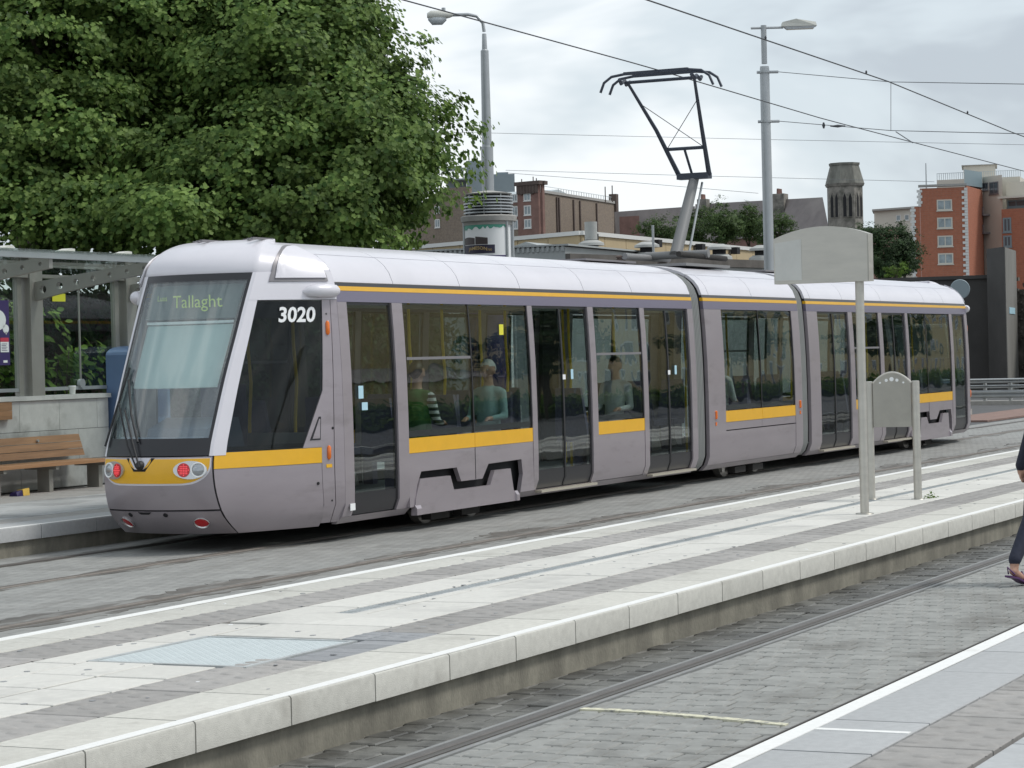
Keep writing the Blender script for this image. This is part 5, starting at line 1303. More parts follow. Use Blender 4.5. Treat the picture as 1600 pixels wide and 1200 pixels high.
# cross-span wires from the mast to the right
a0 = Vector((mp_.x, mp_.y, zz(113))); a1 = at(1392, 128, 46); a2 = at(1640, 132, 42)
wire([a0+rt*0.28, a1, a2], 0.0065, 'upper span wire tied to the top clamp of the mast', 'wire')
b0 = Vector((mp_.x, mp_.y, zz(190))); b1 = at(1392, 204, 46); b2 = at(1640, 210, 42)
lw = wire([b0+rt*0.28, b1, b2], 0.0065, 'lower span wire tied to the second clamp of the mast', 'wire')
wire([a1, b1], 0.005, 'short upright dropper joining the two span wires', 'wire')
build(MB().lathe(at(1287, 196, 48.3), [(-0.06, .015), (0, .032), (0.06, .015)], 10), 'insulator', 'wire', lw, 40)
build(MB().lathe(at(1309, 197, 48), [(-0.15, .008), (0, .03), (0.15, .008)], 8, axis=tuple(rt)), 'insulator', 'wire', lw, 40)
wire([at(1400, 206, 46), at(1426, 223, 44)], 0.010, 'small slanting registration arm wire under the lower span', 'wire')
wire([at(690, 206, 66), at(1200, 218, 66), at(1640, 227, 66)], 0.0055, 'faint thin wire high across the sky behind the pantograph', 'wire_thin')
wire([at(790, 266, 66), at(1100, 275, 66), at(1460, 284, 66)], 0.0055, 'faint thin wire just above the brick buildings', 'wire_thin')
wire([at(790, 270, 66), at(1000, 286, 66), at(1185, 302, 66)], 0.0055, 'faint sloping wire meeting the mast above the hedge', 'wire_thin')
# ================================================================== trees and shrubs
LEAF = np.array([(0, 0, 0), (0.45, 0.15, 0.05), (0.30, 0.42, 0.07), (0.46, 0.68, 0.0), (0, 1.0, -0.08), (-0.46, 0.68, 0.0), (-0.30, 0.42, 0.07), (-0.45, 0.15, 0.05)])
LEAF_F = [(0, 1, 2, 3), (0, 3, 4, 5), (0, 5, 6, 7)]
OVAL = np.array([(0, 0, 0), (0.22, 0.3, 0.03), (0.20, 0.7, 0.02), (0, 1.0, -0.03), (-0.20, 0.7, 0.02), (-0.22, 0.3, 0.03)])
OVAL_F = [(0, 1, 2, 3), (0, 3, 4, 5)]
def leaves_mesh(name, pos, nrm, size, shape, faces, mt):
    """many separate leaves: pos (n,3), nrm (n,3) facing, size (n,)"""
    n = len(pos); K = len(shape)
    nrm = nrm/np.linalg.norm(nrm, axis=1)[:, None]
    t = rng.normal(size=(n, 3)); t[:, 2] -= 0.5; t -= nrm*(t*nrm).sum(1)[:, None]; t /= np.linalg.norm(t, axis=1)[:, None]
    b = np.cross(t, nrm)
    V = pos[:, None, :] + size[:, None, None]*(shape[None, :, 0, None]*b[:, None, :] + shape[None, :, 1, None]*t[:, None, :] + shape[None, :, 2, None]*nrm[:, None, :])
    V = V.reshape(-1, 3)
    me = bpy.data.meshes.new(name); nf = len(faces); fl = len(faces[0])
    base = (np.arange(n)*K)[:, None, None]; idx = (base + np.array(faces)[None]).reshape(-1)
    me.vertices.add(len(V)); me.vertices.foreach_set('co', V.ravel())
    me.loops.add(len(idx)); me.loops.foreach_set('vertex_index', idx.astype(np.int32))
    me.polygons.add(n*nf); me.polygons.foreach_set('loop_start', (np.arange(n*nf)*fl).astype(np.int32)); me.polygons.foreach_set('loop_total', np.full(n*nf, fl, dtype=np.int32))
    me.update(calc_edges=True); me.validate(); me.materials.append(MATS[mt]); return me
LATv = np.array([RT.x, RT.y, 0])/math.hypot(RT.x, RT.y); DEPv = np.array([FW.x, FW.y, 0])/math.hypot(FW.x, FW.y)      # blob axes: across and along the view
def crown_points(blobs, n_branch, per, spread, shell=0.55):
    """leaf positions: branch ends spread over several ellipsoids, each carrying a handful of leaf clumps, plus a thin inner filling"""
    vol = np.array([b[3]*b[4]*b[5] for b in blobs])**(2/3.); pick = rng.choice(len(blobs), n_branch, p=vol/vol.sum())
    P = []; N = []
    for i in pick:
        b = blobs[i]; d = rng.normal(size=3); d /= np.linalg.norm(d); r = (shell + (1-shell)*rng.random()**0.6)*(0.82+0.36*rng.random())
        d = d*np.array([b[3], b[4], b[5]]); nd = LATv*d[0]+DEPv*d[1]+np.array([0, 0, d[2]]); c = np.array(b[:3]) + nd*r; d = nd/np.linalg.norm(nd)
        for _ in range(rng.integers(5, 10)):
            cc = c + rng.normal(size=3)*spread*np.array([1, 1, 0.55]) + d*spread*0.4*rng.random()
            k = max(4, int(per*(0.5+rng.random())))
            q = rng.normal(size=(k, 3))*spread*0.36*np.array([1, 1, 0.6]); P.append(cc+q)
            N.append(d[None]*0.7 + rng.normal(size=(k, 3))*0.5 + np.array([0, 0, 0.85]) + (cc-c)[None]/spread*0.3 + q/spread*0.8)
    return np.concatenate(P), np.concatenate(N)
def tree(name, base, h_trunk, r_trunk, blobs, n_clump, per, clump_r, lsize, mt, label, group=None, shape=(LEAF, LEAF_F), shell=0.55):
    t = thing(name, base, label, 'tree', group)
    bx, by, bz = base; m = MB()
    top = Vector((bx, by, bz+h_trunk))
    m.tube([(bx, by, bz), (bx+0.03, by, bz+h_trunk*0.5), top], [r_trunk*1.25, r_trunk, r_trunk*0.85], 10)
    build(m, 'trunk', 'bark', t, 40)
    for b in blobs:
        c = Vector(b[:3]); mid = top.lerp(c, 0.55)+Vector((0, 0, 0.25*random.random()))
        lm = MB().tube([top - Vector((0, 0, 0.3)), mid, c + Vector((0, 0, b[5]*0.35))], [r_trunk*0.6, r_trunk*0.38, r_trunk*0.12], 8)
        for k in range(4):
            d = Vector((random.gauss(0, 1), random.gauss(0, 1), random.gauss(0, .6))).normalized()
            e = c + (Vector(LATv)*d.x*b[3] + Vector(DEPv)*d.y*b[4] + Vector((0, 0, d.z*b[5])))*0.75
            lm.tube([mid.lerp(c, random.random()*0.7), c.lerp(e, 0.5)+Vector((0, 0, .1)), e], [r_trunk*0.22, r_trunk*0.13, r_trunk*0.05], 6)
        build(lm, 'limb', 'bark', t, 40)
    P, N = crown_points(blobs, n_clump, per, clump_r, shell)
    S_ = lsize*(0.65+0.7*rng.random(len(P)))
    me = leaves_mesh('crown', P, N, S_, shape[0], shape[1], mt)
    o = put('crown', me, (0, 0, 0), t); o['kind'] = 'stuff'
    return t
def blob(u, v, D, ru, rv, rd):
    """ellipsoid centred on a line of sight; ru, rv as seen (photograph pixels), rd its depth in metres"""
    c = at(u, v, D); k = D/FPX; return (c.x, c.y, c.z, max(ru*k, 0.3), max(rd, 0.3), max(rv*k, 0.3))
B1 = [blob(455, 120, 40.3, 140, 150, 2.86), blob(535, 235, 39.0, 120, 110, 2.47), blob(390, 270, 39.0, 170, 105, 2.60), blob(455, 20, 41.6, 80, 140, 2.60),
      blob(588, 195, 39.6, 52, 66, 1.56), blob(566, 318, 38.4, 78, 42, 1.69), blob(300, 130, 41.6, 150, 160, 2.60), blob(270, 345, 37.1, 105, 36, 1.56), blob(470, 345, 37.7, 110, 42, 1.69), blob(330, -20, 42.9, 220, 130, 2.86), blob(536, 92, 40.3, 34, 60, 1.43), blob(608, 270, 39.0, 36, 34, 1.17)]
bs = at(450, 600, 40.5)
tree('plane_tree', (bs.x, bs.y, -0.1), 3.6, 0.30, B1, 720, 42, 0.36, 0.083, 'plane_leaf', 'big leafy plane tree towering behind the front of the tram', 'plane trees behind the shelter')
B2 = [blob(90, 90, 40.3, 190, 170, 2.86), blob(30, 260, 39.0, 170, 110, 2.60), blob(180, 230, 39.6, 130, 125, 2.34), blob(-80, 120, 41.6, 180, 200, 2.60), blob(60, 340, 37.7, 150, 42, 1.82), blob(190, 20, 41.6, 150, 140, 2.60), blob(150, 335, 38.4, 120, 45, 1.82)]
bs = at(70, 600, 41)
tree('plane_tree', (bs.x, bs.y, -0.1), 3.6, 0.28, B2, 460, 42, 0.36, 0.083, 'plane_leaf', 'leafy plane tree filling the top left corner above the shelter', 'plane trees behind the shelter')
# drooping fronds seen through the shelter glass, dark hedge further back
fs_ = thing('fern_shrub', (25.4, 15.3, -0.1), 'shrub with drooping fronds right behind the shelter glass', 'shrub')
stm = MB(); P = []; N = []
for k in range(16):
    x0 = 25.4+2.2*random.random(); z1 = 1.6+1.0*random.random(); dx = random.uniform(-0.9, 0.9)
    pts = [Vector((x0, 15.5, 0)), Vector((x0+dx*0.2, 15.3, z1)), Vector((x0+dx*0.6, 15.05, z1+0.12)), Vector((x0+dx, 14.9, z1-0.28))]
    stm.tube(pts, [0.018, 0.012, 0.008, 0.004], 5)
    for j in range(34):
        t = 0.25+0.75*j/34; seg = min(int(t*3), 2); p = pts[seg].lerp(pts[seg+1], t*3-seg)
        P.append((p.x+random.gauss(0, .05), p.y+random.gauss(0, .04), p.z+random.gauss(0, .03)-0.03)); N.append((random.gauss(0, .4), -0.8+random.gauss(0, .4), 0.8))
build(stm, 'stem', 'bark', fs_, 40)
P = np.array(P); o = put('frond', leaves_mesh('frond', P, np.array(N), 0.15*(0.7+0.6*rng.random(len(P))), OVAL, OVAL_F, 'frond_leaf'), (0, 0, 0), fs_); o['kind'] = 'stuff'
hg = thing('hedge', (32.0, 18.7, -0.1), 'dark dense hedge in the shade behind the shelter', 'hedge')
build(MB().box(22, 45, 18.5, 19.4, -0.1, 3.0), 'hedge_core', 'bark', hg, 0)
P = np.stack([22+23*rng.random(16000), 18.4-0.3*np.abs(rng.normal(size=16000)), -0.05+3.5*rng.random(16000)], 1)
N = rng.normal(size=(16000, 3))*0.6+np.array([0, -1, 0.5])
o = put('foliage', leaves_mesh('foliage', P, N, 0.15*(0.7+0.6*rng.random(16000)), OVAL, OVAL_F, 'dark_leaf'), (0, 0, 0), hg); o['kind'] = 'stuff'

wd = thing('weed', (23.98, 2.33, HP), 'tiny green weed growing beside the foot of the arched panel', 'weed')
Pw = np.array([(23.98+random.gauss(0, .05), 2.30+random.gauss(0, .04), HP+abs(random.gauss(0, .025))) for _ in range(40)])
o = put('leaf_tuft', leaves_mesh('leaf_tuft', Pw, rng.normal(size=(40, 3))*0.5+np.array([0, 0, 1]), 0.035*(0.7+0.6*rng.random(40)), OVAL, OVAL_F, 'frond_leaf'), (0, 0, 0), wd); o['kind'] = 'stuff'

# distant trees
def far_tree(u, v, D, ru, rv, label, mt='far_leaf', group='far trees', n=150, name='tree', ls=None):
    k = D/FPX; b = at(u, v, D)
    bl = [blob(u, v, D, ru*0.8, rv*0.8, ru*k*0.7)] + [blob(u+random.uniform(-.5, .5)*ru, v+random.uniform(-.45, .35)*rv, D+random.uniform(-1, 1)*ru*k*0.4, ru*0.5, rv*0.5, ru*k*0.45) for _ in range(4)]
    return tree(name, (b.x, b.y, -0.1), max(1.0, b.z-rv*k*0.6), ru*k*0.06, bl, max(20, n//5), 18, ru*k*0.15, ls or ru*k*0.075, mt, label, group, (OVAL, OVAL_F), 0.5)
for i, (u, v, ru, rv, lb) in enumerate(((1035, 366, 42, 36, 'leftmost round tree of the hedge row behind the ochre wall'), (1085, 358, 42, 44, 'round tree showing just left of the pantograph arm'),
                                     (1128, 352, 42, 44, 'tallest round tree right of the pantograph arm'), (1170, 356, 40, 42, 'round tree just left of the wire mast'), (1212, 366, 36, 40, 'round tree half hidden by the wire mast and sign'))):
    far_tree(u, v, 205+4*(i % 2), ru, rv, lb, group='trees behind the ochre wall', n=330)
far_tree(1388, 392, 150, 50, 50, 'dark tree between the church tower and the red apartment block', 'dark_leaf', 'dark trees by the red block', 520)
far_tree(1352, 400, 155, 40, 52, 'dark tree right behind the tall stainless sign', 'dark_leaf', 'dark trees by the red block', 420)
far_tree(1412, 402, 152, 30, 44, 'dark tree touching the left edge of the red block', 'dark_leaf', 'dark trees by the red block', 420)
far_tree(1402, 424, 118, 22, 14, 'small bright bush on top of the dark retaining wall', 'frond_leaf', None, 90, 'bush')

# ================================================================== buildings behind
class Face:
    """a wall face between two plan points; s along it, d outwards (towards the camera), z up"""
    def __init__(self, p, q):
        self.p = Vector((p[0], p[1], 0)); self.t = Vector((q[0]-p[0], q[1]-p[1], 0)); self.L = self.t.length; self.t.normalize()
        n = Vector((self.t.y, -self.t.x, 0)); self.n = n if n.dot(Vector((CAM.x, CAM.y, 0))-self.p) > 0 else -n
    def pt(self, s, d, z): return self.p + self.t*s + self.n*d + Vector((0, 0, z))
    def box(self, m, s0, s1, d0, d1, z0, z1, mi=0):
        return m.hexa([self.pt(s0, d0, z0), self.pt(s1, d0, z0), self.pt(s1, d1, z0), self.pt(s0, d1, z0)], [self.pt(s0, d0, z1), self.pt(s1, d0, z1), self.pt(s1, d1, z1), self.pt(s0, d1, z1)], mi)
def pxy(u, D): p = at(u, 560, D); return (p.x, p.y)
def zz_(v, D, u): return at(u, v, D).z
def block(u0, D0, u1, D1, depth, z0, z1, inset=2):
    """building block whose front runs between two lines of sight and whose flanks run straight back from the viewer"""
    k = D0/(D0+depth)
    return MB().prism([(*pxy(u0, D0), z0), (*pxy(u1, D1), z0), (*pxy(u1-inset, D1+depth), z0), (*pxy(u0+inset, D0+depth), z0)], (0, 0, z1-z0))
def prism_xy(pts, z0, z1): return MB().prism([(a, b, z0) for a, b in pts], (0, 0, z1-z0))
def win(face, s0, s1, z0, z1, parent, bars=1, frame='white_trim', pane='pane_pale', fw=0.12, name='window', d=0.0, sill=True):
    """frame ring proud of the wall with a set-back pane and glazing bars"""
    m = MB()
    face.box(m, s0, s1, d-0.05, d+0.07, z0, z0+fw); face.box(m, s0, s1, d-0.05, d+0.07, z1-fw, z1)
    face.box(m, s0, s0+fw, d-0.05, d+0.07, z0+fw, z1-fw); face.box(m, s1-fw, s1, d-0.05, d+0.07, z0+fw, z1-fw)
    for k in range(bars):
        c = s0+(s1-s0)*(k+1)/(bars+1); face.box(m, c-fw*0.4, c+fw*0.4, d-0.05, d+0.055, z0+fw, z1-fw)
    w = build(m, name, frame, parent, 0)
    m = MB(); face.box(m, s0+fw, s1-fw, d-0.05, d+0.015, z0+fw, z1-fw); build(m, 'pane', pane, w, 0)
    if sill: m = MB(); face.box(m, s0-0.1, s1+0.1, d-0.05, d+0.14, z0-0.14, z0); build(m, 'sill', frame, w, 0)
    return w

# --- ochre panelled factory wall: corner towards the camera
D1, D2, D3 = 62.0, 84.0, 66.0
pc, pr_, pl_ = pxy(912, D1), pxy(1330, D2), pxy(560, D3+4)
ocz = 4.92
oc = thing('ochre_building', (pc[0], pc[1], -0.1), 'long low ochre panelled building with white roof edge behind the tram', 'building')
far_c = (pl_[0]+22, pl_[1]+9)
build(prism_xy([pc, pr_, (pr_[0]+6, pr_[1]+14), far_c, pl_], -0.1, ocz-0.05), 'wall_core', 'ochre_joint', oc, 0)
for (p, q, n, zp) in ((pc, pr_, 16, lambda t: ocz), (pl_, pc, 8, lambda t: ocz)):
    F = Face(p, q)
    for k in range(n):
        m = MB(); F.box(m, F.L*k/n+0.012, F.L*(k+1)/n-0.012, 0.0, 0.05, 0.0, ocz-0.06); build(m, 'wall_panel', 'ochre_panel', oc, 0)
    m = MB(); F.box(m, -0.05, F.L+0.05, -0.1, 0.10, ocz-0.055, ocz+0.05); build(m, 'roof_edge', 'white_trim', oc, 0)
build(prism_xy([pc, pr_, (pr_[0]+6, pr_[1]+14), far_c, pl_], ocz-0.045, ocz-0.01), 'roof', 'roof_felt', oc, 0)
FR = Face(pc, pr_)
for u in (918, 1016, 1089, 1152):
    # floodlights under the eaves
    s = min(FR.L-1, max(0.2, (Vector((*pxy(u, 62+(84-62)*(u-912)/(1330-912)*0.82), 0))-FR.p).dot(FR.t)))
    m = MB(); FR.box(m, s-0.14, s+0.14, 0.12, 0.32, ocz-0.22, ocz-0.02); fl = build(m, 'floodlight', 'recess', oc, 0)
    m = MB(); FR.box(m, s-0.03, s+0.03, 0.051, 0.12, ocz-0.2, ocz-0.1); build(m, 'bracket', 'galv', fl, 0)
# --- low sheds in front of it
s1 = thing('corrugated_shed', (*pxy(700, 56), -0.1), 'low pale shed with corrugated eaves behind the tram roof', 'shed')
q0, q1 = pxy(560, 57), pxy(887, 55); Fz = Face(q0, q1)
ze = zz_(386, 55, 800)
m = MB(); Fz.box(m, 0, Fz.L, -6, 0, -0.1, ze-0.02); build(m, 'wall', 'corrugated', s1, 0)
m = MB()
k = 0; s = 0
while s < Fz.L: Fz.box(m, s, s+0.06, 0.0, 0.03, ze-0.12, ze); s += 0.12
o = build(m, 'eaves_ribs', 'corrugated', s1, 0); o['kind'] = 'stuff'
m = MB(); Fz.box(m, -0.1, Fz.L+0.1, -6.1, 0.05, ze+0.001, ze+0.04); build(m, 'roof_sheet', 'corrugated', s1, 0)
m = MB(); a_, b_ = Fz.pt(Fz.L*0.70, -0.5, ze+0.03), Fz.pt(Fz.L*0.86, -0.5, ze+0.03); mid = (a_+b_)/2+Vector((0, 0, 0.12)); m.prism([a_, b_, mid], tuple(-Fz.n*4)); build(m, 'roof_ridge', 'corrugated', s1, 0)
s2 = thing('flat_roof_shed', (*pxy(1040, 58), -0.1), 'flat-roofed dark shed carrying round ventilators behind the tram', 'shed')
q0, q1 = pxy(889, 55), pxy(1330, 66); Fw_ = Face(q0, q1); zf = zz_(396, 55, 900)
m = MB(); Fw_.box(m, 0.05, Fw_.L, -5.0, 0, -0.1, zf-0.2); build(m, 'wall', 'corrugated', s2, 0)
m = MB(); Fw_.box(m, 0, Fw_.L, -5.0, 0.1, zf-0.195, zf); build(m, 'roof', 'roof_felt', s2, 0)
for u, v, hgt in ((924, 390, 1.0), (1011, 398, 0.6), (1124, 408, 0.8), (1190, 414, 0.6)):
    D = 57.5+ (u-924)*0.02; b = at(u, v, D); c = (b.x, b.y, zf)
    m = MB().lathe(c, [(0, .34), (0.10, .32), (0.16, .22)], 20); vt = build(m, 'ventilator', 'vent_grey', s2, 30)
    build(MB().lathe((c[0], c[1], zf+0.16), [(0, .17), (0.12, .17)], 16), 'vent_throat', 'recess', vt, 30)
    build(MB().lathe((c[0], c[1], zf+0.28), [(0, .31), (0.06, .30), (0.10, .22), (0.14, .12)], 20), 'vent_hood', 'vent_grey', vt, 40)
    if u == 924: build(MB().lathe((c[0], c[1], zf+0.42), [(0, .15), (0.42, .15)], 14), 'vent_stack', 'vent_grey', vt, 30)
build(MB().tube([Vector((*pxy(1025, 58), zf)), Vector((*pxy(1025, 58), zf+0.75))], 0.03, 6), 'vent_pipe', 'galv', s2, 30)

# --- brick brewery
DB = 500.0
bc, br, bl_ = pxy(851, DB), pxy(969, 545), pxy(600, 530)
zt = zz_(290, DB, 880); zt2 = zz_(300, DB, 881)
bw = thing('brick_warehouse', (bc[0], bc[1], -0.1), 'tall brown brick warehouse with arched windows and red corner bay', 'building')
nb = Vector((math.cos(YAW), math.sin(YAW)))*60
build(prism_xy([bc, br, (br[0]+nb.x, br[1]+nb.y), (bl_[0]+nb.x, bl_[1]+nb.y), bl_], -0.1, zt2), 'wall', 'brewery_brick', bw, 0)
FBr, FBl = Face(bc, br), Face(bc, bl_)
def s_of(F, u, D=510):
    # distance along the face where the line of sight u meets it
    d = (FW + RT*((u-800)/FPX)); d = Vector((d.x, d.y)); n = Vector((F.n.x, F.n.y)); k = (Vector((F.p.x-CAM.x, F.p.y-CAM.y))).dot(n)/d.dot(n)
    h = Vector((CAM.x+d.x*k, CAM.y+d.y*k, 0)); return (h-F.p).dot(F.t)
# red corner bay with corbelled head
sb0, sb1 = s_of(FBl, 819), 0.0
m = MB(); FBl.box(m, sb1, sb0, 0.02, 0.7, 20, zt+0.3); bay = build(m, 'corner_bay', 'brewery_red', bw, 0)
m = MB(); FBr.box(m, 0, 1.3, 0.0, 0.4, 20, zt+0.3); build(m, 'corner_bay', 'brewery_red', bw, 0)
m = MB(); FBl.box(m, sb1-0.6, sb0+0.4, 0.0, 1.2, zt+0.31, zt+1.1); FBr.box(m, 0.0, 1.9, -0.5, 0.9, zt+0.32, zt+1.08); build(m, 'cornice', 'brewery_dark', bw, 0)
for k in range(7):
    m = MB(); s = sb0*(k+0.5)/7; FBl.box(m, s-0.35, s+0.35, 0.71, 1.05, zt-1.4, zt+0.29); build(m, 'corbel', 'brewery_dark', bw, 0)
for k, (v0, v1) in enumerate(((306, 318), (325, 340), (346, 360))):
    for (ua, ub, dd) in ((829, 840, 0.71), (807, 816, 0.02)):
        sa, sb_ = sorted((s_of(FBl, ua), s_of(FBl, ub)))
        if dd < 0.1: dd = 0.03
        w = win(FBl, sa, sb_, zz_(v1, DB+10, ua), zz_(v0, DB+10, ua), bw, 1, fw=0.22, d=dd, pane='pane_pale')
        if k == 0 and ua == 829:
            # brick arch over the top window
            c_ = (sa+sb_)/2; zc_ = zz_(v0, DB+10, ua)-0.35; R1, R2 = (sb_-sa)/2+0.25, (sb_-sa)/2+0.75; m = MB(); n = 10
            for j in range(n):
                a0, a1 = PI*j/n, PI*(j+1)/n
                q = [(c_+R1*math.cos(a0), zc_+R1*math.sin(a0)), (c_+R2*math.cos(a0), zc_+R2*math.sin(a0)), (c_+R2*math.cos(a1), zc_+R2*math.sin(a1)), (c_+R1*math.cos(a1), zc_+R1*math.sin(a1))]
                m.hexa([FBl.pt(a, 0.72, b) for a, b in q], [FBl.pt(a, 0.95, b) for a, b in q])
            build(m, 'window_arch', 'brewery_dark', w, 0)
    m = MB(); FBl.box(m, s_of(FBl, 843), s_of(FBl, 802), 0.715, 0.78, zz_(v1, DB+10, 829)-0.95, zz_(v1, DB+10, 829)-0.5) if False else None
for v in (321, 343):
    m = MB(); FBl.box(m, sb0+0.1, s_of(FBl, 800), 0.02, 0.12, zz_(v+1.5, DB+10, 810), zz_(v-1.5, DB+10, 810)); build(m, 'string_course', 'brewery_red', bw, 0)
for k in range(12):
    pass
# left part: further bays seen beside the column and through the tree
for u in (690, 705, 720, 787):
    sa, sb_ = sorted((s_of(FBl, u-4), s_of(FBl, u+4)))
    for v0, v1 in ((345, 358), (325, 336)): win(FBl, sa, sb_, zz_(v1, DB+25, u), zz_(v0, DB+25, u), bw, 1, fw=0.2, d=0.03)
m = MB(); FBl.box(m, s_of(FBl, 745), s_of(FBl, 700), 0.02, 0.8, 25, zz_(296, 520, 720)); build(m, 'corner_bay', 'brewery_brick', bw, 0)
# plain side with downpipes and parapet
for u in (876, 879.5, 902, 912, 938):
    s = s_of(FBr, u); m = MB(); FBr.box(m, s-0.25, s+0.25, 0.0, 0.3, 15, zt2-0.5); build(m, 'downpipe', 'brewery_dark', bw, 0)
m = MB(); FBr.box(m, 1.4, FBr.L, -0.4, 0.25, zt2+0.01, zt2+0.55); build(m, 'parapet', 'concrete_pale', bw, 0)
m = MB(); FBr.box(m, FBr.L-1.6, FBr.L, -1.2, 0.5, zt2-4, zt2+2.2); build(m, 'end_chimney', 'brewery_dark', bw, 0)
m = MB(); a_, b_, c_ = FBr.pt(FBr.L*0.30, -7, zt2+0.5), FBr.pt(FBr.L*0.98, -7, zt2+0.5), FBr.pt(FBr.L*0.62, -7, zt2+2.6)
m.prism([a_, b_, c_], tuple(-FBr.n*12)); build(m, 'glazed_roof', 'steel_pale', bw, 0)
m = MB(); s = FBr.L*0.25
while s < FBr.L: m.tube([FBr.pt(s, -0.5, zt2+0.5), FBr.pt(s, -0.5, zt2+1.5)], 0.06, 4); s += 1.6
m.tube([FBr.pt(2, -0.5, zt2+1.5), FBr.pt(FBr.L, -0.5, zt2+1.5)], 0.06, 4)
o = build(m, 'roof_railing', 'steel_pale', bw, 0); o['kind'] = 'stuff'
for u, h in ((822, 2.2), (840, 3.2), (845, 2.6), (952, 2.5), (963, 3.0)):
    p = Vector((*pxy(u, 515), zz_(288 if u < 900 else 301, 515, u))); build(MB().tube([p-Vector((0, 0, 2)), p+Vector((0, 0, h*0.5))], 0.12, 5), 'aerial', 'brewery_dark', bw, 30)
# --- grey plant tower on the roofs behind
st = thing('plant_tower', (*pxy(760, 580), -0.1), 'blue-grey metal plant tower rising behind the brick warehouse', 'tower')
Ft = Face(pxy(736, 580), pxy(771, 580))
z0, z1 = zz_(300, 580, 750), zz_(251, 580, 750)
m = block(736, 580, 771, 580, 9, -0.1, z1); build(m, 'tower_block', 'steel_blue', st, 0)
m = MB(); Ft.box(m, Ft.L*0.82, Ft.L*1.08, -8, -1, z0-3, z1-0.4); build(m, 'lift_shaft', 'steel_pale', st, 0)
F2 = Face(pxy(772, 582), pxy(811, 582)); m = MB(); F2.box(m, 0, F2.L, -9, 0, -0.1, zz_(272, 582, 790)); build(m, 'side_block', 'steel_blue', st, 0)
m = MB(); F2.box(m, F2.L*0.3, F2.L*0.75, -6, -0.5, zz_(272, 582, 790), zz_(269, 582, 790)); build(m, 'side_block', 'steel_blue', st, 0)
F3 = Face(pxy(704, 578), pxy(735, 578)); m = MB(); F3.box(m, 0, F3.L, -6, 0, zz_(281, 578, 720), zz_(279, 578, 720)); F3.box(m, 0, F3.L, -6, 0, zz_(264, 578, 720), zz_(262, 578, 720)); build(m, 'gantry_deck', 'steel_blue', st, 0)
for k in range(4):
    m = MB(); s = F3.L*(k+0.3)/4; F3.box(m, s, s+0.35, -0.5, 0, zz_(279, 578, 720), zz_(264, 578, 720)); build(m, 'gantry_post', 'steel_pale', st, 0)
m = MB(); F3.box(m, 0, F3.L, -6, -5.6, -0.1, zz_(281, 578, 720)); build(m, 'gantry_base', 'steel_blue', st, 0)

# --- long slate-roofed building with chimneys, church tower
lb = thing('slate_roof_building', (*pxy(1100, 480), -0.1), 'long building with weathered slate roof running to the church tower', 'building')
f0, f1 = pxy(965, 520), pxy(1302, 452); Fl = Face(f0, f1)
ze_ = zz_(372, 480, 1130)
m = MB(); Fl.box(m, 0, Fl.L, -16, 0, -0.1, ze_); build(m, 'wall', 'brewery_red', lb, 0)
def ridge(u0, u1, v0, v1, D0, D1_, name='roof', mt='slate', ev=None):
    a0, a1 = Vector((*pxy(u0, D0), 0)), Vector((*pxy(u1, D1_), 0)); z0, z1 = zz_(v0, D0+8, u0), zz_(v1, D1_+8, u1)
    bk = Vector((math.cos(YAW), math.sin(YAW), 0))*8
    e0, e1 = (ev if ev else ze_-0.3, ev if ev else ze_-0.3)
    p = [Vector((a0.x, a0.y, e0)), Vector((a1.x, a1.y, e1)), Vector((a1.x, a1.y, z1))+bk, Vector((a0.x, a0.y, z0))+bk]
    q = [p[0]+bk*2, p[1]+bk*2]
    m = MB().add(p+q, [(0, 1, 2, 3), (3, 2, 5, 4), (0, 3, 4), (1, 5, 2), (0, 4, 5, 1)]); return build(m, name, mt, lb, 0)
ridge(968, 1096, 331, 322, 519, 494)
ridge(1097, 1300, 319, 308, 491, 450)
for u, v, w_ in ((1099, 316, 1.0), (1218, 308, 1.3)):
    D = 519 - (u-968)*0.2; p = at(u, v, D); m = MB().box(p.x-w_, p.x+w_, p.y-w_, p.y+w_, p.z-5, p.z+0.6); ch = build(m, 'chimney', 'church_stone', lb, 0)
    for k in range(4): build(MB().lathe((p.x-w_*0.7+w_*0.45*k, p.y, p.z+0.6), [(0, .28), (1.0, .22)], 8), 'chimney_pot', 'brewery_red', ch, 30)
m = block(973, 508, 1004, 506, 5, -0.1, zz_(338, 507, 985)); build(m, 'side_gable', 'brewery_red', lb, 0)

tw = at(1321, 340, 445); cht = thing('church_tower', (tw.x, tw.y, -0.1), 'weathered octagonal stone church tower with cut-off spire', 'tower')
k = 445/FPX; R0 = 29*k
def octa(r, rot=PI/8): return [(tw.x+r*math.cos(2*PI*i/8+rot+YAW), tw.y+r*math.sin(2*PI*i/8+rot+YAW)) for i in range(8)]
zb, zs, ztp = -0.1, zz_(292, 445, 1321), zz_(259, 445, 1321)
build(prism_xy(octa(R0*0.98), zb, zs), 'tower_shaft', 'church_stone', cht, 0)
def frustum(r0, r1, z0, z1): a, b = octa(r0), octa(r1); return MB().add([(x, y, z0) for x, y in a]+[(x, y, z1) for x, y in b], [list(range(7, -1, -1)), list(range(8, 16))]+[[i, (i+1) % 8, 8+(i+1) % 8, 8+i] for i in range(8)])
build(frustum(R0*1.04, R0*1.10, zs+0.01, zs+0.5), 'string_course', 'church_stone', cht, 0)
build(frustum(R0*1.08, R0*0.80, zs+0.51, ztp), 'spire', 'church_spire', cht, 0)
build(frustum(R0*0.84, R0*0.86, ztp+0.01, ztp+0.45), 'spire_cap', 'church_spire', cht, 0)
oc_ = octa(R0*0.98)
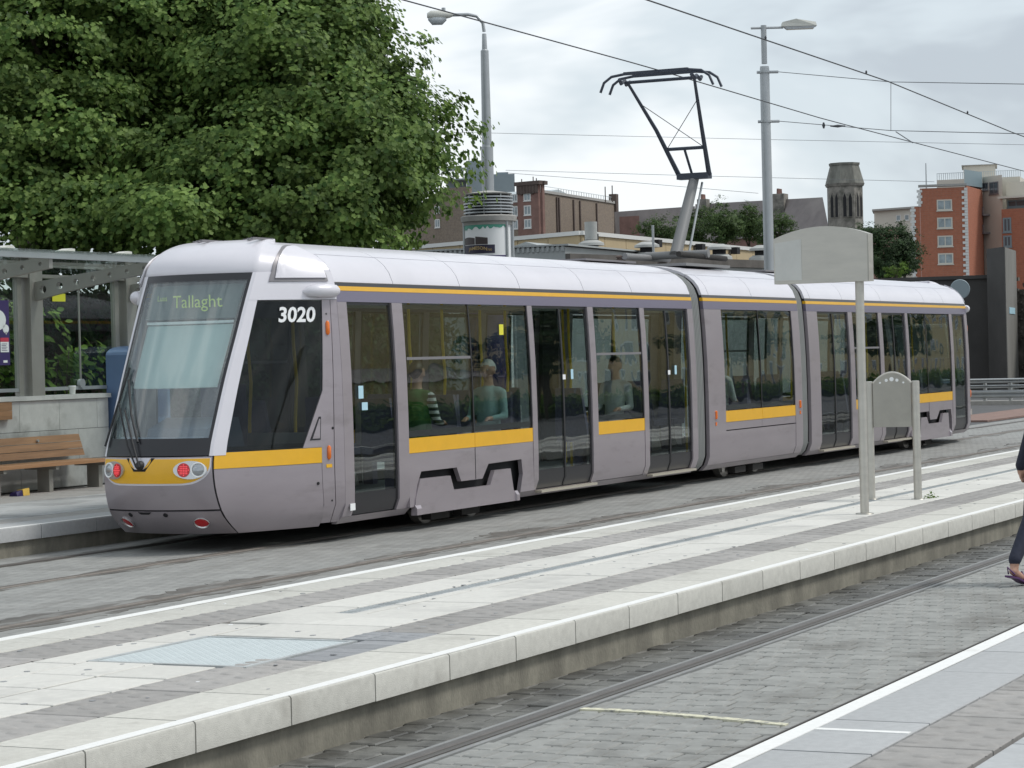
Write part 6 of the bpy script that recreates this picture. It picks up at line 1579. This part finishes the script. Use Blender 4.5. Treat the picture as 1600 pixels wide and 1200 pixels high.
for i in range(8):
    p, q = oc_[i], oc_[(i+1) % 8]; F = Face(p, q)
    if (Vector((CAM.x, CAM.y, 0))-Vector((*p, 0))).dot(F.n) > 0 and F.n.dot(-FW) > 0.1:
        # the face normal must leave the tower
        if (Vector(((p[0]+q[0])/2-tw.x, (p[1]+q[1])/2-tw.y, 0))).dot(F.n) < 0: continue
        for f in (0.3, 0.7):
            c_ = F.L*f; w_ = F.L*0.12; z0, z1 = zs-5.6, zs-2.2
            pts = [(c_-w_, z0), (c_+w_, z0), (c_+w_, z1), (c_, z1+0.9), (c_-w_, z1)]
            m = MB().prism([F.pt(s*1.0+(s-c_)*0.5, 0.02, z+(0.15 if z > z0 else -0.1)) for s, z in pts], tuple(F.n*0.14)); w = build(m, 'lancet_window', 'church_stone', cht, 0)
            build(MB().prism([F.pt(s, 0.161, z) for s, z in pts], tuple(F.n*0.02)), 'louvre', 'recess', w, 0)

# --- cream block and red apartment block on the right
cb = thing('cream_house', (*pxy(1400, 520), -0.1), 'cream flat-roofed house between church tower and red block', 'building')
Fc = Face(pxy(1371, 520), pxy(1440, 512)); zt_ = zz_(328, 516, 1400)
m = block(1371, 520, 1440, 512, 10, -0.1, zt_); build(m, 'wall', 'cream_render', cb, 0)
m = block(1368, 519, 1442, 511, 11, zt_+0.01, zt_+0.4); build(m, 'roof', 'concrete_pale', cb, 0)
for u in (1410, 1423): s = s_of(Fc, u); win(Fc, s-0.6, s+0.6, zz_(345, 516, u), zz_(336, 516, u), cb, 0, fw=0.15)

rb = thing('red_apartment_block', (*pxy(1490, 380), -0.1), 'red brick apartment block with white quoins and four stacked windows', 'building')
r0, r1 = pxy(1443, 381), pxy(1516, 380); r2 = pxy(1541, 392)
FR1, FR2 = Face(r0, r1), Face(r1, r2)
ztop = zz_(293, 380, 1480); zlow = zz_(323, 381, 1436)
m = block(1443, 381, 1516, 380, 12, -0.1, ztop); build(m, 'wall', 'red_brick', rb, 0)
rl = pxy(1432, 381); FR0 = Face(rl, r0)
m = block(1432, 381, 1442.9, 381, 12, -0.1, zlow); build(m, 'wall', 'red_brick', rb, 0)
m = block(1516.1, 380, 1541, 392, 8, -0.1, ztop+0.2); build(m, 'wall', 'red_brick', rb, 0)
m = MB(); FR1.box(m, -0.2, FR1.L, -1.0, 0.25, ztop+0.21, ztop+0.55); build(m, 'parapet', 'concrete_pale', rb, 0)
for u_, zb_, F, s_ in ((1433, zlow, FR0, 0.0), (1444, ztop, FR1, 0.0), (1513, ztop, FR1, FR1.L)):
    m = MB(); z = 12.0 if u_ != 1444 else zlow; j = 0
    while z < zb_-0.3:
        w_ = 0.75 if j % 2 else 0.35
        s0, s1 = (s_-w_*0.5-0.1, s_+w_*0.5) if s_ == 0 else (s_-w_, s_+0.15)
        F.box(m, s0, s1, 0.0, 0.14, z, z+0.40); z += 0.44; j += 1
    o = build(m, 'quoins', 'white_trim', rb, 0); o['kind'] = 'stuff'
for v in (320.5, 348.5, 377, 404.5):
    s0, s1 = s_of(FR1, 1470), s_of(FR1, 1494)
    win(FR1, s0, s1, zz_(v+8, 380, 1482), zz_(v-9, 380, 1482), rb, 1, frame='cream_render', pane='pane_pale', fw=0.2, d=0.0)
m = block(1513, 384, 1541, 391, 6, ztop+0.56, zz_(270, 392, 1527)); build(m, 'plant_room', 'grey_clad', rb, 0)

pb_ = thing('pale_apartment_block', (*pxy(1580, 405), -0.1), 'pale rendered flats with balconies and set-back roof floor at right edge', 'building')
g0, g1 = pxy(1541.5, 393), pxy(1572, 388); FP = Face(g0, g1); zq = zz_(276, 392, 1560)
m = block(1541.5, 393, 1572, 388, 14, -0.1, zq); build(m, 'wall', 'cream_render', pb_, 0)
g2 = pxy(1640, 384); FQ = Face(g1, g2); zq2 = zz_(326, 386, 1590)
m = MB(); FQ.box(m, 0.02, FQ.L, -12, 0.6, -0.1, zq2); build(m, 'wall', 'red_brick', pb_, 0)
m = MB(); FQ.box(m, 0.02, FQ.L, -13, -1.5, zq2, zz_(283, 386, 1590)); build(m, 'wall', 'cream_render', pb_, 0)
FS = Face(pxy(1470, 402), pxy(1600, 398)); m = MB(); FS.box(m, 0, FS.L, -12, 0, -0.1, zz_(279, 400, 1520)); build(m, 'roof_storey', 'cream_render', pb_, 0)
FS2 = Face(pxy(1512, 402), pxy(1562, 401)); m = MB(); FS2.box(m, 0, FS2.L, -10, -0.5, zz_(279, 400, 1520), zz_(257, 400, 1535)); build(m, 'lift_room', 'cream_render', pb_, 0)
m = MB(); FS2.box(m, -0.3, FS2.L+0.3, -10.3, -0.2, zz_(257, 400, 1535), zz_(256, 400, 1535)); build(m, 'roof', 'concrete_pale', pb_, 0)
m = MB()
for s in np.linspace(0, FS.L, 40): FS.box(m, s, s+0.08, -0.3, -0.22, zz_(279, 400, 1520), zz_(269, 400, 1520))
FS.box(m, 0, FS.L, -0.3, -0.22, zz_(269, 400, 1520), zz_(268.4, 400, 1520))
o = build(m, 'roof_railing', 'steel_pale', pb_, 0); o['kind'] = 'stuff'
for u0, u1, v0, v1 in ((1553, 1567, 285, 304), (1542, 1551, 285, 297)):
    s0, s1 = s_of(FP, u0), s_of(FP, u1); win(FP, s0, s1, zz_(v1, 391, u0), zz_(v0, 391, u0), pb_, 1, frame='grey_trim', pane='pane_dark', fw=0.18)
for v0, v1 in ((340, 363), (368, 386)):
    s0, s1 = s_of(FQ, 1575), s_of(FQ, 1588); win(FQ, s0, s1, zz_(v1, 387, 1580), zz_(v0, 387, 1580), pb_, 1, frame='grey_clad', pane='pane_dark', fw=0.25, d=0.6)
win(FQ, s_of(FQ, 1575), s_of(FQ, 1630), zz_(323, 387, 1590), zz_(312, 387, 1590), pb_, 3, frame='grey_clad', pane='pane_dark', fw=0.2, d=-1.48)
for v in (337, 365):
    s0, s1 = s_of(FP, 1542), s_of(FP, 1553); m = MB(); FP.box(m, s0, s1, 0.0, 1.3, zz_(v, 391, 1547), zz_(v, 391, 1547)+0.2); bal = build(m, 'balcony', 'grey_trim', pb_, 0)
    m = MB()
    for s in np.linspace(s0, s1-0.06, 9): FP.box(m, s, s+0.06, 1.22, 1.3, zz_(v, 391, 1547)+0.201, zz_(v-13, 391, 1547))
    FP.box(m, s0, s1, 1.20, 1.32, zz_(v-13, 391, 1547)+0.001, zz_(v-14, 391, 1547)); o = build(m, 'balustrade', 'grey_trim', bal, 0); o['kind'] = 'stuff'
m = MB(); FQ.box(m, -0.5, FQ.L, -1.4, 0.8, zz_(309, 386, 1590), zz_(306, 386, 1590)); build(m, 'balcony', 'cream_render', pb_, 0)
mt2 = at(1447, 275, 600); tag(build(MB().tube([(mt2.x, mt2.y, -0.1), (mt2.x, mt2.y, at(1447, 255, 600).z)], [0.4, 0.12], 6), 'radio_mast', 'galv', None, 30), 'thin distant radio mast above the cream house', 'mast')

# --- dark retaining wall with pier and rubble wall, guard rail
rw = thing('retaining_wall', (*pxy(1470, 95), -0.1), 'dark flat retaining wall below the red apartment block', 'wall')
Fr = Face(pxy(1250, 97), pxy(1546, 95)); zr = zz_(432, 95, 1480)
build(prism_xy([pxy(1250, 97), pxy(1546, 95), pxy(1546, 99), pxy(1250, 101)], -0.1, zr-0.12), 'wall_face', 'retaining', rw, 0)
m = MB(); Fr.box(m, 0, Fr.L, -0.6, 0.10, zr-0.115, zr+0.02); build(m, 'wall_cap', 'retaining', rw, 0)
pr2 = thing('concrete_pier', (*pxy(1570, 93), -0.1), 'tall dark concrete pier with pale right face and blue notice', 'pier')
a_, b_, c_ = pxy(1545, 94), pxy(1573, 92), pxy(1590, 96)
build(prism_xy([a_, b_, c_, pxy(1560, 98.5)], -0.1, zz_(387, 93, 1570)), 'pier_shaft', 'retaining', pr2, 0)
Fp = Face(b_, c_); m = MB(); Fp.box(m, 0.02, Fp.L, 0.0, 0.03, -0.1, zz_(388, 93, 1570)); build(m, 'pale_face', 'pier_concrete', pr2, 0)
m = MB(); Fp.box(m, Fp.L*0.25, Fp.L*0.75, 0.031, 0.05, zz_(490, 93, 1580), zz_(480, 93, 1580)); build(m, 'notice', 'cyan_sticker', pr2, 0)
rbw = thing('rubble_wall', (*pxy(1610, 97), -0.1), 'rough rubble stone wall cut by the right edge of the view', 'wall')
build(prism_xy([pxy(1589, 97.5), pxy(1760, 92), pxy(1760, 96), pxy(1589, 99)], -0.1, zz_(452, 97, 1595)), 'wall_face', 'rubble', rbw, 0)
m = MB(); Fq = Face(pxy(1589, 97.5), pxy(1760, 92)); 
for i in range(150):
    s = random.random()*Fq.L*0.35; z = random.random()*4.2+0.2; w_ = random.uniform(.08, .24); h_ = random.uniform(.06, .15)
    Fq.box(m, s, s+w_, 0, random.uniform(.02, .08), z, z+h_)
o = build(m, 'rubble_stones', 'rubble', rbw, 0); o['kind'] = 'stuff'
gr = thing('guard_rail', (*pxy(1560, 77), -0.06), 'galvanised road guard rail beyond the end of the tram', 'guard rail')
Fg = Face(pxy(1440, 78), pxy(1720, 75))
def zg(v): return zz_(v, 77, 1560)
for v0, v1 in ((591, 598), (601, 606), (609, 622)):
    m = MB(); zc0, zc1 = zg(v1), zg(v0); h = zc1-zc0
    pts = [(0.0, zc0), (0.05, zc0+h*.2), (0.05, zc0+h*.35), (0.0, zc0+h*.5), (0.05, zc0+h*.65), (0.05, zc0+h*.8), (0.0, zc1), (-0.02, zc1), (-0.02, zc0)]
    m.prism([Fg.pt(0, d, z) for d, z in pts], tuple(Fg.t*Fg.L)); build(m, 'beam', 'galv', gr, 0)
for k in range(7):
    m = MB(); s = Fg.L*(k+0.43)/7; Fg.box(m, s, s+0.08, -0.16, -0.025, -0.06, zg(592)); build(m, 'post', 'galv', gr, 0)
build(MB().prism([Fg.pt(0, 0.4, -0.06), Fg.pt(Fg.L, 0.4, -0.06), Fg.pt(Fg.L, -0.6, -0.06), Fg.pt(0, -0.6, -0.06)], (0, 0, 0.12)), 'kerb', 'concrete_pale', gr, 0)
rm = thing('round_mirror', (*pxy(1502, 88), -0.1), 'pale round disc of a traffic mirror peeking over the tram end', 'mirror')
mc = at(1500, 452, 88); build(MB().lathe((mc.x, mc.y, mc.z), [(-0.05, .3), (0, .36), (0.03, .34)], 24, axis=(-1, -0.4, 0)), 'disc', 'steel_blue', rm, 40)
build(MB().tube([(mc.x+0.1, mc.y, -0.1), (mc.x+0.1, mc.y, mc.z)], 0.04, 8), 'pole', 'galv', rm, 40)

# --- across the street behind the camera, only seen mirrored in the tram's windows
ob = thing('street_terrace', (100, -22, -0.1), 'sandy terrace with white windows across the street, mirrored in the tram windows', 'building')
build(MB().box(92, 190, -34, -22, -0.1, 9.5), 'wall', 'sand_wall', ob, 0)
build(MB().box(91.5, 190.5, -34.5, -21.6, 9.51, 9.9), 'roof', 'slate', ob, 0)
build(MB().box(60, 91.9, -34, -22.5, -0.1, 2.4), 'wall', 'sand_wall', ob, 0)
build(MB().prism([(60, -22.3, 2.41), (60, -34, 2.41), (60, -28, 3.6)], (31.9, 0, 0)), 'roof', 'slate', ob, 0)
for x in range(94, 188, 6):
    for z in (0.9, 3.2, 6.2):
        w = build(MB().box(x, x+1.5, -22.02, -21.95, z, z+1.7), 'window', 'white_trim', ob, 0)
        build(MB().box(x+0.15, x+1.35, -21.949, -21.93, z+0.15, z+1.55), 'pane', 'pane_dark', w, 0)
hg2 = thing('street_hedge', (90, -16, -0.1), 'low green hedge in front of the terrace, mirrored in the tram windows', 'hedge')
build(MB().box(60, 150, -17, -16, -0.1, 0.9), 'hedge_core', 'dark_leaf', hg2, 0)
P = np.stack([60+90*rng.random(4000), -15.9+0.2*rng.normal(size=4000), 0.2+0.9*rng.random(4000)], 1)
o = put('foliage', leaves_mesh('foliage', P, rng.normal(size=(4000, 3))+np.array([0, 1, 1]), 0.3*(0.7+0.6*rng.random(4000)), OVAL, OVAL_F, 'frond_leaf'), (0, 0, 0), hg2); o['kind'] = 'stuff'
for i, x in enumerate((74, 92, 113)):
    tree('street_tree', (x, -14.5, -0.1), 2.6, 0.18, [(x, -14.5, 4.2, 2.2, 2.0, 1.7), (x+1, -14.2, 5.0, 1.5, 1.5, 1.2)], 40, 12, 0.4, 0.35, 'dark_leaf', ('nearest', 'middle', 'furthest')[i]+' round tree across the street mirrored in the tram windows', 'street trees behind the camera', (OVAL, OVAL_F))

# ================================================================== people
def person(name, base, parts, mats, label, voxel=0.016, cloth=None):
    """one continuous body: tapered limbs and ellipsoids fused by a voxel remesh; every face takes the colour of the limb it lies on"""
    m = MB()
    for p0, r0, p1, r1, mi in parts:
        p0, p1 = Vector(p0), Vector(p1); ax_ = p1-p0; L = max(ax_.length, 1e-4); ax_ = ax_/L if ax_.length > 1e-4 else Vector((0, 0, 1))
        prof = [(-r0*math.cos(a), r0*math.sin(a)) for a in (0.12, 0.5, 0.9, 1.25)] + [(0, r0)] + [(L*t, r0+(r1-r0)*t) for t in (0.33, 0.66)] + [(L, r1)] + [(L+r1*math.sin(a), r1*math.cos(a)) for a in (0.3, 0.7, 1.1, 1.45)]
        m.lathe(p0, prof, 12, axis=tuple(ax_))
    me = bpy.data.meshes.new(name); me.from_pydata([tuple(v) for v in m.v], [], m.f)
    tmp = bpy.data.objects.new(name, me); COL.objects.link(tmp)
    bm = bmesh.new(); bm.from_mesh(me); bmesh.ops.recalc_face_normals(bm, faces=bm.faces); bm.to_mesh(me); bm.free()
    md = tmp.modifiers.new('r', 'REMESH'); md.mode = 'VOXEL'; md.voxel_size = voxel
    sm = tmp.modifiers.new('s', 'SMOOTH'); sm.iterations = 4; sm.factor = 0.5
    dg = bpy.context.evaluated_depsgraph_get(); out = bpy.data.meshes.new_from_object(tmp.evaluated_get(dg)); bpy.data.objects.remove(tmp)
    out.materials.clear()
    for k in mats: out.materials.append(MATS[k])
    A_ = np.array([p[0] for p in parts], float); Bp = np.array([p[2] for p in parts], float); R0_ = np.array([p[1] for p in parts]); R1_ = np.array([p[3] for p in parts]); MI = np.array([p[4] for p in parts])
    n = len(out.polygons); c = np.zeros(n*3); out.polygons.foreach_get('center', c); c = c.reshape(-1, 3)
    ab = Bp-A_; t = np.clip(((c[:, None]-A_[None])*ab[None]).sum(2)/np.maximum((ab*ab).sum(1), 1e-9)[None], 0, 1)
    d = np.linalg.norm(c[:, None]-(A_[None]+ab[None]*t[..., None]), axis=2)-(R0_[None]+(R1_-R0_)[None]*t)
    out.polygons.foreach_set('material_index', MI[d.argmin(1)].astype(np.int32)); out.polygons.foreach_set('use_smooth', [True]*n)
    b = Vector(base); out.transform(Matrix.Translation(-b)); out.name = name
    o = put(name, out, tuple(b)); tag(o, label, 'person'); return o
def head(c, f, hair, r=0.088):
    """head parts facing f: skull, jaw, nose, ears, hair"""
    c = Vector(c); f = Vector(f).normalized(); sd_ = Vector((-f.y, f.x, 0)); u = Vector((0, 0, 1))
    P_ = [(c+u*0.02, r, c+u*0.03-f*0.012, r*1.02, 0), (c-u*0.05+f*0.018, r*0.72, c-u*0.085+f*0.03, r*0.52, 0), (c+f*(r*1.0)-u*0.005, 0.012, c+f*(r*1.18)-u*0.03, 0.015, 0)]
    P_ += [(c+sd_*s*r*1.0-u*0.01, 0.018, c+sd_*s*r*1.02-u*0.035, 0.014, 0) for s in (-1, 1)]
    P_ += [(c+u*0.058-f*0.01, r*0.98, c+u*0.035-f*0.045, r*0.98, hair)]
    P_ += [(c+f*(r*0.80)+sd_*s*0.035+u*0.012, 0.010, c+f*(r*0.82)+sd_*s*0.038+u*0.012, 0.010, hair) for s in (-1, 1)]
    P_ += [(c-u*0.09-f*0.01, 0.055, c-u*0.17-f*0.015, 0.06, 0)]
    return P_
def seated(x, y, d, mats, label, sleeve=None):
    """passenger on a tram seat facing +x (d=1) or -x (d=-1)"""
    f = Vector((d, 0, 0)); B_ = Vector((x, y, 0.0)); u = Vector((0, 0, 1)); s_ = Vector((0, 1, 0))
    hip = B_+u*0.90; P_ = []
    P_ += [(hip, 0.15, hip+u*0.25-f*0.03, 0.14, 2), (hip+u*0.25-f*0.03, 0.145, hip+u*0.46-f*0.05, 0.13, 2), (hip+u*0.50-f*0.05-s_*0.12, 0.07, hip+u*0.50-f*0.05+s_*0.12, 0.07, 2)]
    for k in (-1, 1):
        P_ += [(hip+s_*k*0.09, 0.095, hip+f*0.42+s_*k*0.10+u*0.0, 0.068, 3), (hip+f*0.42+s_*k*0.10, 0.065, hip+f*0.44+s_*k*0.10-u*0.44, 0.045, 3), (hip+f*0.42+s_*k*0.10-u*0.49, 0.042, hip+f*0.60+s_*k*0.10-u*0.51, 0.035, 3)]
        sh_ = hip+u*0.49-f*0.05+s_*k*0.17; el = sh_-u*0.27+f*0.05+s_*k*0.05; wr_ = el+f*0.22-s_*k*0.06-u*0.02
        P_ += [(sh_, 0.056, el, 0.045, sleeve if sleeve else 2), (el, 0.044, wr_, 0.033, sleeve if sleeve else 2), (wr_, 0.032, wr_+f*0.07-s_*k*0.015, 0.028, 0)]
        for j in range(4): P_.append((wr_+f*0.08-s_*k*0.015+s_*(j-1.5)*0.017, 0.010, wr_+f*(0.13+0.008*(j % 2))-u*0.03-s_*k*0.015+s_*(j-1.5)*0.018, 0.008, 0))
        P_.append((wr_+f*0.03-s_*k*0.03, 0.011, wr_+f*0.075-s_*k*0.05-u*0.01, 0.009, 0))
    P_ += head(hip+u*0.75-f*0.03, f, 1)
    return person('person', (x, y, 0.34), P_, mats, label)
seated(23.80, YT-0.76, 1, ['skin', 'hair_dark', 'cloth_green', 'cloth_navy', 'cloth_stripe'], 'passenger with pale sleeves over a green top behind the first window', 4)
seated(25.55, YT-0.74, -1, ['skin', 'cap_white', 'cloth_teal', 'cloth_grey'], 'passenger in a white cap and pale teal jacket behind the second window')
seated(29.20, YT-0.80, -1, ['skin', 'hair_dark', 'cloth_pale', 'cloth_grey'], 'passenger in a pale grey top behind the window between the double doors')
seated(33.10, YT-0.78, 1, ['skin', 'hair_dark', 'cloth_pale', 'cloth_navy'], 'passenger in white at the left edge of the middle module window')

# pedestrian walking out of the picture on the right: trailing leg with lifted heel, arm swung back, bag in hand
gx, gy = 18.09, 0.03; F_ = Vector((0.95, -0.31, 0)).normalized(); S_d = Vector((-F_.y, F_.x, 0)); U_ = Vector((0, 0, 1)); O = Vector((gx, gy, -0.012))
def pp(f, s, z): return O + F_*f + S_d*s + U_*z
hipc = pp(0.40, -0.09, 0.91)
W_ = []
W_ += [(hipc, 0.155, hipc+U_*0.20, 0.135, 2), (hipc+U_*0.20, 0.14, hipc+U_*0.42+F_*0.06, 0.145, 2), (hipc+U_*0.50-S_d*0.14+F_*0.06, 0.075, hipc+U_*0.50+S_d*0.08+F_*0.06, 0.075, 2), (hipc-U_*0.10, 0.15, hipc+U_*0.05, 0.155, 2)]
W_ += [(hipc+S_d*0.08-U_*0.02, 0.098, pp(0.30, 0.0, 0.50), 0.066, 3), (pp(0.30, 0.0, 0.50), 0.064, pp(0.055, 0.0, 0.20), 0.050, 3),
       (pp(0.05, 0, 0.18), 0.036, pp(0.045, 0, 0.135), 0.034, 0), (pp(0.025, 0, 0.115), 0.032, pp(0.12, 0, 0.070), 0.030, 0), (pp(0.12, 0, 0.068), 0.030, pp(0.19, 0.0, 0.034), 0.024, 0)]
for j in range(5): W_.append((pp(0.19, -0.028+0.014*j, 0.032), 0.010, pp(0.232-0.006*abs(j-1), -0.030+0.015*j, 0.025), 0.009, 0))
W_ += [(hipc-S_d*0.08-U_*0.02, 0.098, pp(0.66, -0.17, 0.50), 0.066, 3), (pp(0.66, -0.17, 0.50), 0.064, pp(0.76, -0.17, 0.13), 0.046, 3), (pp(0.75, -0.17, 0.10), 0.036, pp(0.90, -0.17, 0.04), 0.028, 0)]
shL = hipc+U_*0.50+S_d*0.13+F_*0.07; elL = hipc+U_*0.22+S_d*0.20+F_*0.10; wrL = hipc-U_*0.02+S_d*0.22-F_*0.02
W_ += [(shL, 0.062, elL, 0.056, 2), (elL, 0.055, wrL, 0.044, 2), (wrL, 0.030, wrL-U_*0.05+F_*0.01, 0.036, 0)]
for j in range(4): W_.append((wrL-U_*0.08+F_*((j-1.5)*0.020+0.01), 0.0115, wrL-U_*(0.13-0.006*abs(j-1))+F_*((j-1.5)*0.020+0.016)-S_d*0.02, 0.0095, 0))
W_.append((wrL-U_*0.045+F_*0.04, 0.012, wrL-U_*0.10+F_*0.05-S_d*0.02, 0.010, 0))
shR = hipc+U_*0.50-S_d*0.19; W_ += [(shR, 0.062, shR-U_*0.26+F_*0.08, 0.05, 2), (shR-U_*0.26+F_*0.08, 0.05, shR-U_*0.46+F_*0.24, 0.038, 2), (shR-U_*0.46+F_*0.24, 0.034, shR-U_*0.52+F_*0.29, 0.03, 0)]
W_ += head(hipc+U_*0.77+F_*0.08, F_, 1)
ped = person('person', (hipc.x, hipc.y, -0.012), W_, ['skin', 'hair_dark', 'cloth_navy', 'cloth_denim'], 'person in dark clothes and sandals walking off the right edge on the tracks', 0.011)
def sandal(prof, s0):
    """prof: (forward, height of the sole's underside, half width)"""
    o = [[pp(f, s0-w, z+0.014) for f, z, w in prof], [pp(f, s0+w, z+0.014) for f, z, w in prof]]; i = [[pp(f, s0-w, z) for f, z, w in prof], [pp(f, s0+w, z) for f, z, w in prof]]
    so = build(MB().slab(o, i), 'sandal', 'shoe_purple', ped, 0)
    f, z, w = prof[2]
    build(MB().tube([pp(f, s0-w, z+0.015), pp(f+0.01, s0, z+0.085), pp(f, s0+w, z+0.015)], 0.007, 6), 'strap', 'shoe_purple', so, 30)
    f, z, w = prof[0]
    build(MB().tube([pp(f+0.05, s0-w, z+0.02), pp(f-0.005, s0, z+0.075), pp(f+0.05, s0+w, z+0.02)], 0.006, 6), 'strap', 'shoe_purple', so, 30)
sandal([(-0.045, 0.075, 0.028), (0.05, 0.055, 0.033), (0.14, 0.018, 0.042), (0.20, 0.001, 0.042), (0.25, 0.0, 0.02)], 0.0)
sandal([(0.70, 0.001, 0.028), (0.76, 0.0, 0.033), (0.84, 0.0, 0.042), (0.90, 0.0, 0.042), (0.96, 0.0, 0.02)], -0.17)
